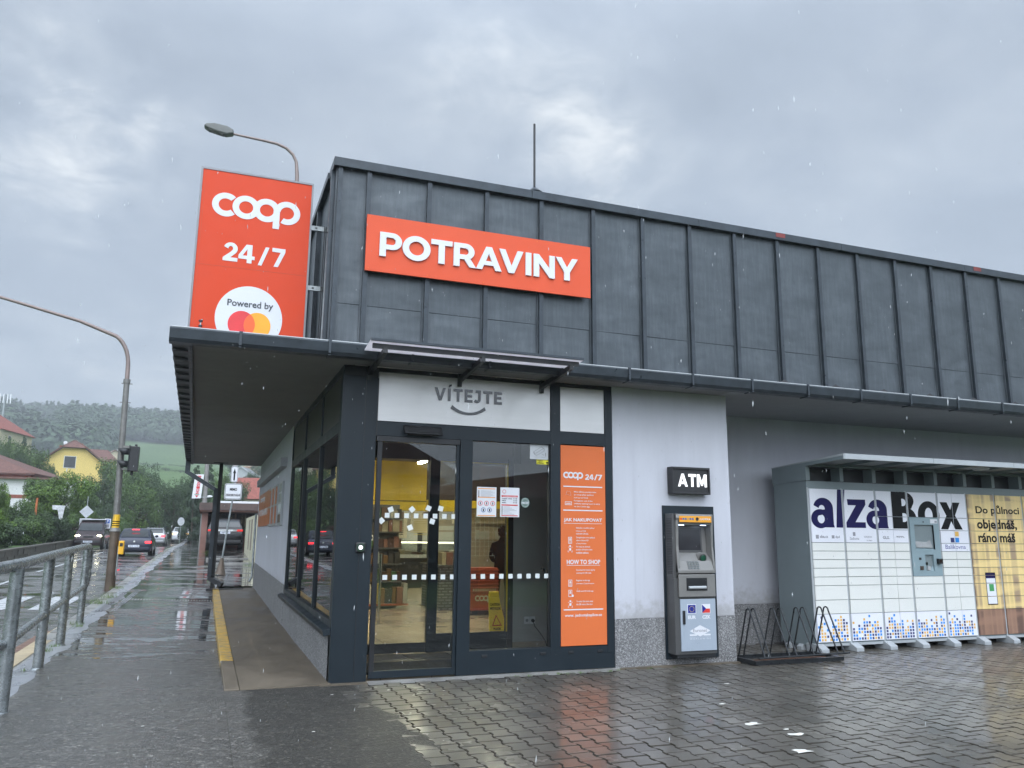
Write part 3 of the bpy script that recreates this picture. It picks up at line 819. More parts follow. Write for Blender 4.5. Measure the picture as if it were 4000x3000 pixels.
# ------------------------------------------------------------------ inside the shop
tile_f = mat('beige_floor_tiles', (.34, .28, .20), .22, 0, .10, 2, .02)
def m_tiles():
    k = NT('beige_tiled_floor'); P = k.world()
    br = k.n('ShaderNodeTexBrick'); mp = k.n('ShaderNodeMapping'); k.l(P, mp.inputs[0]); mp.inputs['Scale'].default_value = (1, 1, 1); k.l(mp.outputs[0], br.inputs['Vector'])
    br.inputs['Scale'].default_value = 1; br.offset = 0; br.inputs['Brick Width'].default_value = .6; br.inputs['Row Height'].default_value = .6; br.inputs['Mortar Size'].default_value = .006
    br.inputs['Color1'].default_value = (.33, .27, .19, 1); br.inputs['Color2'].default_value = (.28, .225, .16, 1); br.inputs['Mortar'].default_value = (.13, .10, .075, 1)
    k.set('Base Color', k.mix(k.ramp(k.noise(1.3, 5, .6, vec=P), [(.35, 0), (.7, .35)]), br.outputs[0], (.17, .14, .10))); k.set('Roughness', .25)
    return k.m
tiles = m_tiles()
yel_w = mat('ochre_yellow_wall', (.66, .46, .008), .55, 0, .08, 1)
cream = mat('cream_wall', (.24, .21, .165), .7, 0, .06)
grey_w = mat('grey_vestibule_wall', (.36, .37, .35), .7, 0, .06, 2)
mb = MB()
mb.box(.28, .12, -.05, 5.08, 1.9, .05, tiles); mb.box(.28, 1.9, -.05, 11.0, 17.5, .05, tiles)
mb.build('shop_floor', parent=shop)
mb = MB()
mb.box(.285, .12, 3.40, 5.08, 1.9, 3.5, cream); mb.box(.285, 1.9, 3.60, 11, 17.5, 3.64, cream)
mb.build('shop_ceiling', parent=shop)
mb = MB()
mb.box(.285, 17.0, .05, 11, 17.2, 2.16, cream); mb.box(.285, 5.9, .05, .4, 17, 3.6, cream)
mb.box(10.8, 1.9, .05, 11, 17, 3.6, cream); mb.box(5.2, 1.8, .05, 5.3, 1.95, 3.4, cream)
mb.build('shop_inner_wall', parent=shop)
mb = MB(); mb.box(.285, 12.0, 2.28, 10.8, 12.25, 3.6, yel_w); mb.box(.4, 11.985, 2.52, 10.8, 11.9995, 2.545, mat('ochre_groove', (.10, .075, .01), .5)); mb.build('yellow_bulkhead', parent=shop)
# vestibule partition
mb = MB(); Y2 = 1.65
mb.box(.5, Y2, .05, .62, Y2+.1, 2.72, anth); mb.box(.5, Y2, 2.66, 2.9, Y2+.12, 3.4, blk); mb.box(1.52, Y2-.03, .06, 1.66, Y2+.06, 2.72, anth)
mb.box(.62, Y2, .06, 1.52, Y2+.05, .19, blk); mb.box(1.66, Y2, .06, 2.69, Y2+.05, .30, anth); mb.box(2.69, Y2-.02, .05, 2.775, Y2+.1, 2.72, blk)
mb.build('vestibule_frame', parent=shop, bevel=.003)
mb = MB(); mb.box(2.672, Y2-.03, .30, 2.69, Y2-.01, 2.66, yel_w); mb.box(1.66, Y2-.03, 2.64, 2.69, Y2-.01, 2.655, yel_w); mb.build('yellow_seal', parent=shop)
mb = MB(); mb.box(.62, Y2+.02, .19, 1.52, Y2+.025, 2.66); mb.box(1.66, Y2+.02, .3, 2.69, Y2+.025, 2.66); mb.build('inner_pane', glass_d, parent=shop)
mb = MB(); mb.box(2.775, Y2, .05, 4.4, Y2+.12, 3.4, grey_w); mb.box(2.78, Y2-.012, .05, 4.4, Y2-.001, .15, tile_f); mb.box(.285, .14, .05, .33, 1.65, 3.4, grey_w); mb.box(4.3, .12, .05, 4.4, 1.64, 3.4, grey_w)
mb.build('vestibule_wall', parent=shop)
mb = MB(); mb.box(.34, .16, .05, 2.7, .95, .062, mat('door_mat', (.030, .030, .032), .95, 0, .3, 30)); mat_o = mb.build('entrance_mat'); tag(mat_o, 'dark ribbed entrance mat behind the sliding glass door', 'door mat')
# lamps (lit)
lampm = mat('lit_tube', (1, 1, .95), .5, emit=(1.0, .88, .62), es=78)
def lamp(x, y, z, L, name, label, grp=None, s=1):
    t = empty(name, (x, y, z), 0, label, 'ceiling lamp', grp)
    m1 = MB(); m1.box(x-.06, y-L/2, z+.03, x+.06, y+L/2, z+.07, white); m1.build('housing', parent=t)
    m1 = MB(); m1.box(x-.05, y-L/2+.02, z, x+.05, y+L/2-.02, z+.03, lampm); m1.build('tube', parent=t)
    return t
lamp(3.6, 4.3, 3.40, 1.6, 'ceiling_lamp', 'added unseen strip lamp behind the entrance partition, brightening floor and warning sign')  # unseen lamp, added to brighten the floor and the warning sign
lamp(3.44, 8.6, 3.36, 2.7, 'ceiling_lamp', 'lit strip lamp under the shop ceiling, the one seen through the door glass')
for i, (x, y, lb) in enumerate(((6.6, 8.6, 'added unseen strip lamp over the middle aisle, deep inside the shop'), (1.5, 13.2, 'added unseen strip lamp behind the yellow bulkhead, left aisle'), (5.2, 14.6, 'added unseen strip lamp above the chilled counter'), (1.3, 4.3, 'added strip lamp behind the side window nearest the corner'))):  # further strip lamps out of view, added to lift the interior light
    lamp(x, y, 3.28, 2.4, 'ceiling_lamp', lb)
# a few stocked shelves, counter, fridge
rs = random.Random(21)
pk = [mat('pack_%s' % n_, c_, .45, 0, .1) for n_, c_ in (('red', (.07, .03, .02)), ('yellow', (.42, .32, .04)), ('green', (.05, .11, .04)), ('brown', (.11, .06, .03)), ('cream', (.34, .29, .20)), ('orange', (.16, .085, .03)), ('dark', (.035, .03, .027)), ('white', (.38, .37, .33)), ('meat', (.22, .10, .07)))]
def stock(mb, x0, x1, y0, y1, z, h, wmin=.07, wmax=.16, mats=None):
    x = x0
    while x < x1-.04:
        w = rs.uniform(wmin, wmax); hh = h*rs.uniform(.6, 1)
        y = y0+rs.uniform(0, .04)
        mb.box(x+.004, y, z, min(x+w, x1)-.004, y1-rs.uniform(0, .05), z+hh, rs.choice(mats or pk)); x += w
steel = mat('shelf_steel', (.10, .10, .10), .5, .2, .1)
# gondola at the left
t = empty('shelf_unit', (1.55, 9.0, .05), 0, 'tall stocked grocery shelf at the left inside the entrance', 'shelf')
mb = MB(); mb.box(1.58, 8.8, .05, 2.73, 8.86, 2.3, steel); mb.box(1.58, 9.7, .05, 2.73, 9.76, 2.3, steel); mb.box(1.64, 9.25, .05, 2.68, 9.3, 2.3, steel)
for z in (.2, .62, 1.0, 1.35, 1.7, 2.0): mb.box(1.58, 8.6, z-.03, 2.78, 9.8, z, steel)
mb.build('rack', parent=t)
mb = MB()
for z in (.2, .62, 1.0, 1.35, 1.7, 2.0): stock(mb, 1.58, 2.76, 8.62, 9.0, z, .27)
mb.build('goods', parent=t)
mb = MB(); mb.box(1.58, 8.3, .12, 2.88, 8.6, .16, mat('pallet_orange', (.30, .07, .02), .5)); stock(mb, 1.63, 2.86, 8.33, 8.58, .16, .5); mb.build('pallet', parent=t)
for i in range(3):
    mb = MB()
    mb.prism([(1.95+i*.10, 1.50), (1.99+i*.10, 1.50), (2.04+i*.10, 1.56), (1.99+i*.10, 1.62), (1.95+i*.10, 1.62), (2.0+i*.10, 1.56)], 'y', 8.57, 8.58, white); mb.build('arrow_mark', parent=t)
# deli counter at the back
t = empty('chilled_counter', (5, 15.3, .05), 0, 'long glass fronted chilled counter with lit edge at the back of the shop', 'chilled counter')
mb = MB(); mb.box(2.4, 15.2, .05, 7.6, 16.3, .95, blk2); mb.box(2.4, 15.12, .95, 7.6, 15.3, 1.05, grey_l); mb.box(2.4, 15.5, 1.75, 7.6, 15.9, 1.80, cream); mb.build('body', parent=t)
mb = MB(); stock(mb, 2.5, 7.5, 15.3, 15.7, .98, .22, .1, .25, [pk[8], pk[4], pk[3], pk[5], pk[0], pk[7]]); mb.build('goods', parent=t)
mb = MB(); mb.box(2.4, 15.35, 1.40, 7.6, 15.38, 1.425, mat('counter_light', (1, 1, .9), .5, emit=(1, .85, .6), es=5)); mb.build('light_strip', parent=t)
mb = MB(); mb.box(2.4, 15.18, 1.05, 7.6, 15.19, 1.36); mb.build('glass_front', glass_d, parent=t)
# wall menu boards under the bulkhead
for i, (x0, x1, z0, z1) in enumerate(((2.75, 3.65, 1.55, 2.26), (3.75, 4.45, 1.7, 2.26), (4.9, 6.2, 1.95, 2.27))):
    t = empty('menu_board', (x0, 12.0, z0), 0, ['large cream price board hanging left above the counter', 'second cream price board with brown swoosh above the counter', 'cream board with red coop letters under the yellow bulkhead'][i], 'menu board')
    mb = MB(); mb.box(x0, 11.9, z0, x1, 11.93, z1, mat('cream_board', (.55, .50, .38), .5)); mb.build('panel', parent=t)
    mb = MB()
    if i < 2:
        for r in range(9): mb.box(x0+.08, 11.892, z1-.22-r*.05, x0+(x1-x0)*.62, 11.8995, z1-.205-r*.05, pk[1]); mb.box(x1-.2, 11.892, z1-.22-r*.05, x1-.1, 11.8995, z1-.2-r*.05, ink)
        mb.prism(arc(x1-.1, z1-.02, .28, .2, 180, 270, 8)+[(x1-.1, z1-.01)], 'y', 11.892, 11.8995, mat('taupe', (.16, .11, .10), .5))
        put_text(mb, 'KÁVA', (x0+.3, x0+.52, z1-.1, z1-.03), d=11.8995, m=pk[3])
    else: coop_logo(mb, (5.35, 6.1, 2.0, 2.24), d=11.8995, m=mat('coop_red', (.6, .03, .02), .5))
    mb.build('print', parent=t)
t = empty('coffee_machine', (5.5, 16.5, .05), 0, 'grey coffee machine cabinet with black column under the price boards', 'coffee machine')
mb = MB(); mb.box(4.6, 16.5, .95, 6.5, 16.95, 1.95, grey_w); mb.box(5.1, 16.46, 1.1, 5.25, 16.5, 1.95, blk); mb.build('body', parent=t)
mb = MB(); mb.box(4.5, 16.4, .05, 6.6, 16.95, .95, steel); mb.build('base', parent=t)
# mosaic counter end and brochure rack, bin
def m_mosaic():
    k = NT('grey_tag_pattern'); br = k.n('ShaderNodeTexBrick'); k.l(k.coord(), br.inputs['Vector'])
    mp = k.n('ShaderNodeMapping'); k.l(k.coord(), mp.inputs[0]); mp.inputs['Rotation'].default_value = (R_(90), 0, 0); k.l(mp.outputs[0], br.inputs['Vector'])
    br.inputs['Scale'].default_value = 1; br.inputs['Brick Width'].default_value = .15; br.inputs['Row Height'].default_value = .06; br.inputs['Mortar Size'].default_value = .016
    br.inputs['Color1'].default_value = (.22, .22, .23, 1); br.inputs['Color2'].default_value = (.13, .13, .14, 1); br.inputs['Mortar'].default_value = (.06, .06, .065, 1)
    k.set('Base Color', br.outputs[0]); k.set('Roughness', .5); return k.m
t = empty('checkout_counter', (3.6, 7.7, .05), 0, 'checkout counter with grey patterned front behind the dividing door frame', 'checkout counter')
mb = MB(); mb.box(3.40, 7.7, .05, 4.5, 9.2, .95, m_mosaic()); mb.build('front', parent=t)
mb = MB(); mb.box(3.35, 7.65, .95, 4.55, 9.25, 1.0, steel); stock(mb, 3.45, 4.5, 7.7, 8.1, 1.0, .34, .08, .2, [pk[3], pk[6], pk[7], pk[8], pk[4]]); mb.build('top', parent=t)
t = empty('brochure_rack', (4.7, 7.3, 1.0), 0, 'white wire grid rack on the wall behind the fixed pane', 'wire rack')
mb = MB(); wr = mat('wire', (.45, .43, .38), .4)
for i in range(12): mb.bar((4.0+i*.1, 7.4, 1.2), (4.0+i*.1, 7.4, 2.1), .008, .008, wr)
for i in range(10): mb.bar((4.0, 7.4, 1.2+i*.1), (5.1, 7.4, 1.2+i*.1), .008, .008, wr)
mb.build('grid', parent=t)
mb = MB(); mb.box(4.0, 7.6, .05, 5.4, 7.7, 2.3, mat('tan_back', (.30, .25, .18), .6)); mb.build('back_panel', parent=t)
mb = MB(); stock(mb, 4.1, 5.0, 7.41, 7.5, 1.9, .2, .1, .14, [pk[7], pk[4]]); stock(mb, 4.1, 5.0, 7.41, 7.5, 1.55, .22, .1, .14, [pk[7], pk[4]]); mb.build('papers', parent=t)
t = empty('yellow_wall_panel', (3.4, 7.4, 2.2), 0, 'dark brown panel under a yellow strip high behind the fixed pane', 'wall panel')
mb = MB(); mb.box(2.9, 7.0, 2.35, 5.6, 7.1, 3.35, mat('dark_brown', (.035, .018, .010), .4)); mb.box(2.9, 6.98, 2.2, 5.6, 7.1, 2.35, yel_w); mb.build('panel', parent=t)
# chrome barrier posts
for i, (x, y, l) in enumerate(((1.64, 5.4, 'chrome barrier post standing left inside the entrance'), (3.30, 6.2, 'chrome barrier post beside the dividing door frame'))):
    t = empty('barrier_post', (x, y, .05), 0, l, 'barrier post', 'chrome posts of the entrance barrier')
    mb = MB(); mb.tube([(x, y, .05), (x, y, 1.28)], .028, 12, mirror); mb.build('post', parent=t)
    mb = MB(); mb.tube([(x, y, .05), (x, y, .068)], .08, 16, mirror); mb.build('foot', parent=t)
# stack of shopping baskets
bsk = mat('basket_red', (.26, .04, .012), .5, 0, .06)
t = empty('basket_stack', (3.75, 6.5, .05), 0, 'stack of red shopping baskets with coop lettering behind the fixed pane', 'basket stack')
mb = MB(); mb.box(3.72, 6.5, .14, 4.3, 7.0, .98, bsk)
for i in range(7): mb.box(3.70, 6.47, .50+i*.07, 4.32, 7.02, .525+i*.07, bsk)
mb.build('baskets', parent=t, bevel=.01)
mb = MB(); mb.box(3.77, 6.55, .06, 4.25, 6.95, .13, blk); mb.build('trolley_base', parent=t)
mb = MB(); coop_logo(mb, (3.80, 4.18, .30, .44), d=6.465, m=pk[4]); 
for i in range(14): mb.box(3.76+i*.036, 6.46, .52, 3.775+i*.036, 6.469, .57, pk[4])
mb.build('lettering', parent=t)
# wet-floor sign
t = empty('wet_floor_sign', (2.98, 2.85, .05), 0, 'yellow folding wet floor warning sign standing behind the fixed pane', 'warning sign')
ysg = mat('warning_yellow', (.82, .60, .015), .4, 0, .05)
def leaf(mb, y0, y1):
    v = []
    for (u, z) in ((-.14, 0), (.14, 0), (.085, .66), (-.085, .66)):
        for dy in (0, .02):
            yy = y0+(y1-y0)*z/.66+dy; v.append((2.92+u+(.04 if y1 < y0 else 0), yy, .06+z))
    mb.add(v, [(0, 2, 4, 6), (1, 7, 5, 3), (0, 1, 3, 2), (2, 3, 5, 4), (4, 5, 7, 6), (6, 7, 1, 0)], ysg)
mb = MB(); leaf(mb, 2.62, 2.85); mb.build('front_leaf', parent=t, bevel=.006)
mb = MB()
v = [(2.86, 2.86, .70), (3.0, 2.86, .70), (3.26, 3.08, .06), (3.02, 3.08, .06), (2.86, 2.88, .70), (3.0, 2.88, .70), (3.26, 3.10, .06), (3.02, 3.10, .06)]
mb.add(v, [(0, 1, 2, 3), (4, 7, 6, 5), (0, 4, 5, 1), (1, 5, 6, 2), (2, 6, 7, 3), (3, 7, 4, 0)], ysg); mb.build('rear_leaf', parent=t, bevel=.005)
mb = MB(); mb.box(2.85, 2.83, .68, 3.0, 2.90, .76, ysg); mb.build('handle', parent=t, bevel=.01)
mb = MB()
def slant(body, x0, x1, z0, z1, m_):
    q = MB(); put_text(q, body, (x0, x1, z0, z1), d=0, thick=.003, bold=.03, m=m_)
    q.v = [(a, b+2.615+(.23)*(c-.06)/.66, c) for a, b, c in q.v]; mb.add(q.v, q.f, m_)
slant('CAUTION', 2.84, 3.0, .55, .59, ink); slant('WET FLOOR', 2.83, 3.01, .49, .53, ink)
redp = mat('warning_red', (.45, .02, .01), .4)
q = MB(); q.prism([(2.84, .26), (3.0, .26), (2.92, .42)], 'y', 0, -.002, redp); q.v = [(a, b+2.613+(.23)*(c-.06)/.66, c) for a, b, c in q.v]; mb.add(q.v, q.f, redp)
q = MB(); q.prism([(2.862, .275), (2.978, .275), (2.92, .392)], 'y', 0, -.002, ysg); q.v = [(a, b+2.610+(.23)*(c-.06)/.66, c) for a, b, c in q.v]; mb.add(q.v, q.f, ysg)
slant('POZOR', 2.86, 2.98, .20, .235, ink); slant('MOKRÁ PODLAHA', 2.83, 3.01, .14, .175, ink)
mb.build('print', parent=t)
# socket and cable on the vestibule wall
t = empty('wall_socket', (3.0, 1.64, .45), 0, 'white double wall socket on the grey vestibule wall', 'wall socket')
sx, sz = 3.035, .44
mb = MB(); mb.box(sx-.085, 1.628, sz-.05, sx-.002, 1.649, sz+.05, white); mb.box(sx+.002, 1.628, sz-.05, sx+.085, 1.649, sz+.05, white); mb.build('plate', parent=t, bevel=.005)
mb = MB(); mb.tube([(sx-.043, 1.628, sz), (sx-.043, 1.626, sz)], .022, 14, greyink); mb.build('socket_hole', parent=t)
pc = MB(); pc.tube([(sx+.043, 1.64, sz), (sx+.043, 1.60, sz-.005)], .024, 10, blk); pc.tube([(sx+.043, 1.6, sz-.01), (sx+.06, 1.58, sz-.08), (sx+.14, 1.58, sz-.17), (sx+.22, 1.58, sz-.28), (sx+.25, 1.58, .07)], .006, 6, blk)
tag(pc.build('power_cable'), 'black power cable plugged into the double wall socket', 'power cable')

# ------------------------------------------------------------------ things stuck to the glass
stk = mat('white_sticker', (.62, .66, .66), .5, 0, .04)
rq = random.Random(2)
def sticker(x, z, s, a, y, label, grp):
    c, sn = math.cos(a)*s/2, math.sin(a)*s/2
    pts = [(x+c-sn, z+sn+c), (x-c-sn, z-sn+c), (x-c+sn, z-sn-c), (x+c+sn, z+sn-c)]
    m1 = MB(); m1.prism(pts, 'y', y-.0015, y, stk); tag(m1.build('window_sticker'), label, 'sticker', grp)
G1 = 'square white stickers in rows across the entrance glass'
for i in range(9):
    sticker(.475+i*.1155, 1.132, .055, 0, .0445, 'small square sticker in the lower row across the sliding door', 'lower sticker row on the sliding door')
    sticker(.475+i*.1155, 1.838, .055, 0, .0445, 'small square sticker in the upper row across the sliding door', 'upper sticker row on the sliding door')
for i in range(9):
    sticker(1.665+i*.1185, 1.133, .055, rq.uniform(-.04, .04), .0495, 'small square sticker in the row across the fixed pane', 'sticker row on the fixed pane')
for k, (x, z, lb) in enumerate(((.63, 1.905, 'leftmost tilted white square above the upper sticker row'), (.885, 1.912, 'second tilted white square above the upper sticker row, on its corner'), (1.085, 1.93, 'third tilted white square above the upper sticker row'), (1.235, 1.928, 'rightmost tilted white square above the upper sticker row'),
                  (.525, 1.775, 'tilted white square under the left end of the upper sticker row'), (.868, 1.70, 'lowest tilted white square on the sliding door'), (1.135, 1.775, 'tilted white square under the upper sticker row, by the inner frame'))):
    sticker(x, z, .06, (.35, .72, 1.15, 1.35, .75, .42, 1.25)[k], .0425, lb, None)
def sheet(name, x0, x1, z0, z1, label, cat, y=.0495, m=None, draw=None):
    t = empty(name, (x0, y, z0), 0, label, cat)
    m1 = MB(); m1.box(x0, y-.002, z0, x1, y, z1, m or white); m1.build('sheet', parent=t)
    m1 = MB(); draw(m1, y-.0025)
    m1.build('print', parent=t)
    return t
oj = mat('print_orange', (.75, .30, .05), .5); rdp = mat('print_red', (.60, .04, .03), .5); blp = mat('print_blue', (.03, .12, .30), .5)
def d1(m, y):
    for z in (2.178, 2.073, 1.852): m.box(1.703, y-.001, z, 1.927, y, z+.010, oj)
    for i in range(7): m.box(1.74, y-.001, 2.155-i*.0115, 1.74+.13+.05*((i*7) % 3)/2, y, 2.158-i*.0115, greyink); m.box(1.706, y-.001, 2.152-i*.0115, 1.72, y, 2.159-i*.0115, ink)
    for x in (1.735, 1.815, 1.895):
        m.prism(arc(x, 2.005, .030, .030, 0, 350, 18), 'y', y-.001, y, rdp); m.prism(arc(x, 2.005, .023, .023, 0, 350, 16), 'y', y-.002, y-.001, white); m.box(x-.006, y-.003, 1.99, x+.006, y-.002, 2.018, ink)
    for x in (1.775, 1.855):
        m.prism(arc(x, 1.925, .030, .030, 0, 350, 18), 'y', y-.001, y, blp); m.prism(arc(x, 1.925, .023, .023, 0, 350, 16), 'y', y-.002, y-.001, white); m.box(x-.008, y-.003, 1.908, x+.008, y-.002, 1.938, ink)
sheet('rules_sheet', 1.690, 1.943, 1.843, 2.203, 'laminated rules sheet with round pictograms on the fixed pane', 'notice', draw=d1)
def d2(m, y):
    m.prism(arc(2.045, 2.155, .024, .024, 0, 350, 18), 'y', y-.001, y, rdp); m.prism(arc(2.045, 2.155, .019, .019, 0, 350, 16), 'y', y-.002, y-.001, white)
    put_text(m, 'OTEVÍRACÍ DOBA', (2.03, 2.21, 2.094, 2.104), d=y-.001, thick=.001, bold=.03, m=white)
    m.box(2.01, y-.001, 2.088, 2.225, y, 2.109, rdp); m.box(2.01, y-.001, 1.983, 2.225, y, 1.997, rdp); m.box(2.01, y-.001, 1.856, 2.225, y, 1.866, rdp)
    for i, (a, b) in enumerate((('PONDĚLÍ - PÁTEK', '7-18'), ('SOBOTA', '7-12'), ('NEDĚLE', '7-12'))):
        put_text(m, a, (2.015, 2.015+.009*len(a), 2.062-i*.024, 2.076-i*.024), d=y-.001, thick=.001, bold=.03, m=ink); put_text(m, b, (2.165, 2.215, 2.062-i*.024, 2.076-i*.024), d=y-.001, thick=.001, bold=.03, m=ink)
    for i in range(7): m.box(2.035, y-.001, 1.966-i*.015, 2.12+.09*((i*5) % 4)/3, y, 1.970-i*.015, greyink); m.box(2.012, y-.001, 1.963-i*.015, 2.026, y, 1.972-i*.015, ink)
sheet('opening_hours_sheet', 1.995, 2.247, 1.845, 2.205, 'laminated opening hours sheet with red bars on the fixed pane', 'notice', draw=d2)
def d3(m, y):
    def st(p, q): m.bar((p[0], y-.001, p[1]), (q[0], y-.001, q[1]), .004, .002, ink)
    P = [(2.436, 2.665), (2.54, 2.735), (2.582, 2.712), (2.578, 2.68), (2.478, 2.622), (2.455, 2.63)]
    for a, b in zip(P, P[1:]+P[:1]): st(a, b)
    st((2.46, 2.645), (2.572, 2.715)); st((2.55, 2.64), (2.58, 2.63)); st((2.60, 2.66), (2.60, 2.615))
    put_text(m, 'OBJEKT JE STŘEŽEN', (2.44, 2.60, 2.598, 2.605), d=y, thick=.001, m=greyink)
sheet('camera_notice', 2.384, 2.652, 2.574, 2.762, 'pale notice with drawing of a surveillance camera at the top of the fixed pane', 'notice', y=.0495, m=mat('pale_sticker', (.52, .54, .56), .5), draw=d3)
def d4(m, y):
    put_text(m, 'OBJEKT', (2.485, 2.57, 2.545, 2.562), d=y, thick=.001, bold=.04, m=ink); put_text(m, 'STŘEŽEN', (2.485, 2.575, 2.520, 2.540), d=y, thick=.001, bold=.03, m=ink); m.box(2.61, y-.001, 2.523, 2.635, y, 2.545, ink)
sheet('yellow_alarm_label', 2.478, 2.648, 2.512, 2.567, 'small yellow guarded property label under the camera notice', 'notice', m=mat('label_yellow', (.75, .68, .04), .5), draw=d4)
t = empty('round_label', (2.325, .0495, 1.96), 0, 'round grey green HACCP label beside the opening hours sheet', 'label')
mb = MB(); mb.prism(arc(2.325, 2.025, .058, .062, 0, 350, 26), 'y', .0475, .0495, mat('haccp_green', (.13, .19, .17), .4)); mb.build('disc', parent=t)
mb = MB(); mb.prism(arc(2.325, 2.025, .050, .053, 0, 350, 26), 'y', .0470, .0475, mat('haccp_pale', (.42, .47, .44), .4)); mb.prism(arc(2.325, 2.025, .045, .048, 0, 350, 26), 'y', .0465, .0470, MATS['haccp_green']); put_text(mb, 'HACCP', (2.28, 2.37, 2.008, 2.036), d=.0465, thick=.001, bold=.04, m=white); mb.build('print', parent=t)
# door sensor, access scanner, door handle ring
t = empty('door_sensor', (.96, 0, 2.84), 0, 'black motion sensor housing above the sliding door', 'door sensor')
mb = MB(); mb.prism([(-.002, 2.905), (-.06, 2.885), (-.10, 2.80), (-.08, 2.79), (-.002, 2.83)], 'x', .735, 1.20, blk); mb.build('housing', parent=t, bevel=.006)
mb = MB(); mb.prism([(-.085, 2.80), (-.095, 2.82), (-.07, 2.78), (-.03, 2.79)], 'x', .78, 1.15, mat('sensor_window', (.01, .01, .01), .05)); mb.build('sensor_window', parent=t)
t = empty('access_scanner', (.284, 0, 1.46), 0, 'small black code scanner with a lit white centre and green ring on the corner post', 'scanner')
mb = MB(); mb.box(.225, -.045, 1.41, .345, -.003, 1.53, blk); mb.build('housing', parent=t, bevel=.02)
mb = MB(); mb.prism(arc(.282, 1.47, .045, .045, 0, 352, 28), 'y', -.0475, -.046, mat('green_ring', (.01, .06, .02), .4)); mb.prism(arc(.282, 1.47, .038, .038, 0, 352, 28), 'y', -.0485, -.0476, blk); mb.build('ring', parent=t)
mb = MB(); mb.prism(arc(.282, 1.47, .024, .024, 0, 352, 20), 'y', -.050, -.0486, mat('lit_white', (1, 1, 1), .4, emit=(.9, 1, 1), es=.5)); mb.build('lens', parent=t)
t = empty('door_closer_knob', (2.60, 0, 1.2), 0, 'black curved latch behind the right edge of the fixed pane', 'latch')
mb = MB(); mb.tube([(2.62, .09, 1.12), (2.62, .10, 1.18), (2.61, .10, 1.215), (2.585, .10, 1.22), (2.57, .10, 1.20)], .018, 8, blk); mb.build('hook', parent=t)

# ------------------------------------------------------------------ signs on the shop
t = empty('roof_sign', (-1.09, .55, 3.74), 0, 'tall orange billboard with white coop wordmark standing on the corner roof', 'billboard')
ymid = .5
mb = MB(); mb.box(-1.757, .5, 3.74, -.419, .66, 5.995, grey_l)
for a in ((-1.757, -1.735), (-.441, -.419)): mb.box(a[0], .485, 3.74, a[1], .66, 5.995, mat('sign_frame', (.20, .20, .21), .4, .4))
mb.box(-1.735, .485, 5.972, -.441, .66, 5.995, MATS['sign_frame']); mb.build('frame', parent=t)
mb = MB(); mb.box(-1.734, .492, 3.74, -.442, .499, 5.971, orange); mb.build('panel', parent=t)
mb = MB(); mb.box(-1.734, .4905, 4.762, -.442, .4919, 4.766, mat('orange_seam', (.45, .07, .025), .6)); mb.box(-1.705, .4905, 3.74, -1.702, .4919, 5.97, MATS['orange_seam']); mb.build('seam', parent=t)
mb = MB(); coop_logo(mb, (-1.606, -.565, 5.325, 5.702), d=.4918, m=white); mb.build('wordmark', parent=t)
mb = MB()
glyph_text(mb, '24', (-1.435, -1.07, 4.84, 5.075), d=.4918, m=white, gap=.0); glyph_text(mb, '/', (-1.03, -.905, 4.83, 5.07), d=.4918, m=white); glyph_text(mb, '7', (-.87, -.715, 4.835, 5.075), d=.4918, m=white)
mb.build('opening_lettering', parent=t)
mb = MB(); mb.prism(arc(-1.085, 4.148, .385, .402, 0, 354, 60), 'y', .489, .4918, white); mb.build('white_disc', parent=t)
mb = MB(); mb.prism(arc(-1.166, 4.072, .155, .163, 0, 352, 40), 'y', .487, .489, mat('emblem_red', (.72, .035, .04), .4)); mb.prism(arc(-.985, 4.068, .155, .163, 0, 352, 40), 'y', .4872, .4889, mat('emblem_amber', (.88, .37, .015), .4))
a1 = arc(-1.166, 4.070, .155, .163, -54, 54, 14); a2 = arc(-.985, 4.070, .155, .163, 126, 234, 14)
mb.prism(a1+a2, 'y', .4855, .4868, mat('emblem_mix', (.88, .12, .02), .4)); mb.build('circle_emblem', parent=t)
mb = MB(); put_text(mb, 'Powered by', (-1.342, -.815, 4.262, 4.368), d=.489, bold=.018, m=mat('charcoal_ink', (.045, .05, .06), .4)); mb.build('lettering', parent=t)
for z in (5.42, 4.63, 3.92):
    mb = MB(); mb.box(-.42, .52, z-.03, -.20, .56, z+.03, galv); mb.box(-.37, .517, z-.01, -.345, .5195, z+.01, blk); mb.build('bracket', parent=t)
mb = MB()
for x in (-.235, -.255): mb.tube([(x-.01, .48, 3.72), (x, .50, 5.45)], .007, 6, blk)
mb.tube([(-.225, .46, 3.72), (-.215, .46, 5.3)], .012, 6, galv); mb.build('cable', parent=t)
mb = MB(); mb.tube([(-1.62, .40, 3.72), (-1.615, .40, 4.05), (-1.60, .41, 4.06)], .010, 6, galv)
for z in (3.98, 4.04): mb.tube([(-1.617, .40, z-.01), (-1.617, .40, z+.01)], .022, 8, zinc_d)
tag(mb.build('roof_anchor'), 'thin metal anchor rod standing in front of the billboard corner', 'anchor rod')

t = empty('shop_name_sign', (1.67, -.1, 4.73), 0, 'wide orange sign board with raised white letters on the dark fascia', 'sign board')
mb = MB(); mb.box(.172, -.112, 4.735, 3.18, -.082, 5.448, mat('name_board_orange', (.66, .088, .032), .5, 0, .03, 2, spec=.3)); mb.build('board', parent=t)
mb = MB()
for x in (.6, 1.7, 2.8): mb.box(x, -.082, 4.80, x+.04, -.0, 5.40, zinc_d)
mb.build('rail', parent=t)
mb = MB(); glyph_text(mb, 'POTRAVINY', (.335, 2.985, 4.925, 5.245), d=-.114, thick=.022, m=white, gap=.10); mb.build('lettering', parent=t, fix=True)
mb = MB()
for i in range(5):
    for z in (4.765, 5.418): mb.disc((.21+i*.733, -.113, z), .008, m=orange2, t=.002, n=8)
mb.build('screws', parent=t)

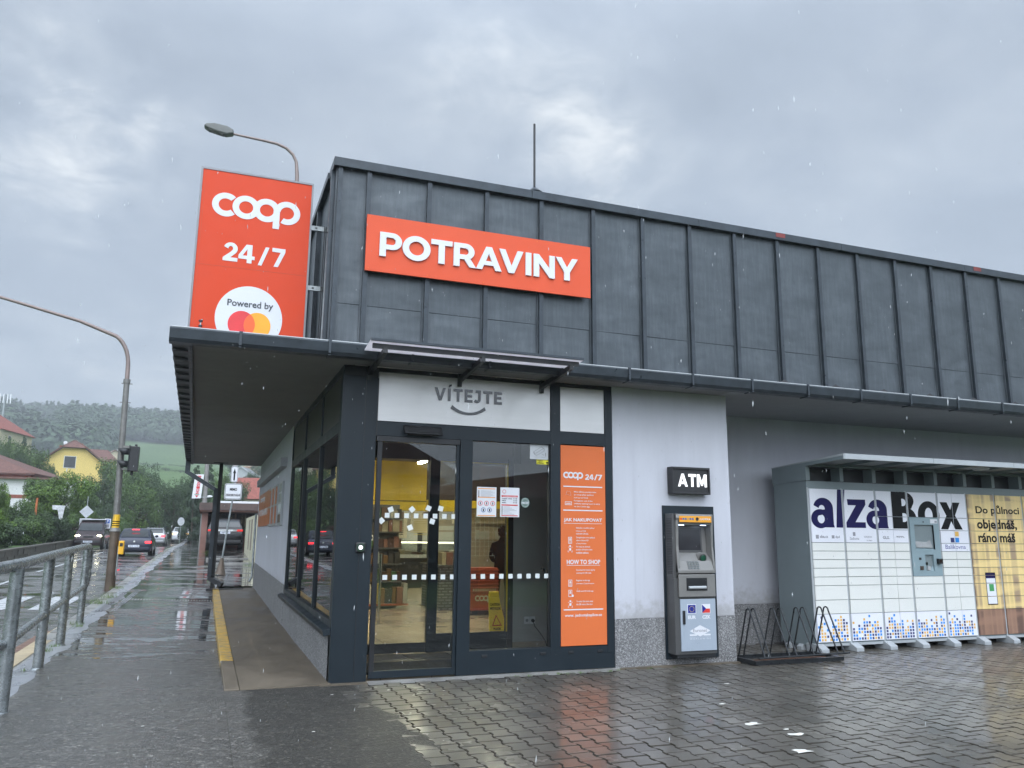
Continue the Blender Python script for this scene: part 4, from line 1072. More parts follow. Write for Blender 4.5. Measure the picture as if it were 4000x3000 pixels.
fk = NT('frosted_sheet'); fk.set('Base Color', (.84, .82, .84)); fk.set('Roughness', .3)
_tl = fk.n('ShaderNodeBsdfTranslucent'); _tl.inputs[0].default_value = (.92, .90, .92, 1); _mx = fk.n('ShaderNodeMixShader'); _mx.inputs[0].default_value = .55
fk.l(fk.b.outputs[0], _mx.inputs[1]); fk.l(_tl.outputs[0], _mx.inputs[2]); fk.l(_mx.outputs[0], fk.t.nodes['Material Output'].inputs[0]); frosted = fk.m
t = empty('glass_canopy', (1.4, -.1, 3.55), 0, 'small glass canopy on three black brackets above the entrance', 'canopy')
for x in (.30, 1.42, 2.52):
    mb = MB(); mb.bar((x, -.005, 3.50), (x, -.93, 3.58), .045, .06, blk); mb.bar((x, -.0, 3.42), (x, -.03, 3.58), .05, .05, blk); mb.build('bracket', parent=t)
mb = MB(); mb.bar((.16, -.90, 3.625), (2.62, -.90, 3.625), .035, .05, blk); mb.bar((.25, -.52, 3.59), (2.56, -.52, 3.59), .04, .04, blk); mb.build('rail', parent=t)
mb = MB(); mb.bar((1.385, -.02, 3.585), (1.385, -.99, 3.665), 2.52, .014, frosted); mb.build('sheet', parent=t)
mb = MB(); mb.bar((.125, -.995, 3.672), (2.645, -.995, 3.672), .02, .028, zinc_d); mb.build('edge', parent=t)

orange2 = mat('panel_foil_orange', (.66, .155, .045), .5, 0, .03, 2, spec=.3)
t = empty('instruction_panel', (3.1, .01, .3), 0, 'tall orange panel with white shopping instructions right of the fixed pane', 'information panel')
mb = MB(); mb.box(2.79, .0, .296, 3.42, .03, 2.766, orange2); mb.build('panel', parent=t)
mb = MB(); d0 = -.0006
coop_logo(mb, (2.825, 3.105, 2.325, 2.428), d=d0, m=white, thick=.001); glyph_text(mb, '24', (3.135, 3.255, 2.335, 2.405), d=d0, thick=.001, m=white, gap=.02); glyph_text(mb, '/', (3.262, 3.31, 2.333, 2.407), d=d0, thick=.001, m=white); glyph_text(mb, '7', (3.31, 3.375, 2.335, 2.405), d=d0, thick=.001, m=white)
mb.build('wordmark', parent=t)
mb = MB()
for a, b, z in ((2.826, 3.376, 2.235), (2.826, 3.376, 1.936), (2.826, 3.37, .718)): mb.box(a, d0-.001, z, b, d0, z+.014, white)
put_text(mb, 'JAK NAKUPOVAT', (2.832, 3.368, 1.792, 1.845), d=d0, thick=.001, bold=.022, m=white); mb.box(2.832, d0-.001, 1.776, 3.368, d0, 1.781, white)
put_text(mb, 'HOW TO SHOP', (2.870, 3.335, 1.275, 1.330), d=d0, thick=.001, bold=.022, m=white); mb.box(2.87, d0-.001, 1.259, 3.335, d0, 1.264, white)
put_text(mb, 'www. jednotakaplice.cz', (2.842, 3.352, .630, .675), d=d0, thick=.001, bold=.012, m=white)
def para(lines, x, z, w, b=.008):
    for i, s_ in enumerate(lines): put_text(mb, s_, (x, x+w*len(s_), z-i*.036-.002, z-i*.036+.022), d=d0, thick=.001, bold=b, m=white)
para(['Mimo běžnou prodejní dobu', 'je vstup přes aplikaci', 'DoKapsy od ČSOB.'], 2.975, 2.165, .0125); para(['Foreigners: out of the', 'ordinary opening hours is entry', 'via the Contio app.'], 2.975, 2.052, .0118)
para(['Stáhněte si mobilní aplikaci', 'DoKapsy od ČSOB', 'nasnímáním QR kódu.'], 3.00, 1.712, .0092); para(['Zaregistrujte se do aplikace,', 'vyberte Obchod 24/7', 'a Český Krumlov.'], 3.00, 1.592, .0092); para(['Pro vstup do obchodu', 'použijte QR kód ve svém', 'mobilním telefonu.'], 3.00, 1.478, .0098)
para(['Download the Contio app by', 'scanning the QR code.'], 3.00, 1.192, .0100); para(['Register in the app', 'and select Český Krumlov.'], 3.00, 1.065, .0100); para(['Verify your ID in the app.'], 3.00, .935, .0092); para(['To enter the store, scan', 'the QR code at the door.'], 3.00, .812, .0095)
mb.build('lettering', parent=t)
mb = MB()
def fr_(x0, x1, z0, z1, w=.006):
    for a in ((x0, x1, z0, z0+w), (x0, x1, z1-w, z1), (x0, x0+w, z0+w, z1-w), (x1-w, x1, z0+w, z1-w)): mb.box(a[0], d0-.001, a[2], a[1], d0, a[3], white)
for z, kind in ((1.552, 'id'), (1.445, 'scan'), (1.028, 'id'), (.905, 'ver'), (.775, 'scan')):
    if z < 1.55: mb.build('pictogram', parent=t); mb = MB()
    if kind in ('id', 'ver'):
        fr_(2.892, 2.942, z-.025, z+.058); mb.disc((2.917, d0, z+.038), .008, m=white, t=.001, n=10); mb.box(2.905, d0-.001, z+.014, 2.929, d0, z+.028, white)
        if kind == 'id': mb.box(2.903, d0-.001, z-.002, 2.931, d0, z+.002, white); mb.box(2.903, d0-.001, z-.014, 2.931, d0, z-.010, white)
        else: mb.disc((2.95, d0, z-.012), .014, m=white, t=.0012, n=12)
    else:
        mb.box(2.904, d0-.001, z-.002, 2.930, d0, z+.028, white); mb.disc((2.917, d0, z+.052), .012, m=white, t=.001, n=12)
        for a in ((2.886, 2.900, z-.022, z-.016), (2.934, 2.948, z-.022, z-.016), (2.886, 2.891, z-.016, z+.0), (2.943, 2.948, z-.016, z+.0), (2.886, 2.900, z+.036, z+.042), (2.934, 2.948, z+.036, z+.042)): mb.box(a[0], d0-.001, a[2], a[1], d0, a[3], white)
mb.build('pictogram', parent=t); mb = MB(); fr_(2.848, 2.942, 2.008, 2.052); put_text(mb, 'contio', (2.862, 2.928, 2.020, 2.038), d=d0, thick=.001, bold=.03, m=white)
mb.build('pictogram', parent=t); mb = MB()
for p, q in (((2.86, 2.135), (2.875, 2.185)), ((2.875, 2.185), (2.925, 2.175)), ((2.925, 2.175), (2.932, 2.128)), ((2.86, 2.145), (2.935, 2.125))): mb.bar((p[0], d0-.0005, p[1]), (q[0], d0-.0005, q[1]), .006, .001, white)
mb.build('pictogram', parent=t)

# street side of the shop: shutter box and notice cases
t = empty('shutter_box', (-.06, 10, 2.9), 0, 'long grey shutter box high on the street side wall', 'shutter box')
mb = MB(); mb.box(-.125, 6.66, 2.90, -.001, 14.2, 3.075, wall_d); mb.build('box', parent=t, bevel=.005)
t = empty('orange_notice', (-.03, 12, 1.8), 0, 'orange coop poster on the street side wall', 'poster')
mb = MB(); mb.box(-.03, 10.45, 1.82, -.001, 14.2, 2.66, mat('brown_orange_poster', (.50, .13, .025), .35)); mb.build('panel', parent=t)
mb = MB(); coop_logo_y = (13.7, 11.6, 2.42, 2.58)
q = MB(); put_text(q, 'POTRAVINY', (13.8, 10.7, 2.08, 2.25), plane='x', d=-.031, thick=.002, bold=.03, m=white); mb.add(q.v, q.f, white)
q = MB(); put_text(q, 'coop', (13.6, 11.9, 2.40, 2.56), plane='x', d=-.031, thick=.002, bold=.04, m=white); mb.add(q.v, q.f, white); mb.build('lettering', parent=t)
for i, (a, b) in enumerate(((9.65, 10.3), (8.75, 9.4), (7.95, 8.5), (6.9, 7.6))):
    t = empty('notice_case', (-.03, a, 1.8), 0, ['glass notice case directly beside the orange poster', 'second glass notice case from the orange poster', 'third glass notice case from the orange poster', 'glass notice case nearest the side windows, with pale sheets'][i], 'notice case', 'notice cases on the street side wall')
    mb = MB(); mb.box(-.045, a, 1.79, -.001, b, 2.64, grey_l); mb.build('frame', parent=t, bevel=.004)
    mb = MB()
    if i < 3: mb.box(-.048, a+.06, 1.84, -.0455, b-.06, 2.20, MATS['brown_orange_poster']); mb.box(-.048, a+.06, 2.24, -.0455, b-.06, 2.60, MATS['brown_orange_poster'])
    else:
        for z in (1.84, 2.04, 2.24, 2.44): mb.box(-.048, a+.06, z, -.0455, b-.06, z+.16, [grey_w, pk[3], stk, grey_w][int(z*5) % 4])
    mb.build('sheet', parent=t)
# lightning rod
t = empty('lightning_rod', (3.64, 3, 6.0), 0, 'thin lightning rod standing on the flat shop roof', 'lightning rod')
mb = MB(); mb.tube([(3.64, 3, 6.0), (3.64, 3, 7.6)], .026, 8, blk2); mb.tube([(3.64, 3, 7.6), (3.635, 3, 8.95)], .021, 8, blk2); mb.build('rod', parent=t)
mb = MB(); mb.tube([(3.64, 3, 7.62), (3.64, 3, 7.72)], [.15, .03], 14, zinc_d); mb.tube([(3.64, 3, 6.04), (3.64, 3, 6.16)], [.18, .12], 14, kerb_m); mb.build('cone', parent=t)
# ATM sign
t = empty('atm_sign', (4.65, -.1, 2.18), 0, 'black light box with white ATM letters above the cash machine', 'sign')
mb = MB(); mb.box(4.353, -.105, 2.185, 4.945, .0, 2.545, blk2); mb.box(4.353, -.125, 2.515, 4.945, -.105, 2.545, blk2); mb.box(4.353, -.125, 2.185, 4.945, -.105, 2.21, blk2); mb.box(4.353, -.125, 2.21, 4.375, -.105, 2.515, blk2); mb.box(4.923, -.125, 2.21, 4.945, -.105, 2.515, blk2); mb.build('housing', parent=t, bevel=.004)
mb = MB(); glyph_text(mb, 'ATM', (4.45, 4.90, 2.285, 2.455), d=-.1055, thick=.003, m=mat('lit_letters', (.9, .9, .9), .4, emit=(1, 1, 1), es=.35), gap=.10); mb.build('lettering', parent=t)

# ------------------------------------------------------------------ cash machine
t = empty('cash_machine', (4.62, -.15, .1), 0, 'grey cash machine with orange header strip set against a dark wall plate', 'cash machine')
AX0, AX1, AY = 4.29, 4.905, -.215
mg = mat('atm_grey', (.21, .205, .195), .38, .25, .06, 3); mgd = mat('atm_dark_grey', (.075, .075, .075), .4, .1, .08); mlt = mat('atm_pale_panel', (.33, .38, .44), .35, 0, .04)
mb = MB(); mb.box(4.262, -.012, .084, 5.056, .010, 2.033, anth); mb.build('wall_plate', parent=t)
mb = MB()
mb.box(AX0, AY+.02, .16, AX1, -.012, 1.10, mgd); mb.box(AX0+.03, AY+.03, .115, AX1-.02, -.012, .16, blk)
mb.box(AX0-.0, AY+.03, 1.10, AX0+.045, -.012, 1.925, mgd)
for i in range(34): mb.box(AX0-.004, AY+.04, 1.16+i*.021, AX0+.0, -.05, 1.17+i*.021, blk2)
mb.build('cabinet', parent=t, bevel=.006)
mb = MB(); mb.prism([(-.13, 1.10), (-.012, 1.10), (-.012, 1.92), (AY+.01, 1.92), (AY-.005, 1.87), (AY+.03, 1.80), (AY+.03, 1.78), (-.06, 1.78), (-.085, 1.42), (-.19, 1.32), (-.235, 1.20), (-.235, 1.165), (AY+.0, 1.165)], 'x', AX0+.045, AX1-.03, mg)
mb.prism([(-.012, 1.165), (AY-.01, 1.165), (AY-.01, 1.25), (AY+.02, 1.5), (AY+.005, 1.92), (-.012, 1.92)], 'x', AX1-.03, AX1, mg)
mb.prism([(-.012, 1.165), (AY-.01, 1.165), (AY-.01, 1.25), (AY+.02, 1.5), (AY+.005, 1.92), (-.012, 1.92)], 'x', AX0+.045, AX0+.085, mg)
mb.build('upper_housing', parent=t, bevel=.005)
mb = MB(); mb.box(AX0+.09, AY-.009, 1.815, AX1-.035, AY+.0, 1.895, mat('atm_orange', (.75, .33, .03), .35)); hd = mb.build('header_strip', parent=t)
mb = MB(); cc = [rdp, blp, blp, mat('card_mix', (.5, .3, .1), .5), blp, blp]
for i in range(6): mb.box(AX0+.10+i*.036, AY-.0105, 1.845, AX0+.128+i*.036, AY-.0092, 1.868, cc[i])
mb.disc((AX0+.36, AY-.0092, 1.857), .022, m=blk, t=.006, n=16); put_text(mb, 'CAMERA', (AX0+.40, AX1-.05, 1.845, 1.868), d=AY-.0092, thick=.001, bold=.02, m=white); mb.build('card_logos', parent=hd)
led = mat('atm_led', (1, 1, 1), .3, emit=(.55, .7, 1), es=3)
for x in (AX0+.15, AX1-.13): mb = MB(); mb.box(x-.03, AY+.04, 1.775, x+.04, AY+.07, 1.785, led); mb.build('hood_light', parent=t)
def onface(x0, x1, za, zb, off, m_, name, bev=0, par=None):
    # face runs from (y=-.06,z=1.78) to (y=-.085,z=1.42)
    f_ = lambda z: -.085+(z-1.42)/(1.36/3.78)*.025 if False else -.085+(z-1.42)/.36*.025
    m1 = MB(); a, b = f_(za), f_(zb)
    m1.add([(x0, a-off, za), (x1, a-off, za), (x1, b-off, zb), (x0, b-off, zb), (x0, a+.02, za), (x1, a+.02, za), (x1, b+.02, zb), (x0, b+.02, zb)], [(0, 1, 2, 3), (4, 7, 6, 5), (0, 4, 5, 1), (2, 6, 7, 3), (0, 3, 7, 4), (1, 5, 6, 2)], m_)
    return m1.build(name, parent=par or t, bevel=bev)
bz = onface(AX0+.10, AX1-.10, 1.43, 1.745, .012, mgd, 'screen_bezel', .004)
onface(AX0+.125, AX1-.125, 1.455, 1.725, .0135, mat('screen_glass', (.022, .024, .028), .08, 0, .1), 'screen', par=bz)
def onlow(x0, x1, za, zb, off, m_, name):  # face from (-.085,1.42) to (-.19,1.32)
    f_ = lambda z: -.19+(z-1.32)/.10*.105
    m1 = MB(); a, b = f_(za), f_(zb)
    m1.add([(x0, a-off, za-off), (x1, a-off, za-off), (x1, b-off, zb-off), (x0, b-off, zb-off), (x0, a+.02, za), (x1, a+.02, za), (x1, b+.02, zb), (x0, b+.02, zb)], [(0, 1, 2, 3), (4, 7, 6, 5), (0, 4, 5, 1), (2, 6, 7, 3), (0, 3, 7, 4), (1, 5, 6, 2)], m_)
    return m1.build(name, parent=t)
onlow(AX0+.11, AX0+.19, 1.335, 1.395, .006, blk, 'receipt_slot'); onlow(AX0+.22, AX0+.36, 1.36, 1.395, .004, MATS['atm_orange'], 'orange_label')
mb = MB(); mb.tube([(AX0+.45, -.10, 1.37), (AX0+.45, -.185, 1.355)], .062, 20, mg); mb.tube([(AX0+.45, -.185, 1.355), (AX0+.45, -.197, 1.353)], .05, 20, blk); cr_ = mb.build('card_reader', parent=t)
mb = MB(); mb.tube([(AX0+.45, -.196, 1.353), (AX0+.45, -.200, 1.352)], [.040, .036], 20, mat('reader_green', (.008, .05, .03), .2, emit=(.01, .3, .12), es=.03)); mb.build('card_slot', parent=cr_)
mb = MB()
for i in range(4):
    for j in range(4):
        y_, z_ = -.195-.009*j, 1.305-.026*j; mb.box(AX0+.20+i*.045, y_-.012, z_-.008, AX0+.235+i*.045, y_, z_+.008, galv)
mb.build('keypad', parent=t)
mb = MB(); mb.box(AX0+.055, AY-.012, .865, AX1-.008, AY+.02, 1.150, mg); dp = mb.build('dispenser_panel', parent=t, bevel=.01)
mb = MB(); mb.box(AX0+.165, AY-.016, .945, AX0+.475, AY-.0125, 1.105, blk); mb.build('cash_slot', parent=dp)
mb = MB(); mb.tube([(AX0+.19, AY-.022, .985), (AX0+.45, AY-.022, .985)], .02, 10, grey_l); mb.build('shutter_roll', parent=dp)
mb = MB(); mb.box(AX0+.075, AY+.002, .20, AX1-.012, AY+.02, .84, mlt); lw = mb.build('service_door', parent=t, bevel=.004)
mb = MB(); mb.box(AX0+.10, AY-.012, .53, AX0+.138, AY+.001, .70, blk); mb.build('door_handle', parent=lw, bevel=.006)
mb = MB(); dd = AY+.0015
mb.box(AX0+.175, dd-.001, .66, AX0+.305, dd, .775, white); mb.box(AX0+.183, dd-.002, .667, AX0+.297, dd-.001, .768, mat('flag_blue', (.01, .02, .22), .4))
for k in range(12):
    a = 2*PI*k/12; mb.disc((AX0+.24+.034*math.cos(a), dd-.002, .7175+.034*math.sin(a)), .0045, m=mat('star_yellow', (.8, .6, .05), .4), t=.001, n=6)
fx0, fx1, fz0, fz1 = AX0+.39, AX0+.52, .66, .775
mb.box(fx0, dd-.001, fz0, fx1, dd, fz1, white); mb.box(fx0+.006, dd-.002, fz0+.006, fx1-.006, dd-.001, (fz0+fz1)/2, rdp); mb.prism([(fx0+.006, fz0+.006), (fx0+.065, (fz0+fz1)/2), (fx0+.006, fz1-.006)], 'y', dd-.003, dd-.002, MATS['flag_blue'])
mb.build('flag_labels', parent=lw)
mb = MB(); put_text(mb, 'EUR', (AX0+.18, AX0+.30, .592, .636), d=dd, thick=.001, bold=.05, m=white); put_text(mb, 'CZK', (AX0+.395, AX0+.52, .592, .636), d=dd, thick=.001, bold=.05, m=white)
cx_, cz_ = AX0+.355, .445
mb.prism([(cx_-.155, cz_), (cx_, cz_-.07), (cx_+.155, cz_), (cx_, cz_+.07)], 'y', dd-.001, dd, white)
mb.box(cx_-.155, dd-.001, cz_-.060, cx_-.05, dd, cz_-.040, white); mb.box(cx_+.05, dd-.001, cz_-.060, cx_+.155, dd, cz_-.040, white)
put_text(mb, 'Euronet', (cx_-.105, cx_+.105, cz_-.015, cz_+.025), d=dd-.001, thick=.001, bold=.01, m=greyink)
put_text(mb, 'WORLDWIDE', (cx_-.155, cx_+.155, cz_-.105, cz_-.088), d=dd, thick=.001, bold=.0, m=white, spacing=1.6); mb.box(cx_-.155, dd-.001, cz_-.079, cx_+.155, dd, cz_-.077, white); mb.build('lettering', parent=lw)
# ------------------------------------------------------------------ parcel locker wall
import numpy as np
LY = .45
t = lock = empty('parcel_locker', (9.5, .8, 0), 0, 'long grey parcel locker wall with white doors and large blue and black lettering', 'parcel locker')
lg = mat('locker_grey_green', (.185, .225, .235), .38, 0, .05, 1.5); lg2 = mat('locker_pale_grey', (.36, .385, .40), .4, 0, .05)
dcream = mat('cream_door', (.72, .725, .69), .35, 0, .025, 1.2, rv=.05); dwhite = mat('white_door', (.76, .77, .83), .35, 0, .02, 1.2)
XE = [7.05]+[7.713+.643*i for i in range(12)]
NC = 11
LX1 = 7.07+.643*NC
mb = MB()
mb.box(7.05, LY, .075, LX1, 1.2, 2.48, lg); mb.box(7.05, .98, 2.48, LX1, 1.2, 2.66, lg)
mb.prism([(LY-.02, 2.485), (1.205, 2.465), (1.205, 2.722), (-.36, 2.812), (-.36, 2.742), (LY-.02, 2.70)], 'x', 7.035, 7.06, lg)
mb.box(7.06, LY-.02, 2.70, LX1, LY+.02, 2.735, lg)
for i in range(NC+1):
    x = 7.07+.643*i; mb.box(x-.028 if i else 7.061, LY-.018, 2.49, x+.04, LY+.02, 2.70, lg); 
    if i: mb.box(x-.03, LY-.018, 2.49, x-.028, LY+.3, 2.70, lg)
for i in range(NC+1):
    x = 7.07+.643*i-.022; mb.box(x-.005, LY-.010, .11, x+.027, LY, 2.38, lg2)
mb.box(7.05, LY-.012, .075, LX1, LY+.0, .112, lg2)
body = mb.build('body', parent=t)
mb = MB(); mb.box(7.07, .62, 2.485, LX1, .64, 2.70, blk); mb.build('vent_shade_sheet', parent=t)  # black sheet standing in for the shade inside the openings
mb = MB()
mb.prism([(-.37, 2.742), (-.37, 2.818), (1.21, 2.728), (1.21, 2.715), (-.355, 2.79), (-.355, 2.742)], 'x', 7.03, LX1, lg2)
for i in range(int(NC*1.0)):
    x = 7.07+.643*i; mb.prism([(-.35, 2.745), (-.35, 2.79), (.9, 2.735), (LY, 2.70)], 'x', x-.01, x+.012, lg)
mb.build('canopy_roof', parent=t)
mb = MB()
for i in range(4): mb.box(7.05+i*1.68, -.372, 2.738, 7.05+i*1.68+.004, -.369, 2.82, lg)
mb.build('roof_joint', parent=t)
mb = MB(); mb.tube([(10.0, -.12, 2.71), (10.0, -.12, 2.735)], [.10, .13], 18, lg2); mb.build('roof_light', parent=t)
for i in range(NC+1):
    x = 7.09+.643*i
    mb = MB(); mb.prism([(.30, .0), (.30, .055), (.42, .115), (.62, .115), (.62, .0)], 'x', x-.07, x+.07, lg2); mb.build('foot', parent=t, bevel=.006)
for y in (.75, 1.0):
    mb = MB(); mb.prism([(7.0, 0), (7.0, .05), (7.1, .12), (7.2, .12), (7.2, 0)], 'y', y-.05, y+.05, lg2); mb.build('foot', parent=t)
ROW = [2.368, 1.972, 1.77, 1.568, 1.44, 1.315, 1.19, 1.063, .938, .73, .53, .13]
def letters():
    """collect every printed mark as (material, mesh builder) before cutting it to the doors"""
    out = []
    def X(px): return at(px, 2050, LY).x
    c = lambda x: X(3100+.4069*x)
    zb, zx, zc = 1.79, 2.222, 2.365
    def G(loops, u0, u1, z0, z1, m_, off=0, w=1., h=1.):
        q = MB(); L = [[(u0+(x/w)*(u1-u0), z0+(y/h)*(z1-z0)) for x, y in l] for l in loops]
        me = poly_mesh(L); vs = [v.co.copy() for v in me.vertices]
        # flat front only, 1.5 mm proud of the door
        q.add([(v.x, -.0015-off if v.z > 0 else 0, v.y) for v in vs], [tuple(p.vertices) for p in me.polygons], m_)
        bpy.data.meshes.remove(me); out.append((m_, q))
    def low_a(u0, u1):
        G([arc(.39, .295, .39, .33, 0, 350, 30), arc(.42, .29, .15, .155, 0, 350, 20)], u0, u1, zb, zx, navy, 0)
        G([[(.56, .0), (.98, .0), (.95, .10), (.95, .68)] + arc(.53, .66, .42, .36, 0, 165, 16) + [(.34, .66)] + arc(.47, .64, .13, .13, 150, 0, 8) + [(.60, .5)]], u0, u1, zb, zx, navy, .0005)
        G([[(.30, .40), (.62, .46), (.62, .62), (.40, .60)]], u0, u1, zb, zx, navy, .0010)
    low_a(c(163), c(388))
    G([[(0, 0), (.62, 0), (1, 1), (.28, 1)]], c(400), c(500), zb, zc, navy)
    G([[(0, 0), (.95, 0), (.95, .20), (.45, .20), (1, .82), (1, 1), (.10, 1), (.12, .79), (.52, .79), (0, .18)]], c(498), c(692), zb, zx, navy)
    low_a(c(692), c(905))
    G([[(0, 0), (.52, 0)] + arc(.55, .29, .45, .29, -90, 60, 12) + [(.82, .55)] + arc(.52, .76, .42, .24, -35, 90, 12) + [(0, 1)], [(.42, .18), (.50, .18)] + arc(.50, .30, .13, .12, -90, 90, 8) + [(.42, .42)], [(.42, .61), (.48, .61)] + arc(.48, .71, .12, .10, -90, 90, 8) + [(.42, .81)]], c(945), c(1172), zb, zc, ink)
    G([arc(.5, .5, .5, .52, 0, 350, 34), arc(.5, .5, .18, .28, 0, 350, 26)], c(1190), c(1398), zb, zx, ink)
    G([[(0, 0), (.33, 0), (.50, .30), (.66, 0), (1, 0), (.70, .52), (.96, 1), (.63, 1), (.50, .72), (.36, 1), (.04, 1), (.30, .50)]], c(1400), c(1608), zb, zx, ink)
    def T(body, x0, x1, y0, y1, m_, bold, plane=None):
        q = MB(); me = text_mesh(body, bold); vs = [v.co.copy() for v in me.vertices]
        a0 = min(v.x for v in vs); a1 = max(v.x for v in vs); b0 = min(v.y for v in vs); b1 = max(v.y for v in vs)
        U0, U1 = at(x0, (y0+y1)/2, LY), at(x1, (y0+y1)/2, LY)
        Z0, Z1 = at((x0+x1)/2, y1, LY).z, at((x0+x1)/2, y0, LY).z
        q.add([(U0.x+(v.x-a0)/(a1-a0)*(U1.x-U0.x), -.0015 if v.z > 0 else 0, Z0+(v.y-b0)/(b1-b0)*(Z1-Z0)) for v in vs], [tuple(p.vertices) for p in me.polygons], m_)
        bpy.data.meshes.remove(me); out.append((m_, q))
    s = lambda x: 3100+.4069*x; h = lambda y: 1850+.4068*y
    T('Do půlnoci', s(1735), s(2150), h(306), h(408), ink, .020); T('objednáš,', s(1750), s(2130), h(442), h(560), ink, .028); T('ráno máš', s(1762), s(2115), h(572), h(662), ink, .028)
    T('alza.cz', s(243), s(320), h(590), h(618), greyink, .03); T('dpd', s(390), s(432), h(595), h(625), greyink, .02); T('Zásilkovna', s(527), s(618), h(610), h(636), greyink, .0); T('WE|DO', s(664), s(742), h(600), h(622), greyink, .0)
    T('by allegro', s(692), s(744), h(635), h(648), greyink, .01); T('GLS.', s(846), s(910), h(600), h(628), greyink, .04); T('PPL', s(1000), s(1055), h(600), h(616), greyink, .03)
    T('Balíkovna', s(1447), s(1640), h(682), h(724), mat('balik_blue', (.10, .11, .30), .4), .0)
    def SQ(x0, x1, y0, y1, m_):
        a, b = at(s(x0), h((y0+y1)/2), LY), at(s(x1), h((y0+y1)/2), LY); z0, z1 = at(s(x0), h(y1), LY).z, at(s(x0), h(y0), LY).z
        q = MB(); q.box(a.x, -.0015, z0, b.x, 0, z1, m_); out.append((m_, q))
    pb, po = mat('pixel_blue', (.02, .24, .68), .4), mat('pixel_orange', (.74, .44, .10), .4)
    pn = mat('pixel_navy', (.022, .028, .13), .4)
    SQ(1497, 1532, 616, 661, pn); SQ(1541, 1577, 616, 661, pb); SQ(1537, 1573, 557, 602, po)
    SQ(203, 232, 588, 624, greyink); SQ(356, 382, 592, 622, greyink); SQ(558, 582, 562, 598, greyink); SQ(977, 996, 600, 612, greyink)
    # coloured pixels rising along the lowest doors
    rq_ = random.Random(8)
    for ci in range(5):
        x0 = 7.075+.643*ci; n = 11
        for i in range(n):
            hgt = [4, 5, 3, 4, 3, 5, 4, 6, 5, 5, 4][(i+ci*3) % n]
            for j in range(hgt+3):
                if j > hgt: 
                    if rq_.random() > .22: continue
                elif j == hgt and rq_.random() > .6: continue
                if j < hgt and rq_.random() > .93: continue
                m_ = (pn, pb, po)[(i*2+j*(3+ci % 2)+int(rq_.random()*1.7)) % 3]
                xx, zz = x0+.018+i*.0515, .15+j*.0455
                q = MB(); q.box(xx, -.0015, zz, xx+.034, 0, zz+.033, m_); out.append((m_, q))
    # telephone on the printed picture
    a, b = at(3849, 2300, LY), at(3888, 2300, LY); z0, z1 = at(3868, 2362, LY).z, at(3868, 2236, LY).z
    def RB(u0, u1, w0, w1, m_, off):
        q = MB(); q.box(a.x+(b.x-a.x)*u0, -.0015-off, z0+(z1-z0)*w0, a.x+(b.x-a.x)*u1, 0, z0+(z1-z0)*w1, m_); out.append((m_, q))
    RB(0, 1, 0, 1, ink, 0); RB(.05, .95, .03, .97, dwhite, .0004); RB(.05, .95, .82, .97, navy, .0008); RB(.28, .74, .42, .64, mat('app_green', (.06, .32, .10), .4), .0008)
    T('Vyzvednuto', 3853, 3884, 2316, 2322, ink, .02)
    return out
LET = letters()
def clip(q, x0, x1, z0, z1):
    bm = bmesh.new()
    vs = [bm.verts.new(v) for v in q.v]
    for f in q.f:
        try: bm.faces.new([vs[i] for i in f])
        except ValueError: pass
    for co, no in (((x0, 0, 0), (-1, 0, 0)), ((x1, 0, 0), (1, 0, 0)), ((0, 0, z0), (0, 0, -1)), ((0, 0, z1), (0, 0, 1))):
        g_ = list(bm.verts)+list(bm.edges)+list(bm.faces)
        if not bm.faces: break
        bmesh.ops.bisect_plane(bm, geom=g_, plane_co=co, plane_no=no, clear_outer=True)
    bm.verts.index_update()
    r = ([tuple(v.co) for v in bm.verts], [tuple(v.index for v in f.verts) for f in bm.faces]); bm.free(); return r
BB = []
for m_, q in LET:
    xs = [v[0] for v in q.v]; zs_ = [v[2] for v in q.v]; BB.append((min(xs), max(xs), min(zs_), max(zs_)))
def m_poster(name, base, dark):
    k = NT(name); P = k.world()
    v = k.noise(4.0, 1, .4, vec=P, stretch=(1.6, .2, .03)); d = k.noise(2.6, 1, .4, vec=P, stretch=(.45, .2, 2.4), dist=.5)
    k.set('Base Color', k.mix(k.ramp(d, [(.48, 0), (.62, .6)]), k.ramp(v, [(.35, base), (.5, tuple(c*1.25 for c in base)), (.62, dark)]), tuple(min(1, c*1.35) for c in base)))
    k.set('Roughness', .35); return k.m
pos1 = m_poster('printed_curtain', (.66, .50, .22), (.38, .27, .17)); pos2 = m_poster('printed_brown_wood', (.26, .15, .10), (.14, .08, .06))
def door_(x0, x1, z1, z0, m_):
    g_ = .004; b = MB(); b.box(x0+g_, LY-.022, z0+g_, x1-g_, LY-.001, z1-g_, m_)
    d = b.build('locker_door', parent=lock, bevel=.002)
    pm = MB()
    for (mm, q), bb in zip(LET, BB):
        if bb[0] > x1 or bb[1] < x0 or bb[2] > z1 or bb[3] < z0: continue
        v, f = clip(q, x0+g_+.001, x1-g_-.001, z0+g_+.001, z1-g_-.001)
        if f: pm.add([(a, b_+LY-.0222, c) for a, b_, c in v], f, mm)
    if pm.f: pm.build('print', parent=d)
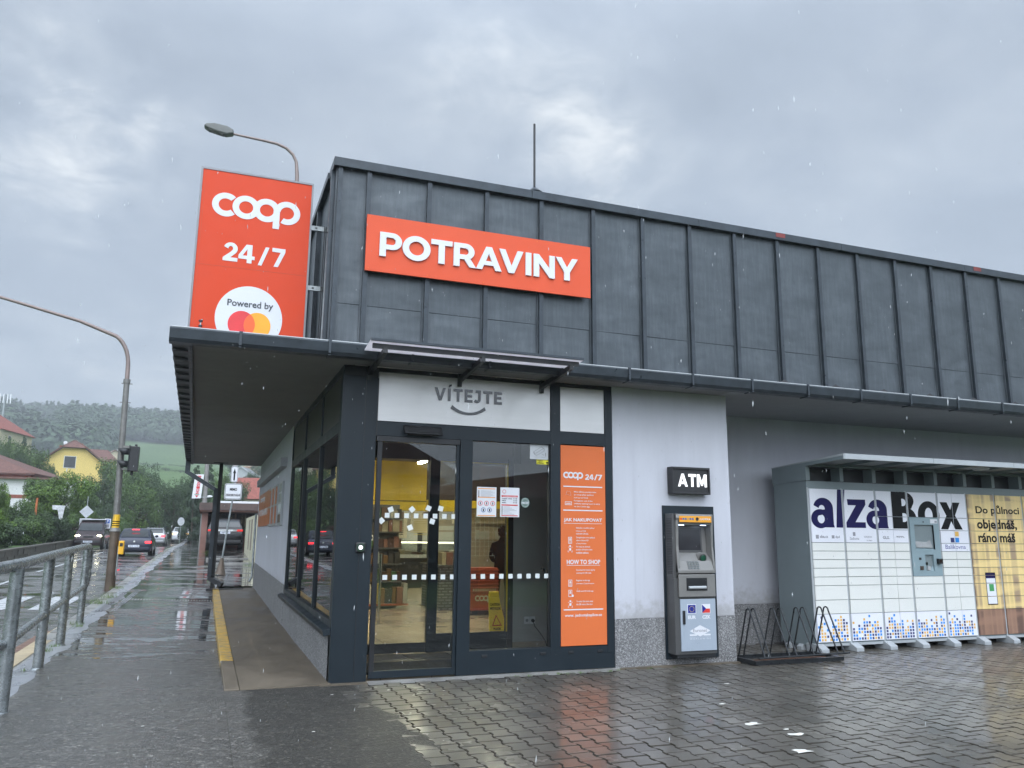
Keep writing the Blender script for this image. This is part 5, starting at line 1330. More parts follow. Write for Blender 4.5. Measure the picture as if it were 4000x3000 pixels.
for ci in range(NC):
    x0 = 7.078+.643*ci; x1 = x0+.607
    rows = list(zip(ROW, ROW[1:]))
    if ci in (0, 1):
        R2 = [2.368, 1.565]+ROW[4:]; 
        for a, b in zip(R2, R2[1:]): door_(x0, x1, a, b, dwhite if (a > 1.6 or b < .2) else dcream)
    elif ci in (2, 4):
        for (a, b) in rows:
            for s0, s1 in ((x0, (x0+x1)/2), ((x0+x1)/2, x1)): door_(s0, s1, a, b, dwhite if (a > 1.6 or b < .2 or (ci == 4 and a > 1.5)) else dcream)
    elif ci == 3:
        door_(x0, x1, 2.368, 1.972, dwhite)
        for a, b in ((1.063, .938), (.938, .73), (.73, .53), (.53, .13)): door_(x0, x1, a, b, dwhite if b < .2 else dcream)
    elif ci < 8:
        for (a, b) in rows: door_(x0, x1, a, b, pos2 if b < .2 or (ci > 5 and rp.random() < .0) else pos1)
    else:
        for a, b in ((2.368, 1.2), (1.2, .13)): door_(x0, x1, a, b, dcream)
# operating panel
x0, x1 = 9.007, 9.614
tq = mat('terminal_teal', (.235, .315, .345), .38, 0, .05)
mb = MB(); f0 = LY-.030
def frame_hole(mb, x0, x1, z0, z1, holes, y, d, m_):
    zsx = sorted({z0, z1}|{h[2] for h in holes}|{h[3] for h in holes}); xsx = sorted({x0, x1}|{h[0] for h in holes}|{h[1] for h in holes})
    for a, b in zip(xsx, xsx[1:]):
        for c, e in zip(zsx, zsx[1:]):
            if any(h[0] <= a and b <= h[1] and h[2] <= c and e <= h[3] for h in holes): continue
            mb.box(a, y, c, b, y+d, e, m_)
hs = [(9.095, 9.50, 1.47, 1.855), (9.27, 9.45, 1.14, 1.39)]
frame_hole(mb, x0, x1, 1.062, 1.968, hs, f0, .028, tq); tp = mb.build('operating_panel', parent=lock)
mb = MB()
mb.add([(9.095, f0, 1.855), (9.50, f0, 1.855), (9.50, f0+.10, 1.855), (9.095, f0+.10, 1.855), (9.50, f0, 1.47), (9.50, f0+.10, 1.50), (9.095, f0, 1.47), (9.095, f0+.04, 1.50), (9.44, f0+.10, 1.83), (9.44, f0+.03, 1.50)], [(0, 1, 2, 3), (1, 4, 5, 2), (4, 6, 7, 5)], tq)
mb.add([(9.10, f0+.09, 1.845), (9.50, f0+.06, 1.845), (9.50, f0+.06, 1.47), (9.10, f0+.02, 1.48)], [(0, 1, 2, 3)], tq)
mb.add([(9.27, f0+.05, 1.14), (9.45, f0+.01, 1.14), (9.45, f0+.07, 1.39), (9.27, f0+.07, 1.39)], [(0, 1, 2, 3)], tq); mb.build('recess', parent=tp)
mb = MB(); mb.add([(9.105, f0+.075, 1.80), (9.39, f0+.055, 1.80), (9.46, f0+.012, 1.50), (9.12, f0+.008, 1.50)], [(0, 1, 2, 3)], mat('locker_screen', (.30, .31, .31), .12, 0, .35, 2.5)); mb.build('screen', parent=tp)
mb = MB(); mb.box(9.14, f0-.006, 1.31, 9.185, f0, 1.345, blk2); mb.box(9.15, f0-.010, 1.155, 9.215, f0, 1.215, mat('bronze_lock', (.10, .07, .06), .3, .5)); mb.box(9.30, f0+.03, 1.23, 9.35, f0+.045, 1.27, blk2); mb.box(9.33, f0+.018, 1.15, 9.39, f0+.036, 1.21, grey_l); mb.disc((9.29, f0, 1.90), .012, m=blk, t=.004, n=10); mb.box(9.44, f0-.002, 1.88, 9.59, f0, 1.945, white); mb.box(9.53, f0-.003, 1.89, 9.58, f0-.002, 1.92, greyink); mb.build('reader', parent=tp)
mb = MB(); mb.box(9.505, f0-.05, 1.25, 9.585, f0, 1.33, blk); mb.box(9.52, f0-.052, 1.27, 9.56, f0-.05, 1.31, mat('dark_lens', (.02, .005, .005), .05)); mb.build('scanner', parent=tp, bevel=.008)

# ------------------------------------------------------------------ bicycle rack
t = empty('bicycle_rack', (6.1, -.15, 0), 0, 'dark steel bicycle rack with pairs of hairpin holders beside the parcel locker', 'bicycle rack')
rkm = mat('rack_black_steel', (.022, .025, .028), .32, .4, .2, 8, .1, 30)
mb = MB()
mb.box(5.37, -.37, .012, 6.80, -.33, .062, rkm); mb.box(5.37, .16, .012, 6.80, .20, .062, rkm); mb.box(5.37, -.32, .005, 5.41, .16, .06, rkm); mb.box(6.74, -.32, .005, 6.80, .16, .06, rkm)
mb.tube([(5.40, -.39, .095), (6.86, -.41, .115)], .012, 8, rkm); mb.box(5.41, -.1, .01, 6.74, -.06, .03, mat('rusty_steel', (.10, .045, .025), .7, .2, .3, 10))
mb.build('base_frame', parent=t)
for xx in (5.48, 5.56, 5.87, 5.99, 6.27, 6.38, 6.67, 6.78):
    P = [(xx+.01, -.40, .10)]
    for k in range(9):
        a = PI*k/8; P.append((xx+.0, -.10-.045*math.cos(a), .645+.045*math.sin(a)))
    P.append((xx-.01, .13, .06))
    mb = MB(); mb.tube(P, .0105, 8, rkm); mb.build('wheel_holder', parent=t)
# ------------------------------------------------------------------ hand rail between pavement and road
t = empty('handrail', (-3.2, 3, 0), 0, 'thick galvanised tube railing along the kerb in the left foreground', 'railing')
def railx(y): return -3.0-.33*min(1, max(0, (y+.5)/7.6))**.8 if y > -.5 else -2.99+.02*(y+.5)
def railz(y): return 1.30+.010*max(-8, min(7, y))
def rz2(y): return .60+.009*y
for y in (7.0, 4.3, 2.12, -.52, -3.3, -6.2):
    mb = MB(); mb.tube([(railx(y), y, zs(y)-.1), (railx(y), y, railz(y)-.03)], .060, 14, galvw); mb.tube([(railx(y), y, zs(y)-.01), (railx(y), y, zs(y)+.012)], [.085, .065], 14, galvw); mb.build('post', parent=t)
mb = MB(); ys_ = [-7, -4, -2, 0, 1.5, 3, 4.5, 6, 7.0]
mb.tube([(railx(y), y, railz(y)) for y in ys_]+[(railx(7), 7.25, railz(7)-.01), (railx(7), 7.42, railz(7)-.10), (railx(7), 7.45, railz(7)-.25), (railx(7), 7.45, rz2(7)+.14), (railx(7), 7.38, rz2(7)+.03), (railx(7), 7.2, rz2(7))], [.056]*9+[.05]*6, 14, galvw); mb.build('top_rail', parent=t)
mb = MB(); mb.tube([(railx(y), y, rz2(y)) for y in ys_], .042, 14, galvw); mb.build('middle_rail', parent=t)

# ------------------------------------------------------------------ lamp mast with pedestrian signal
PXx, PYy = -3.73, 15.8; pz = zs(15.8)
rust = mat('rusty_mast_paint', (.095, .070, .050), .5, .2, .35, 4, .2, 20); mast = mat('weathered_mast', (.17, .165, .155), .45, .3, .25, 5, .1, 20)
t = empty('street_lamp', (PXx, PYy, pz), 0, 'weathered steel street lamp mast with long curved arm beside the road', 'street lamp')
mb = MB()
mb.tube([(PXx, PYy, pz-.2), (PXx, PYy, pz+.55), (PXx-.01, PYy, pz+1.55)], [.135, .130, .125], 16, rust); mb.tube([(PXx-.01, PYy, pz+1.50), (PXx-.01, PYy, pz+1.60)], [.15, .11], 16, mast)
mb.tube([(PXx-.01, PYy, pz+1.6), (PXx-.06, PYy, 4.0), (PXx-.10, PYy, 5.92)], [.092, .085, .078], 14, mast); mb.tube([(PXx-.10, PYy, 5.86), (PXx-.10, PYy, 5.98)], .095, 14, mast)
for z in (5.3, 5.85): mb.bar((PXx-.23, PYy-.02, z), (PXx+.06, PYy-.02, z), .025, .02, mast)
mb.tube([(PXx+.13, PYy-.1, pz+.3), (PXx+.13, PYy-.1, pz+1.1)], .022, 8, galv)
mb.build('mast', parent=t)
mb = MB()
P = [(PXx-.10, PYy, 5.95), (PXx-.11, PYy, 6.35)]
for k in range(1, 8):
    a = R_(90*k/8*.86); P.append((PXx-.11-.62*(1-math.cos(a)), PYy, 6.35+.95*math.sin(a)))
P += [(-5.2, PYy, 7.58), (-6.6, PYy, 7.91), (-8.2, PYy, 8.28), (-9.1, PYy, 8.46)]
mb.tube(P, [.062]*2+[.058]*7+[.05, .045, .04, .038], 12, mat('arm_paint', (.22, .17, .155), .4, .2, .15)); mb.build('arm', parent=t)
lampgrey = mat('lamp_housing_grey', (.10, .105, .10), .35, .4)
mb = MB(); mb.sphere((-9.5, PYy, 8.50), .5, lampgrey, sc=(1, .34, .16)); mb.build('lamp_head', parent=t)
mb = MB(); mb.tube([(PXx-.01, PYy, 1.75), (PXx-.01, PYy, 2.12)], .0955, 14, mat('yellow_tape', (.75, .45, .03), .4, 0, .1))
for z in (1.80, 1.86, 1.92): mb.tube([(PXx-.01, PYy, z), (PXx-.01, PYy, z+.025)], .0968, 14, ink)
mb.build('warning_tape', parent=t)
t = empty('pedestrian_signal', (-3.45, 15.6, 3.3), 0, 'black pedestrian signal head with two visors on the lamp mast', 'traffic light')
mb = MB(); mb.box(-3.54, 15.45, 3.33, -3.30, 15.78, 4.02, blk); mb.box(-3.56, 15.42, 3.30, -3.535, 15.81, 4.05, blk); mb.tube([(-3.45, 15.6, 3.22), (-3.45, 15.6, 3.33)], .04, 10, blk); mb.tube([(-3.40, 15.6, 4.02), (-3.40, 15.6, 4.09)], .035, 10, blk); mb.build('housing', parent=t, bevel=.012)
for z in (3.50, 3.85):
    mb = MB(); n = 12; v = []; f = []
    for k in range(n+1):
        a = R_(-25+230*k/n); 
        for (xx, rr_) in ((-3.56, .125), (-3.86+.08*(1-math.sin(max(0, a))), .12)): v.append((xx, 15.61+rr_*math.cos(a), z+rr_*math.sin(a)))
    for k in range(n): f.append((2*k, 2*k+1, 2*k+3, 2*k+2))
    mb.add(v, f, blk, True); o = mb.build('visor', parent=t); sm = o.modifiers.new('s', 'SOLIDIFY'); sm.thickness = .008
mb = MB(); mb.box(-3.72, 15.55, 3.98, -3.40, 15.65, 4.04, mast); mb.box(-3.72, 15.55, 3.36, -3.45, 15.65, 3.40, mast); mb.build('bracket', parent=t)
t = empty('push_button_box', (-3.55, 15.7, 1.2), 0, 'yellow push button box on the lower lamp mast', 'push button')
mb = MB(); mb.box(-3.60, 15.62, 1.03, -3.46, 15.80, 1.40, mat('signal_yellow', (.80, .42, .02), .4, 0, .05)); mb.build('housing', parent=t, bevel=.02)
mb = MB(); mb.box(-3.57, 15.612, 1.25, -3.49, 15.62, 1.34, blk); mb.build('button', parent=t)
# lamp behind the billboard
t = empty('street_lamp', (.83, 20, .2), 0, 'tall slim street lamp whose curved arm and lit-off head rise above the orange billboard', 'street lamp')
mb = MB(); P = [(.86, 20, .1), (.86, 20, 8), (.86, 20, 15.0)]
pts2 = [(.80, 15.55), (.66, 15.83), (.40, 16.05), (.05, 16.16), (-.35, 16.19), (-1.0, 16.22), (-1.6, 16.25)]
P += [(a, 20, b) for a, b in pts2]
mb.tube(P, [.12, .10, .075]+[.062, .06, .058, .055, .05, .045, .04], 12, MATS['arm_paint']); mb.build('mast', parent=t)
mb = MB()
hd_ = [(-1.50, 16.20), (-1.52, 16.36), (-1.75, 16.47), (-2.2, 16.50), (-2.48, 16.44), (-2.56, 16.34), (-2.42, 16.24), (-2.1, 16.16), (-1.75, 16.12)]
mb.prism(hd_, 'y', 19.84, 20.16, lampgrey); hdd = mb.build('lamp_head', parent=t, bevel=.05)
mb = MB(); mb.prism([(-1.85, 16.118), (-2.38, 16.215), (-2.38, 16.235), (-1.85, 16.14)], 'y', 19.88, 20.12, mat('lamp_lens', (.10, .10, .10), .15)); mb.build('lens', parent=hdd)

# ------------------------------------------------------------------ road signs
def post_sign(name, x, y, z0, h, label, cat, parts, r=.03):
    t = empty(name, (x, y, z0), 0, label, cat)
    m1 = MB(); m1.tube([(x, y, z0-.1), (x, y, z0+h)], r, 8, galv); m1.build('post', parent=t)
    parts(t); return t
t = empty('supply_road_sign', (-.52, 20, .2), 0, 'leaning road sign post with round sign, arrow plate and supply exemption plate', 'road sign')
gz = zs(20.5)
base_ = Vector((-.80, 20.4, gz)); topp = Vector((-.50, 20.4, 4.1))
mb = MB(); mb.tube([base_+Vector((0, 0, .25)), Vector((-.56, 20.4, 2.95)), topp], .032, 10, galv); mb.build('post', parent=t)
mb = MB(); mb.tube([base_, base_+Vector((.01, 0, .1)), base_+Vector((.03, 0, .55))], [.20, .15, .05], 8, rust); mb.build('foot_cone', parent=t)
def plate(x0, x1, z0, z1, y, n='plate', rim=.03, par=None):
    m1 = MB(); c_ = .07
    def rrc(a0, a1, b0, b1, r_): return arc(a1-r_, b1-r_, r_, r_, 0, 90, 4)+arc(a0+r_, b1-r_, r_, r_, 90, 180, 4)+arc(a0+r_, b0+r_, r_, r_, 180, 270, 4)+arc(a1-r_, b0+r_, r_, r_, 270, 360, 4)
    m1.prism(rrc(x0, x1, z0, z1, c_), 'y', y-.02, y, white); m1.prism(rrc(x0+rim*.5, x1-rim*.5, z0+rim*.5, z1-rim*.5, c_*.85), 'y', y-.023, y-.02, ink); m1.prism(rrc(x0+rim, x1-rim, z0+rim, z1-rim, c_*.7), 'y', y-.026, y-.023, white)
    return m1.build(n, parent=par or t)
pl = plate(-.86, -.29, 2.80, 3.35, 20.36)
mb = MB(); put_text(mb, 'MIMO', (-.69, -.45, 3.10, 3.20), d=20.333, thick=.002, bold=.04, m=ink); put_text(mb, 'ZÁSOBOVÁNÍ', (-.82, -.335, 2.91, 3.01), d=20.333, thick=.002, bold=.03, m=ink); mb.build('lettering', parent=pl)
pl = plate(-.69, -.455, 3.40, 3.95, 20.36, 'arrow_plate', .02)
mb = MB(); mb.prism([(-.60, 3.46), (-.55, 3.46), (-.55, 3.72), (-.52, 3.70), (-.575, 3.88), (-.63, 3.70), (-.60, 3.72)], 'y', 20.330, 20.333, ink); mb.build('arrow', parent=pl)
mb = MB(); mb.prism(arc(-.565, 4.27, .30, .30, 0, 350, 30), 'y', 20.34, 20.36, white); mb.prism(arc(-.565, 4.27, .285, .285, 0, 350, 30), 'y', 20.336, 20.34, mat('sign_red', (.55, .02, .03), .35)); mb.prism(arc(-.565, 4.27, .20, .20, 0, 350, 30), 'y', 20.333, 20.336, white); mb.build('round_plate', parent=t)
def p_(t_):
    m1 = MB(); m1.box(-7.62, 49.96, 1.92, -7.26, 49.98, 2.55, white); q = m1.build('plate', parent=t_)
    m1 = MB(); m1.box(-7.56, 49.955, 2.25, -7.32, 49.959, 2.50, mat('sign_blue', (.02, .09, .38), .35)); put_text(m1, 'P', (-7.49, -7.39, 2.28, 2.47), d=49.955, thick=.003, bold=.04, m=white); m1.box(-7.56, 49.955, 1.98, -7.32, 49.959, 2.18, greyink); m1.build('symbol', parent=q)
post_sign('parking_sign', -7.44, 50, zs(50), 1.9, 'small white and blue parking sign at the far verge', 'road sign', p_)
def q_(t_):
    m1 = MB(); a, b, c_ = -8.75, 2.98, .42; m1.prism([(a-c_, b), (a, b-c_), (a+c_, b), (a, b+c_)], 'y', 49.94, 49.96, mat('sign_back', (.42, .44, .46), .4, .2)); m1.build('diamond_plate', parent=t_)
    m1 = MB(); m1.box(-9.10, 49.94, 1.98, -8.42, 49.96, 2.55, MATS['sign_back']); m1.build('lower_plate', parent=t_)
post_sign('priority_sign', -8.75, 50, zs(50), 3.3, 'grey back of a diamond sign over a square plate, left of the parking sign', 'road sign', q_)
def r_(t_): m1 = MB(); m1.prism(arc(-3.56, 2.75, .30, .38, 0, 350, 20), 'y', 71.94, 71.97, MATS['sign_back']); m1.build('disc', parent=t_)
post_sign('round_road_sign', -3.56, 72, zs(72), 1.6, 'grey back of a round sign above the far silver car', 'road sign', r_)
# tilted white advert board on the left bank
c0 = at(232, 2005, 46)
t = empty('advert_board', c0, 0, 'tilted weathered white board among the bushes on the left bank', 'board')
mb = MB(); q = [at(204, 1973, 46), at(255, 1975, 46), at(240, 2040, 46), at(232, 2037, 46), at(226, 1992, 46), at(206, 1990, 46)]
mb.prism([(p.x, p.z) for p in q], 'y', 45.95, 46.0, mat('weathered_white', (.50, .51, .52), .5, 0, .3, 8)); mb.build('board', parent=t)
mb = MB(); mb.tube([(c0.x-.2, 46.05, c0.z-2.2), (c0.x+.1, 46.05, c0.z+.2)], .04, 6, galv); mb.build('post', parent=t)
c1 = at(141, 1965, 44)
t = empty('rusty_post', c1, 0, 'thin leaning orange brown post standing in the bushes', 'post')
mb = MB(); mb.tube([at(146, 1945, 44), at(138, 2012, 44)], .06, 8, mat('orange_rust', (.40, .12, .04), .6, 0, .3)); mb.tube([at(138, 2012, 44), at(136, 2060, 44)], .04, 8, rust); mb.build('shaft', parent=t)
# utility pole with guest house sign
t = empty('utility_pole', (-1.60, 45, .7), 0, 'grey concrete utility pole behind the downpipe', 'utility pole')
mb = MB(); mb.tube([(-1.55, 45, .5), (-1.60, 45, 7.5)], [.16, .12], 12, mat('pole_concrete', (.22, .21, .20), .8, 0, .15)); mb.bar((-1.9, 44.9, 3.9), (-1.3, 44.9, 3.9), .06, .05, galv); mb.build('shaft', parent=t)
mb = MB(); mb.sphere((-1.28, 44.9, 3.95), .14, white, sc=(1.2, .5, .5)); mb.build('lamp', parent=t)
t = empty('guest_house_sign', (-2.03, 44.8, 4.5), 0, 'narrow white upright sign with red letters hanging on the utility pole', 'sign')
mb = MB(); mb.add([(-2.33, 44.8, 3.80), (-1.80, 44.8, 3.82), (-1.72, 44.8, 5.32), (-2.24, 44.8, 5.30), (-2.33, 44.86, 3.80), (-1.80, 44.86, 3.82), (-1.72, 44.86, 5.32), (-2.24, 44.86, 5.30)], [(0, 1, 2, 3), (4, 7, 6, 5), (0, 4, 5, 1), (1, 5, 6, 2), (2, 6, 7, 3), (3, 7, 4, 0)], white); pl = mb.build('plate', parent=t)
mb = MB(); rd_ = MATS['sign_red']
for i, ch in enumerate('NOISNEP'):
    z = 4.16+i*.165; q = MB(); put_text(q, ch, (-.075, .075, -.10, .10), d=0, thick=.003, bold=.04, m=rd_)
    cxx = -2.03+i*.009
    q.v = [(cxx+c_, 44.795+b_, z-a_) for a_, b_, c_ in q.v]; mb.add(q.v, q.f, rd_)
mb.prism([(-2.16, 4.0), (-1.94, 4.0), (-2.05, 3.86)], 'y', 44.793, 44.797, rd_); mb.box(-2.2, 44.793, 4.04, -1.9, 44.797, 4.07, mat('sign_green', (.03, .25, .10), .4)); mb.build('lettering', parent=pl)

# ------------------------------------------------------------------ cars
car_glass = mat('car_glass', (.02, .025, .028), .06, 0, .1); chrome = mat('chrome', (.7, .7, .7), .12, 1, .03); hub = mat('rim_metal', (.35, .36, .37), .3, .7, .1)
redl = mat('lit_tail_lamp', (.6, .01, .01), .25, emit=(1, .02, .03), es=2.2); redu = mat('tail_lamp', (.30, .01, .01), .2, emit=(1, .03, .02), es=.25); hl = mat('lit_head_lamp', (1, 1, .9), .2, emit=(1, .93, .62), es=9); plm = mat('number_plate', (.62, .66, .74), .4, 0, .06); amber = mat('amber_lamp', (.8, .4, .05), .3, emit=(1, .55, .15), es=1.6)
PROF = {
 'hatch': [(-.50, .34, .58, .62, .86, .80), (-.488, .24, .78, .84, .95, .84), (-.465, .20, .92, .98, .98, .82), (-.40, .18, .94, 1.22, 1, .76), (-.335, .18, .95, 1.38, 1, .73), (-.25, .18, .95, 1.435, 1, .73), (-.02, .18, .93, 1.45, 1, .73), (.13, .18, .92, 1.37, 1, .73), (.20, .18, .91, 1.22, 1, .76), (.31, .18, .89, .96, 1, .84), (.43, .19, .80, .85, .96, .82), (.485, .22, .66, .70, .90, .80), (.5, .32, .55, .57, .84, .76)],
 'wagon': [(-.50, .34, .60, .64, .88, .82), (-.49, .24, .80, .88, .96, .85), (-.47, .20, .93, 1.02, .98, .82), (-.44, .18, .95, 1.30, 1, .76), (-.40, .18, .96, 1.42, 1, .74), (-.25, .18, .95, 1.46, 1, .74), (-.02, .18, .93, 1.46, 1, .74), (.12, .18, .92, 1.38, 1, .74), (.19, .18, .91, 1.22, 1, .77), (.29, .18, .89, .96, 1, .84), (.43, .19, .80, .85, .96, .82), (.485, .22, .66, .70, .90, .80), (.5, .32, .55, .57, .84, .76)],
 'suv': [(-.50, .40, .62, .66, .90, .86), (-.492, .28, .85, .92, .97, .88), (-.475, .26, .98, 1.02, .99, .87), (-.455, .24, .99, 1.22, 1, .80), (-.42, .24, 1.0, 1.38, 1, .77), (-.36, .24, 1.0, 1.45, 1, .76), (-.02, .24, .98, 1.47, 1, .76), (.12, .24, .97, 1.38, 1, .76), (.19, .24, .96, 1.22, 1, .79), (.26, .24, .95, 1.02, 1, .86), (.43, .25, .90, .95, .98, .86), (.485, .28, .75, .80, .94, .84), (.5, .36, .6, .62, .9, .8)],
 'van': [(-.50, .34, .60, .64, .92, .88), (-.492, .24, .84, .90, .98, .90), (-.485, .22, .92, 1.0, 1, .88), (-.475, .20, .94, 1.34, 1, .82), (-.45, .20, .94, 1.43, 1, .81), (-.2, .20, .93, 1.46, 1, .81), (.10, .20, .92, 1.44, 1, .81), (.20, .20, .90, 1.34, 1, .80), (.27, .20, .88, 1.10, 1, .82), (.34, .20, .86, .93, .99, .86), (.45, .20, .76, .80, .96, .84), (.49, .22, .62, .66, .90, .80), (.5, .32, .5, .53, .84, .76)],
}
def make_car(kind, L, W, Hh, paint, label, loc, rz, group=None, front=False, tail=None, chrome_bar=False, rack=False, plate_txt='8C5 1172', head=None, bars=False):
    t = empty('parked_car' if group == 'p' else 'car', loc, rz, label, 'car')
    ORG[t.name] = Vector((0, 0, 0))
    S = Hh/1.46; P = PROF[kind]; w2 = W/2
    def ringp(s_):
        yn, zl, zb_, zt, wb, wt = s_; y = yn*L; zl, zb_, zt = zl*S, zb_*S, zt*S; a = wb*w2; b = wt*w2
        return [(0, y, zl), (a*.80, y, zl), (a*.955, y, zl+.07), (a, y, zl+(zb_-zl)*.45), (a*.985, y, zl+(zb_-zl)*.8), (a*.955, y, zb_), (b+(a*.955-b)*.45, y, zb_+(zt-zb_)*.55), (b, y, zt-.035*S), (b*.88, y, zt-.008), (0, y, zt)]
    rings = [ringp(s_) for s_ in P]; n = len(rings[0])
    v = []; f = []
    for r in rings: v += r+[(-x, y, z) for x, y, z in r[1:-1]][::-1]
    m_ = 2*n-2
    for i in range(len(rings)-1):
        for k in range(m_): f.append((i*m_+k, i*m_+(k+1) % m_, (i+1)*m_+(k+1) % m_, (i+1)*m_+k))
    f.append(tuple(range(m_))[::-1]); f.append(tuple((len(rings)-1)*m_+k for k in range(m_)))
    mb = MB(); mb.add(v, f, paint, True); body = mb.build('body', parent=t)
    e_ = body.modifiers.new('edge', 'EDGE_SPLIT'); e_.split_angle = R_(38)
    def surf(yn, frac):
        """half width and height on the glasshouse at a fraction between belt (0) and roof (1)"""
        for a, b in zip(P, P[1:]):
            if a[0] <= yn <= b[0]:
                q = (yn-a[0])/(b[0]-a[0]); s_ = [a[i]+(b[i]-a[i])*q for i in range(6)]; break
        zb_, zt = s_[2]*S, s_[3]*S; A = s_[4]*w2*.955; B = s_[5]*w2
        z = zb_+(zt-zb_)*frac; xx = A+(B-A)*(.55*frac/.55 if frac < .55 else .55+(frac-.55)/.45*.45)
        return xx, z
    # rear and front screens
    ri = {'hatch': (2, 4), 'wagon': (2, 4), 'suv': (2, 4), 'van': (2, 3)}[kind]; fi = {'hatch': (9, 7), 'wagon': (9, 7), 'suv': (9, 7), 'van': (9, 7)}[kind]
    for (a, b), nm, sg in ((ri, 'rear_window', -1), (fi, 'windscreen', 1)):
        sa, sb = P[a], P[b]; mb = MB(); pts = []
        ya, yb_ = sa[0]*L, sb[0]*L; za, zb2 = sa[3]*S+.015, sb[3]*S-.05
        # follow the middle station too, so the pane lies on the bodywork
        idx = list(range(a, b+1)) if a < b else list(range(a, b-1, -1))
        vv = []
        for k_, i_ in enumerate(idx):
            s_ = P[i_]; z = s_[3]*S+(.012 if 0 < k_ < len(idx)-1 else (.02 if k_ == 0 else -.035)); y = s_[0]*L+sg*(.014 if k_ < len(idx)-1 else .05)
            xx = s_[5]*w2*(.93 if k_ < len(idx)-1 else .88); vv += [(-xx, y, z), (xx, y, z)]
        mb.add(vv, [(2*k_, 2*k_+1, 2*k_+3, 2*k_+2) for k_ in range(len(idx)-1)], car_glass, True); mb.build(nm, parent=t)
    for sg in (-1, 1):
        y0, y1 = {'hatch': (-.37, .20), 'wagon': (-.43, .19), 'suv': (-.42, .20), 'van': (-.1, .24)}[kind]
        cuts = fr(y0, y1, (y1-y0)/6)
        mb = MB(); vv = []
        for k_, c_ in enumerate(cuts):
            lo = surf(c_, .08); hi = surf(c_, .80 if 0 < k_ < 6 else .62); 
            for xx, z in (lo, hi): vv.append((sg*(xx+.008), c_*L, z))
        for k_ in range(len(cuts)-1):
            if k_ == 3: continue
            mb.add([vv[2*k_], vv[2*k_+1], vv[2*k_+3], vv[2*k_+2]], [(0, 1, 2, 3)], car_glass)
        mb.build('side_window', parent=t)
        mb = MB(); mx_, mz = surf(.17, .1); mb.sphere((sg*(mx_+.10), .17*L, mz+.07), .09, paint if kind != 'suv' else blk2, 10, 6, (1, .6, .8)); mb.build('mirror', parent=t)
        for yn in (-.30, .31):
            r_w = .31*S*(1.12 if kind == 'suv' else 1)
            mb = MB(); mb.tube([(sg*(w2-.20), yn*L, r_w), (sg*(w2+.008), yn*L, r_w)], r_w, 20, rubber); wh = mb.build('wheel', parent=t)
            mb = MB(); mb.tube([(sg*(w2+.002), yn*L, r_w), (sg*(w2+.014), yn*L, r_w)], r_w*.62, 14, hub); mb.build('rim', parent=wh)
        lz = {'hatch': .72, 'wagon': .80, 'suv': .90, 'van': .86}[kind]*S; hh_ = {'hatch': .10, 'wagon': .13, 'suv': .10, 'van': .2}[kind]
        mb = MB(); mb.box(sg*w2*.60 if kind != 'van' else sg*w2*.80, -L*.497, lz-hh_*.5, sg*w2*.94, -L*.455, lz+hh_*.5, tail or redu); mb.build('tail_light', parent=t, bevel=.01)
        mb = MB(); hz = .66*S if kind != 'suv' else .78*S; mb.sphere((sg*w2*.70, L*.474, hz), .13, head or (hl if front else mat('head_lamp_off', (.5, .52, .55), .1)), 12, 8, (1.25, .35, .75)); mb.build('headlight', parent=t)
    bz_ = .42*S
    mb = MB(); mb.box(-w2*.86, -L*.512, bz_-.09, w2*.86, -L*.49, bz_+.06, paint if kind in ('hatch', 'wagon') else blk2); mb.box(-w2*.84, L*.49, bz_-.09, w2*.84, L*.508, bz_+.05, blk2); mb.build('bumper', parent=t, bevel=.02)
    mb = MB(); pzz = {'hatch': .52, 'wagon': .62, 'suv': .80, 'van': .40}[kind]*S; sy = -L*.516 if kind in ('hatch',) else -L*.502
    if front: sy = L*.512; pzz = .40*S
    mb.box(-.26, sy-.006, pzz-.055, .26, sy+.006, pzz+.055, plm)
    q = MB(); put_text(q, plate_txt, (-.2, .23, -.03, .03), d=0, thick=.002, bold=.02, m=ink)
    if front: q.v = [(-a, sy+.008-b, pzz+c) for a, b, c in q.v]
    else: q.v = [(a, sy-.006+b, pzz+c) for a, b, c in q.v]
    mb.add(q.v, q.f, ink); mb.build('number_plate', parent=t)
    if chrome_bar: mb = MB(); mb.box(-w2*.62, -L*.505, .90*S-.05, w2*.62, -L*.494, .90*S+.05, chrome); mb.build('chrome_bar', parent=t)
    if rack:
        mb = MB(); 
        for yn in (-.3, .05): mb.box(-w2*.8, yn*L-.03, Hh+.01, w2*.8, yn*L+.03, Hh+.05, white)
        mb.box(-w2*.85, -.35*L, Hh+.05, w2*.85, .15*L, Hh+.10, white); mb.build('roof_rack', parent=t)
    if bars:
        for sg in (-1, 1): mb = MB(); mb.bar((sg*w2*.66, -.38*L, Hh+.02), (sg*w2*.66, .05*L, Hh+.02), .03, .03, grey_l); mb.build('roof_bar', parent=t)
    if front:
        mb = MB(); mb.box(-w2*.35, L*.487, .60*S, w2*.35, L*.498, .68*S, blk); mb.build('grille', parent=t)
    else:
        mb = MB(); mb.disc((0, -L*(.497 if kind == 'hatch' else .499), .76*S), .05, m=chrome, t=.012, n=16); mb.build('badge', parent=t)
        mb = MB(); mb.box(-.18, -L*.41, Hh*.93, .18, -L*.40, Hh*.95, tail or redu); mb.build('brake_light', parent=t)
    return t
def paintm(n_, c_, met=.2): return mat(n_, c_, .22, met, .06, 1, rv=.04)
gx = at((985+1250)/2*.4823, 2160, 34.4).x
def RZ(x, y): return rz(x, y)-.006 if -9 < x < -3.6 else zs(y)
make_car('hatch', 4.15, 1.72, 1.44, paintm('car_dark_blue', (.012, .017, .035)), 'dark blue hatchback with lit red tail lights driving away, nearest on the road', (-4.78, 39, RZ(-4.78, 39)), 0, tail=redl, plate_txt='8C5 1172')
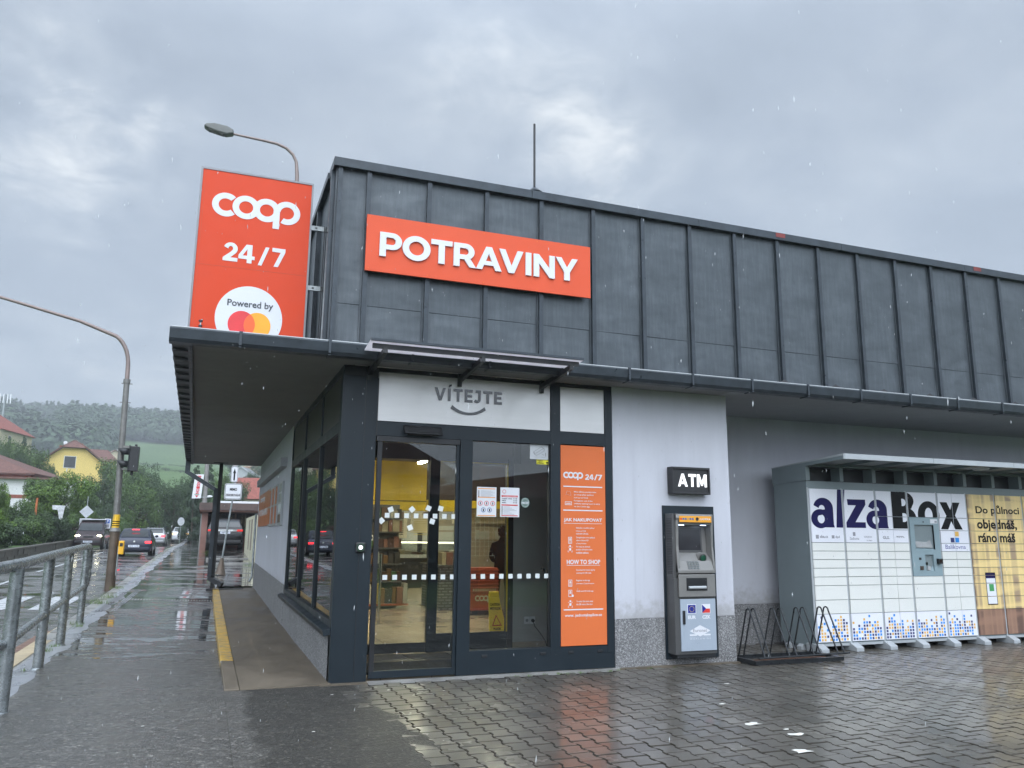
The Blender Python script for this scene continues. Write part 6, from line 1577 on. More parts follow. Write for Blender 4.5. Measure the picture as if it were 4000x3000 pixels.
make_car('wagon', 4.6, 1.78, 1.50, paintm('car_silver', (.34, .35, .36), .5), 'silver estate car with roof bars just ahead of the dark blue hatchback', (at(603, 2139, 66).x, 66, zs(66)-.08), 0, tail=redl, bars=True, plate_txt='5C8 2210')
make_car('wagon', 4.4, 1.74, 1.55, paintm('car_white_silver', (.52, .54, .56), .3), 'pale silver car with amber and red lamps far ahead on the road', (at(706, 2122, 82).x, 82, zs(82)-.02), 0, tail=amber, plate_txt='2C4 8871', bars=True)
make_car('hatch', 4.2, 1.74, 1.5, paintm('car_blue', (.03, .13, .36), .3), 'blue car with one headlight glow far down the road', (-5.87, 108, zs(108)), PI, front=True, plate_txt='4C1 9034')
make_car('van', 4.2, 1.72, 1.84, paintm('car_dark_maroon', (.030, .018, .020)), 'dark brown van with white roof rack and lit headlights coming towards the camera', (-8.25, 50, RZ(-8.25, 50)), PI, front=True, rack=True, plate_txt='6C9 1050')
make_car('suv', 4.8, 1.94, 1.76, paintm('car_black', (.006, .006, .007)), 'black off-road car with chrome tailgate bar parked in front of the brown garage', (-.30, 40.5, yz(39.2)), R_(-1), chrome_bar=True, plate_txt='3AD 7811')
# ------------------------------------------------------------------ terrain
HT = [(0, 0), (60, .9), (90, 2.8), (130, 7), (170, 11), (200, 13), (300, 24), (400, 33), (450, 37), (560, 58), (650, 76), (760, 88), (900, 99), (1100, 102), (1600, 80)]
def lerp_t(T, x):
    for (a, p), (b, q) in zip(T, T[1:]):
        if x <= b: return p+(q-p)*max(0, (x-a))/(b-a)
    return T[-1][1]
def sst(a, b, x):
    t = max(0.0, min(1.0, (x-a)/(b-a))); return t*t*(3-2*t)
def terr(x, y):
    d = math.hypot(x+1.4, y+9.3)
    base = zs(min(y, 125))-.22
    out = max(0.0, -9.35-x, x-13.0)
    s = max(sst(0, 32, out), sst(108, 150, y)) * sst(-5, 40, y)
    left = (.55 if x < -9.31 else 0)*sst(5, 16, y)
    wob = 2*math.sin(x*.012+1)*math.sin(y*.009)*sst(200, 500, d) + 4*math.sin(x*.009+y*.003)*sst(600, 900, d)
    return base*(1-s)+(lerp_t(HT, d)+wob)*s + left*(1-s)
def m_ground():
    k = NT('meadow_and_grass'); P = k.world()
    n = k.noise(.05, 5, .6, vec=P); f = k.noise(6, 5, .7, vec=P)
    k.set('Base Color', k.mix(k.ramp(f, [(.3, 0), (.75, .5)]), k.ramp(n, [(.35, (.060, .120, .030)), (.65, (.085, .150, .040))]), (.035, .065, .016)))
    k.set('Roughness', .95); k.bump(f, .6, .08); return k.m
gm = m_ground()
xs = [-1300, -1050, -850, -700, -600, -520, -450, -390, -330, -280, -240, -200, -170, -140, -115, -95, -80, -68, -58, -50, -42, -36, -30, -26, -22, -18, -15, -12.5, -10.8, -9.45, -9.30, -9.28, -6, -1, 6, 12, 14, 18, 24, 32, 42, 55, 70, 90, 120, 160, 210, 280, 380, 500, 700, 1000, 1300]
ysr = [-300, -120, -60, -24, -8, 4, 10, 16, 22, 30, 38, 46, 55, 64, 74, 84, 94, 104, 112, 120, 130, 142, 156, 172, 190, 210, 235, 260, 290, 320, 355, 390, 425, 460, 500, 540, 580, 620, 660, 700, 750, 800, 860, 920, 1000, 1120, 1300, 1600]
mb = MB(); v = [(x, y, terr(x, y)) for y in ysr for x in xs]; nx_ = len(xs)
mb.add(v, [(j*nx_+i, j*nx_+i+1, (j+1)*nx_+i+1, (j+1)*nx_+i) for j in range(len(ysr)-1) for i in range(nx_-1)], gm, True)
mb.build('ground', kind='structure')
# verge and stone wall
stone = m_conc('old_stone_wall', (.125, .115, .095), .45, (.5, .8), 3)
t = empty('stone_wall', (-9.3, 30, .5), 0, 'low weathered stone wall along the far side of the road', 'wall')
mb = MB(); rw = random.Random(9); y = 14.0
while y < 49:
    L = rw.uniform(.5, 1.1)
    for k_ in range(2):
        z0 = zs(y)-.1+k_*.26; mb.box(-9.42+rw.uniform(-.02, .02), y, z0, -9.18+rw.uniform(-.02, .02), y+L-.012, z0+.252, stone)
    y += L
mb.build('blocks', parent=t)
mb = MB(); mb.prism([(-9.46, 14), (-9.14, 14), (-9.14, 49), (-9.46, 49)], 'z', 0, .08, stone)
mb.v = [(a, b, c+zs(b)+.42) for a, b, c in mb.v]; mb.build('coping', parent=t)
mb = MB(); mb.quad((-9.2, -6, zs(0)-.10), (-8.85, -6, zs(0)-.10), (-8.85, 120, zs(120)-.02), (-9.2, 120, zs(120)-.02), grass_m)
mb = MB()
vv = []
yy = fr(-6, 110, 2)
for y in yy: vv += [(-9.25, y, zs(y)-.05), (-8.86, y, zs(y)-.10)]
mb.add(vv, [(2*i, 2*i+1, 2*i+3, 2*i+2) for i in range(len(yy)-1)], grass_m); mb.build('verge', kind='structure')

# ------------------------------------------------------------------ houses
roof_r = mat('red_roof_tiles', (.23, .065, .045), .75, 0, .3, 3, .3, 6, .05); roof_b = mat('brown_roof_tiles', (.125, .058, .045), .7, 0, .3, 3, .3, 6, .05); roof_o = mat('orange_roof_tiles', (.42, .13, .06), .75, 0, .25, 3)
yel_h = m_render('yellow_house_render', (.70, .52, .17), .08); cream_h = m_render('cream_house_render', (.52, .45, .32), .1); white_h = m_render('white_house_render', (.62, .62, .62), .12); grey_h = m_render('grey_house_render', (.30, .31, .32), .15)
win_m = mat('window_dark', (.03, .032, .035), .1, 0, .3, 2); winw = mat('window_frame_white', (.6, .6, .6), .5); brick_m = mat('chimney_brick', (.30, .08, .045), .8, 0, .2)
def house(name, label, loc, rz_, w, d, hw, hr, wm, rm, hip=0.0, clipr=0.0, wins=(), chim=(), over=.4, cat='house', group=None):
    """gable faces local -Y; hip = how far the ridge ends pull in; clipr = half-hip height"""
    t = empty(name, loc, rz_, label, cat, group); ORG[t.name] = Vector((0, 0, 0))
    mb = MB(); a = w/2; b = d/2
    if hip > 0: mb.box(-a, -b, -3, a, b, hw, wm)
    else: 
        cz = hr-clipr; cxx = a*(clipr/hr)
        o_ = [(-a, -3), (a, -3), (a, hw), (cxx, hw+cz), (-cxx, hw+cz), (-a, hw)] if clipr else [(-a, -3), (a, -3), (a, hw), (0, hw+hr), (-a, hw)]
        mb.prism(o_, 'y', -b, b, wm)
    mb.build('wall', parent=t)
    A = a+over; B = b+over; z0 = hw-over*hr/a; th = .18
    mb = MB()
    if hip > 0: R1, R2 = (0, -B+hip, hw+hr), (0, B-hip, hw+hr)
    else:
        hh = clipr*.9; R1, R2 = (0, -B+(clipr*1.1 if clipr else 0), hw+hr), (0, B-(clipr*1.1 if clipr else 0), hw+hr)
    if clipr and hip == 0:
        ex = a*(clipr/hr)+.2; ez = hw+hr-clipr
        for sg in (-1, 1):
            mb.add([(sg*A, -B, z0), (sg*A, B, z0), (sg*ex, B, ez), R2, R1, (sg*ex, -B, ez)], [(0, 1, 2, 3, 4, 5)], rm)
        mb.add([(-ex, -B, ez), (ex, -B, ez), R1], [(0, 1, 2)], rm); mb.add([(-ex, B, ez), (ex, B, ez), R2], [(0, 1, 2)], rm)
    elif hip > 0:
        mb.add([(-A, -B, z0), (A, -B, z0), (A, B, z0), (-A, B, z0), R1, R2], [(0, 1, 4), (1, 2, 5, 4), (2, 3, 5), (3, 0, 4, 5)], rm)
    else:
        for sg in (-1, 1): mb.add([(sg*A, -B, z0), (sg*A, B, z0), R2, R1], [(0, 1, 2, 3)], rm)
    rf = mb.build('roof', parent=t); sd = rf.modifiers.new('s', 'SOLIDIFY'); sd.thickness = th; sd.offset = 1
    for (x, y, h) in chim:
        m1 = MB(); zz = hw+hr*(1-abs(x)/a)-.4; m1.box(x-.35, y-.35, zz, x+.35, y+.35, zz+h+.4, brick_m); m1.box(x-.42, y-.42, zz+h+.4, x+.42, y+.42, zz+h+.55, brick_m); m1.build('chimney', parent=rf)
    for (face, u, z, ww, hh2) in wins:
        m1 = MB(); m2 = MB()
        if face == 'f': m1.box(u-ww/2-.08, -b-.04, z-.08, u+ww/2+.08, -b-.005, z+hh2+.08, winw); m2.box(u-ww/2, -b-.06, z, u+ww/2, -b-.041, z+hh2, win_m)
        else:
            s_ = 1 if face == 'r' else -1; m1.box(*sorted((s_*(a+.005), s_*(a+.04))) [:1], u-ww/2-.08, z-.08, sorted((s_*(a+.005), s_*(a+.04)))[1], u+ww/2+.08, z+hh2+.08, winw)
            x0_, x1_ = sorted((s_*(a+.041), s_*(a+.06))); m2.box(x0_, u-ww/2, z, x1_, u+ww/2, z+hh2, win_m)
        w_ = m1.build('window', parent=t); m2.build('pane', parent=w_)
    return t
yh = house('yellow_house', 'yellow house with brown half hipped roof and chimneys on the slope', (-22.3, 134, 11.2), R_(12), 8.4, 11, 1.0, 3.4, yel_h, roof_b, clipr=1.1, wins=[('f', -.4, .2, 1.5, 1.7)], chim=[(1.2, 1, 1.0), (-1.2, 2, .6)], over=.7)
m1 = MB(); m1.box(2.4, 0, -3, 6.4, 8, 1.9, yel_h); m1.build('wing', parent=yh)
m1 = MB(); m1.add([(1.2, -.7, 1.8), (7.0, -.7, 1.8), (7.0, 8.7, 1.8), (1.2, 8.7, 1.8), (.6, 4, 4.1), (5.6, 4, 4.1)], [(0, 1, 5, 4), (1, 2, 5), (2, 3, 4, 5), (3, 0, 4)], roof_b); r2 = m1.build('wing_roof', parent=yh)
m1 = MB(); m1.box(4.6, -.05, -.4, 5.5, -.005, 1.3, winw); w_ = m1.build('window', parent=yh); m1 = MB(); m1.box(4.68, -.08, -.3, 5.42, -.051, 1.2, win_m); m1.build('pane', parent=w_)
m1 = MB(); m1.prism(arc(-.9, 4.6, .3, .3, 0, 340, 14), 'y', 1, 1.1, white); m1.build('satellite_dish', parent=yh)
bh = house('brown_roof_house', 'red and white house with brown hipped roof and two small dormers at the left edge', (-24.2, 92, 4.2), R_(-8), 13, 12, 3.4, 2.5, mat('brick_red_render', (.33, .085, .045), .7, 0, .15, 2), roof_b, hip=4.2, over=.5)
for x in (.4, 1.9):
    m1 = MB(); m1.box(x-.35, -6.3, 2.6, x+.35, -4.6, 3.9, winw); m1.prism([(x-.55, 3.85), (x+.55, 3.85), (x, 4.7)], 'y', -6.5, -4.4, mat('dormer_grey', (.25, .26, .28), .5)); d_ = m1.build('dormer', parent=bh)
    m1 = MB(); m1.box(x-.2, -6.34, 2.8, x+.2, -6.301, 3.7, win_m); m1.build('pane', parent=d_)
t = empty('white_outbuilding', (-19.8, 84, 4), 0, 'white outbuilding wall with brown band behind the left trees', 'outbuilding')
mb = MB(); mb.box(-24, 84, 2, -14.6, 88, 6.9, white_h); mb.build('wall', parent=t)
mb = MB(); mb.box(-24.02, 83.97, 5.0, -17.2, 83.999, 5.35, roof_r); mb.build('band', parent=t)
mb = MB(); mb.box(-24.4, 83.5, 6.9, -14.3, 88.5, 7.1, roof_b); mb.build('roof', parent=t)
house('cream_manor', 'tall cream building with red roof at the upper left edge', (-45.5, 176, 12), R_(-12), 15, 14, 9.3, 5.4, cream_h, roof_r, hip=5, wins=[('f', 5.2, 6.0, 1.0, 2.2), ('f', 2.0, 6.0, 1.0, 2.2), ('r', -3, 6, 1, 2.2)])
hz = [('grey_gabled_house', 'pale grey gabled house above the supply sign', 775, 205, 8.6, 9, 4.6, 3.0, grey_h, roof_o, 'hb'), ]
def hat(name, label, px, py_base, Y, w, d, hw, hr, wm, rm, rz_=0, **k):
    p = at(px, py_base, Y); return house(name, label, (p.x, Y, p.z), rz_, w, d, hw, hr, wm, rm, **k)
S2 = .3917
def c2(x, y): return 650+x*S2, 1700+y*S2
def hc(name, label, x, y, Y, *a, **k): px, py = c2(x, y); return hat(name, label, px, py, Y, *a, **k)
hc('grey_house', 'pale grey gabled house above the supply road sign', 775, 475, 200, 5.6, 7, 1.9, 1.9, mat('pale_grey_house', (.36, .38, .40), .8), MATS.get('zz') or grey_l, R_(-18), wins=[('f', -1, .5, .7, .8), ('f', 1.0, .5, .7, .8)])
hc('orange_roof_house', 'small house with pale orange roof high on the slope', 815, 370, 262, 7.5, 6, .9, 1.2, cream_h, mat('faded_orange_roof', (.38, .20, .13), .8), R_(35))
hc('red_roof_house', 'cream house with red roof beside the shop wall', 915, 500, 235, 6.4, 7, 2.2, 2.2, cream_h, roof_r, R_(28), wins=[('f', 0, 1, .9, 1.2)])
hc('near_red_roof_house', 'house with bright red tiled roof and satellite dish behind the garage', 862, 690, 110, 4.6, 5.5, 1.0, 2.6, cream_h, roof_r, R_(80), chim=[(.8, -2, .3)])
# village below the meadow
vil = [(590, 1852, 300, 'far white village house with grey roof at the foot of the meadow', white_h, grey_h), (618, 1866, 310, 'far village house with faded red roof', white_h, roof_r), (650, 1880, 290, 'far white gabled village house among trees', white_h, grey_h), (678, 1886, 280, 'far cream village house near the roof edge', cream_h, roof_r), (702, 1872, 305, 'far pale village house nearest the shop eave', white_h, roof_b), (668, 1926, 200, 'dark roofed house among the trees below the village', grey_h, grey_h), (632, 1858, 330, 'far village house with low red roof behind its neighbours', white_h, roof_r)]
for i, (px, py, Y, lb, wm, rm) in enumerate(vil):
    hat('village_house', lb, px, py+6, Y+(110 if Y > 250 else 60), 5+i % 3, 6, 1.7, 1.6, wm, rm, R_(20*i-40), group='houses of the far village')
hat('hilltop_house', 'small pale house peeping behind the yellow house', 437, 1792, 260, 4, 5, 1.2, 1.2, cream_h, roof_b, R_(20)); hat('hilltop_house', 'small white dormered house right of the signal head', 455, 1790, 300, 4.4, 5, 1.6, 1.4, white_h, grey_h, R_(10))
# brown garage and shed beyond the yard
gbw = mat('brown_boards', (.060, .040, .034), .75, 0, .35, 4, .3, 8, stretch=(6, 6, .3)); pinkw = mat('pink_brown_render', (.24, .13, .105), .8, 0, .15, 2)
t = empty('brown_garage', (0, 43, .6), 0, 'low brown garage with flat corrugated roof behind the black off-road car', 'garage')
gz = yz(40)
mb = MB(); mb.box(-1.62, 40.2, gz-.3, -1.30, 40.6, gz+2.1, pinkw); mb.box(-1.62, 40.6, gz-.3, -1.35, 49, gz+2.2, pinkw); mb.box(-1.3, 43.5, gz-.3, 3.5, 43.8, gz+.75, pinkw); mb.box(3.4, 40, gz-.3, 3.8, 49, gz+2.2, pinkw)
mb.build('wall', parent=t)
mb = MB()
for i in range(24): mb.box(-1.3+i*.2, 43.45+rw.uniform(-.01, .01), gz+.75, -1.3+i*.2+.188, 43.5, gz+2.15, gbw)
mb.box(.25, 43.40, gz, .36, 43.45, gz+2.2, pinkw)
mb.build('boarded_front', parent=t)
mb = MB(); mb.box(-1.75, 39.7, gz+2.12, 4.0, 49.2, gz+2.22, pinkw); mb.box(-1.8, 39.55, gz+2.22, 4.1, 49.4, gz+2.62, mat('brown_verge', (.09, .06, .052), .7, 0, .3)); mb.build('fascia', parent=t)
mb = MB()
for i in range(40): mb.box(-1.0+i*.13, 40.2, gz+2.62, -1.0+i*.13+.08, 49, gz+2.72+.02*(i % 2), grey_l)
mb.box(-1.0, 40.18, gz+2.6, 4.1, 40.2, gz+2.76, white); mb.build('roof', parent=t)
t = empty('pale_shed', (1.1, 30, .3), 0, 'narrow cream metal shed beside the shop wall beyond the yard', 'shed')
mb = MB(); mb.box(.62, 27.5, zs(28)-.1, 3.4, 36, 2.45, mat('cream_metal', (.56, .54, .40), .5, 0, .2, 2)); mb.build('body', parent=t)
mb = MB(); mb.box(.6, 29.4, .9, .619, 30.3, 2.3, cream); mb.box(.6, 31.6, .9, .619, 32.3, 2.3, cream); mb.build('door', parent=t)
mb = MB(); mb.box(-1.25, 30.8, zs(31)-.15, .6, 31.2, zs(31)+.10, kerb_m); mb.box(-1.05, 27.2, zs(27)-.1, .6, 27.5, zs(27)+.05, kerb_m); mb.build('yard_kerb', kind='structure')
# houses across the yard behind the camera, mirrored in the entrance glass
house('neighbour_house', 'long low house with brown tiled roof across the yard behind the camera', (20, -28, 0), 0, 30, 9, 3.2, 2.2, m_render('dark_brown_render', (.075, .05, .04)), roof_b, hip=3)
house('neighbour_house', 'taller dark house with pyramid roof across the yard behind the camera', (4.5, -30, 0), 0, 9, 9, 4.4, 3.2, MATS.get('zz') or grey_h, roof_b, hip=4.4)
# antenna mast top left
p = at(12, 1590, 260)
t = empty('antenna_mast', p, 0, 'faint telecom antenna mast on the hill at the left edge', 'antenna mast')
mb = MB(); b0 = at(6, 1660, 260); mb.tube([(b0.x, 260, b0.z-8), (b0.x, 260, at(6, 1540, 260).z)], .35, 6, galv)
for dx in (-1.2, -.3, .7, 1.5): mb.box(b0.x+dx-.15, 259.6, at(6, 1575, 260).z, b0.x+dx+.15, 260, at(6, 1538, 260).z, white)
mb.build('mast', parent=t)

# ------------------------------------------------------------------ trees
def leafmat(name, c, var=.5):
    k = NT(name); a = k.n('ShaderNodeAttribute'); a.attribute_name = 'tone'
    lo = tuple(x*(1-var) for x in c); hi = tuple(x*(1+var) for x in c)
    k.set('Base Color', k.ramp(a.outputs['Fac'], [(0, lo), (.5, c), (1, (hi[0]*1.1, hi[1], hi[2]*.8))])); k.set('Roughness', .6)
    k.b.inputs['Subsurface Weight'].default_value = 0
    k.b.inputs['Transmission Weight'].default_value = 0
    return k.m
L_br = leafmat('leaves_bright', (.085, .155, .022)); L_md = leafmat('leaves_mid', (.052, .100, .022)); L_dk = leafmat('leaves_dark', (.030, .060, .020)); L_cf = leafmat('needles', (.022, .045, .020)); L_hz = leafmat('leaves_far', (.040, .078, .032))
bark = mat('bark', (.07, .055, .042), .9, 0, .3, 5, .4, 12, .03)
def quads(cen, nrm, size, rng, tone):
    n = len(cen)
    up = rng.normal(size=(n, 3)); u = np.cross(nrm, up); u /= np.linalg.norm(u, axis=1)[:, None]+1e-9; w = np.cross(nrm, u)
    s = size*rng.uniform(.6, 1.3, n)[:, None]
    V = np.stack([cen+u*s, cen+w*s*.55, cen-u*s, cen-w*s*.55], 1).reshape(-1, 3)
    me = bpy.data.meshes.new('crown'); me.vertices.add(4*n); me.vertices.foreach_set('co', V.ravel())
    me.loops.add(4*n); me.loops.foreach_set('vertex_index', np.arange(4*n)); me.polygons.add(n); me.polygons.foreach_set('loop_start', np.arange(n)*4)
    me.update(); a = me.attributes.new('tone', 'FLOAT', 'FACE'); a.data.foreach_set('value', np.clip(tone, 0, 1).astype(np.float32)); return me
def crown_mesh(seed, kind, N=9000):
    """unit tree: height 1, crown radius about 0.5 (scaled per tree)"""
    rng = np.random.default_rng(seed); C_ = []
    if kind == 'broad':
        m = 64; sk = rng.uniform(-.12, .12, 2)
        while len(C_) < m:
            p = rng.uniform(-1, 1, 3)
            r = np.linalg.norm(p)
            lim = 1+.28*math.sin(3*math.atan2(p[1], p[0])+seed)+.2*math.sin(5*p[2]+seed)
            if .35 < r < lim: C_.append((p[0]*.38+sk[0]*p[2], p[1]*.38+sk[1]*p[2], .60+p[2]*.31, rng.uniform(.035, .14)))
        lsz = .014
    elif kind == 'bush':
        m = 34
        while len(C_) < m:
            p = rng.uniform(-1, 1, 3)
            if np.linalg.norm(p) < 1: C_.append((p[0]*.42, p[1]*.42, .45+p[2]*.38, rng.uniform(.10, .18)))
        lsz = .02
    else:
        m = 60
        for i in range(m):
            z = .12+.86*(i/m); r = .34*(1-z)**.85+.02; a = rng.uniform(0, 6.28); C_.append((math.cos(a)*r*.7, math.sin(a)*r*.7, z, .035+.09*(1-z)))
        lsz = .014
    C_ = np.array(C_); wgt = C_[:, 3]**2; idx = rng.choice(len(C_), N, p=wgt/wgt.sum())
    d = rng.normal(size=(N, 3)); d /= np.linalg.norm(d, axis=1)[:, None]
    if kind == 'conifer': d[:, 2] *= .45
    r = C_[idx, 3]*(rng.uniform(.55, 1.08, N)**.7)
    cen = C_[idx, :3]+d*r[:, None]
    nrm = d+rng.normal(size=(N, 3))*.55+np.array([0, 0, .35]); nrm /= np.linalg.norm(nrm, axis=1)[:, None]
    ct = rng.uniform(.05, .95, len(C_)); tone = ct[idx]+rng.normal(size=N)*.14
    return quads(cen, nrm, lsz, rng, tone)
def trunk_mesh(seed, kind):
    r2_ = random.Random(seed); mb = MB()
    top = .92 if kind == 'conifer' else .62
    mb.tube([(0, 0, -.05), (.005, 0, .2), (-.01, .01, .42), (0, 0, top)], [.030, .022, .016, .005], 7)
    if kind != 'conifer':
        for i in range(7):
            a = r2_.uniform(0, 6.28); z = r2_.uniform(.22, .5); mb.tube([(0, 0, z), (math.cos(a)*.12, math.sin(a)*.12, z+.12), (math.cos(a)*.28, math.sin(a)*.28, z+.22)], [.012, .008, .003], 5)
    me = bpy.data.meshes.new('trunk'); me.from_pydata(mb.v, [], mb.f); me.update(); me.materials.append(bark); return me
VAR = {}
def variant(kind, i, lm, N=9000):
    key = (kind, i, lm.name, N)
    if key not in VAR:
        k0 = (kind, i, 'geo', N)
        if k0 not in VAR: VAR[k0] = (crown_mesh(100+i*7+len(kind), kind, N), trunk_mesh(i, kind))
        c_ = VAR[k0][0].copy(); c_.materials.append(lm); VAR[key] = (c_, VAR[k0][1])
    return VAR[key]
rt = random.Random(77)
def tree(px, py_top, Y, wpx, kind='broad', lm=None, label='', i=0, grp='trees and bushes along the left bank', N=9000, name=None, base=None):
    dist = (at(px, 1900, Y)-CAM).length
    X = at(px, py_top, Y).x; zt = at(px, py_top, Y).z; g = terr(X, Y) if base is None else base
    h = max(1.0, zt-g+.1); w = wpx/FPX*dist
    c_, tr = variant(kind, i, lm, N)
    t = empty(name or {'broad': 'tree', 'bush': 'bush', 'conifer': 'conifer_tree'}[kind], (X, Y, g-.1), rt.uniform(0, 6.28), label, {'broad': 'tree', 'bush': 'bush', 'conifer': 'conifer'}[kind], grp)
    sxy = w/(.98 if kind != 'conifer' else .62)
    for nm, me in (('crown', c_), ('trunk', tr)):
        o = bpy.data.objects.new(nm, me); COL.objects.link(o); o.parent = t
        o.scale = (sxy, sxy, h*(1.0 if kind != 'broad' else 1.06))
    return t
G2 = 'trees and bushes along the left bank'
B = 'broad'
k1 = lambda x: x*.4823; ky = lambda y: 1500+y*.4823
TR = [ # px, top, Y, width px, kind, material, label
 (12, 1868, 36, 86, 'bush', L_br, 'bright green clipped bush at the far left edge'),
 (-70, 1850, 38, 130, 'broad', L_br, 'bright green tree just outside the left edge'),
 (70, 1935, 44, 120, 'bush', L_md, 'mid green bush above the stone wall, beside the rusty post'),
 (150, 1955, 45, 110, 'bush', L_md, 'mid green bush between rusty post and tilted board'),
 (215, 2010, 46, 110, 'bush', L_dk, 'low dark bush under the tilted board'),
 (60, 2030, 42, 130, 'bush', L_dk, 'low dark undergrowth bush above the stone wall at the left'),
 (130, 2045, 43, 100, 'bush', L_br, 'small bright shrub hanging over the stone wall'),
 (235, 1842, 56, 230, 'broad', L_br, 'spreading yellow green tree in the middle of the left bank'),
 (165, 1868, 60, 130, 'broad', L_md, 'slender green tree left of the spreading tree'),
 (330, 1900, 62, 130, 'broad', L_md, 'green tree right of the spreading tree'),
 (335, 1960, 58, 100, 'bush', L_br, 'bright bush below the yellow house, right of the spreading tree'),
 (290, 2000, 54, 110, 'bush', L_md, 'green bush behind the approaching van'),
 (110, 1732, 100, 150, 'broad', L_md, 'leafy tree above the brown roofed house'),
 (98, 1700, 104, 60, 'conifer', L_cf, 'dark pointed conifer above the brown roofed house'),
 (20, 1695, 108, 110, 'broad', L_md, 'green tree below the cream building'),
 (165, 1790, 106, 110, 'broad', L_dk, 'dark tree left of the yellow house'),
 (205, 1805, 100, 110, 'bush', L_md, 'pale shrub in front of the yellow house gable'),
 (40, 1745, 98, 120, 'broad', L_dk, 'dark green tree between cream building and brown roof'),
 (390, 1850, 88, 170, 'broad', L_dk, 'dark tree under the yellow house'),
 (300, 1862, 92, 160, 'broad', L_dk, 'dark tree below the yellow house gable'),
 (455, 1788, 100, 150, 'broad', L_md, 'tall tree right of the yellow house, behind the lamp mast'),
 (500, 1830, 92, 160, 'broad', L_md, 'broad tree just right of the lamp mast'),
 (575, 1800, 96, 130, 'broad', L_dk, 'tall dark tree under the bright meadow'),
 (560, 1880, 84, 190, 'broad', L_md, 'wide green tree over the dark hatchback'),
 (640, 1870, 90, 150, 'broad', L_dk, 'dark tree over the estate car'),
 (690, 1885, 88, 150, 'broad', L_dk, 'dark tree left of the shop eave'),
 (735, 1850, 94, 110, 'broad', L_dk, 'dark tree next to the shop eave'),
 (620, 1960, 110, 180, 'broad', L_dk, 'shadowy tree at the end of the street'),
 (705, 1960, 105, 170, 'broad', L_dk, 'shadowy tree above the pale far car'),
 (480, 2010, 76, 90, 'bush', L_md, 'round green bush beside the lamp mast'),
 (425, 1960, 80, 130, 'broad', L_dk, 'dark tree between parking sign and mast'),
 (520, 1990, 84, 120, 'bush', L_br, 'light green bush behind the hatchback'),
 (375, 2035, 64, 130, 'bush', mat('x', (.1, .1, .1)) if False else leafmat('leaves_copper', (.10, .045, .035)), 'low copper coloured hedge by the parking sign'),
 (560, 2030, 96, 150, 'bush', L_dk, 'dark undergrowth behind the estate car'),
 (650, 2035, 100, 150, 'bush', L_dk, 'dark undergrowth behind the far cars'),
 (745, 2030, 92, 120, 'bush', L_dk, 'dark undergrowth left of the garage'),
 (770, 1812, 74, 90, 'conifer', L_cf, 'dark conifer behind the guest house sign'),
 (820, 1808, 80, 110, 'conifer', L_cf, 'dark conifer right of the utility pole'),
 (870, 1830, 86, 110, 'broad', L_md, 'green tree left of the arrow plate'),
 (800, 1900, 76, 130, 'broad', L_dk, 'dark tree behind the garage roof, left'),
 (930, 1880, 88, 120, 'broad', L_dk, 'dark tree behind the supply sign plate'),
 (985, 1845, 150, 60, 'broad', L_dk, 'small dark tree between red roof and shop wall'),
 (905, 1800, 240, 90, 'broad', L_hz, 'far tree beside the grey house'),
 (1010, 1815, 230, 70, 'broad', L_hz, 'far tree above the red roofed house'),
 (860, 1925, 70, 90, 'bush', L_dk, 'dark bush above the garage roof'),
]
for j, (px, py, Y, w, kd, lm, lb) in enumerate(TR):
    tree(px, py, Y, w, kd, lm, lb, j % 4 if kd != 'conifer' else j % 2, G2 if px < 740 else 'trees behind the garage', N=16000 if Y < 70 else 9000)
# undergrowth right behind the stone wall
for j in range(15):
    Y = 21+j*2.3; X = -10.6-(j % 3)*.9; w = (2.6, 3.2, 2.9)[j % 3]; hh = 1.3+.5*((j*5) % 4)/3+(j > 8)*.5
    c_, tr = variant('bush', j % 4, (L_dk, L_md, L_dk, L_br)[j % 4], 9000)
    t = empty('bush', (X, Y, terr(X, Y)-.15), j*1.3, 'low bush in the hedge row hanging over the stone wall', 'bush', 'hedge row behind the stone wall')
    for nm, me in (('crown', c_), ('trunk', tr)): o = bpy.data.objects.new(nm, me); COL.objects.link(o); o.parent = t; o.scale = (w, w, hh)
# clumps on the hillside: individuals at middle distance
cl = [(200, 1700, 520, 90), (250, 1715, 520, 60), (290, 1660, 575, 110), (340, 1650, 590, 110), (320, 1690, 560, 120), (385, 1690, 560, 110), (425, 1700, 580, 80), (470, 1690, 590, 90), (505, 1700, 590, 80), (590, 1688, 590, 90), (630, 1680, 600, 90), (665, 1690, 590, 80), (560, 1722, 585, 70), (110, 1662, 560, 60), (150, 1735, 480, 110), (700, 1722, 590, 70), (455, 1780, 300, 60), (400, 1770, 260, 70), (260, 1758, 300, 90), (90, 1720, 420, 90), (555, 1850, 330, 50), (610, 1862, 320, 60), (640, 1900, 260, 70), (700, 1905, 250, 60), (585, 1885, 280, 60), (725, 1885, 300, 50), (480, 1845, 260, 80), (665, 1852, 420, 30), (600, 1845, 430, 30), (690, 1862, 420, 26)]
for j, (px, py, Y, w) in enumerate(cl):
    tree(px, py, Y, w, 'broad', L_hz, 'hazy tree on the hillside in the distance', j % 4, 'hazy trees scattered over the hillside', N=3500)
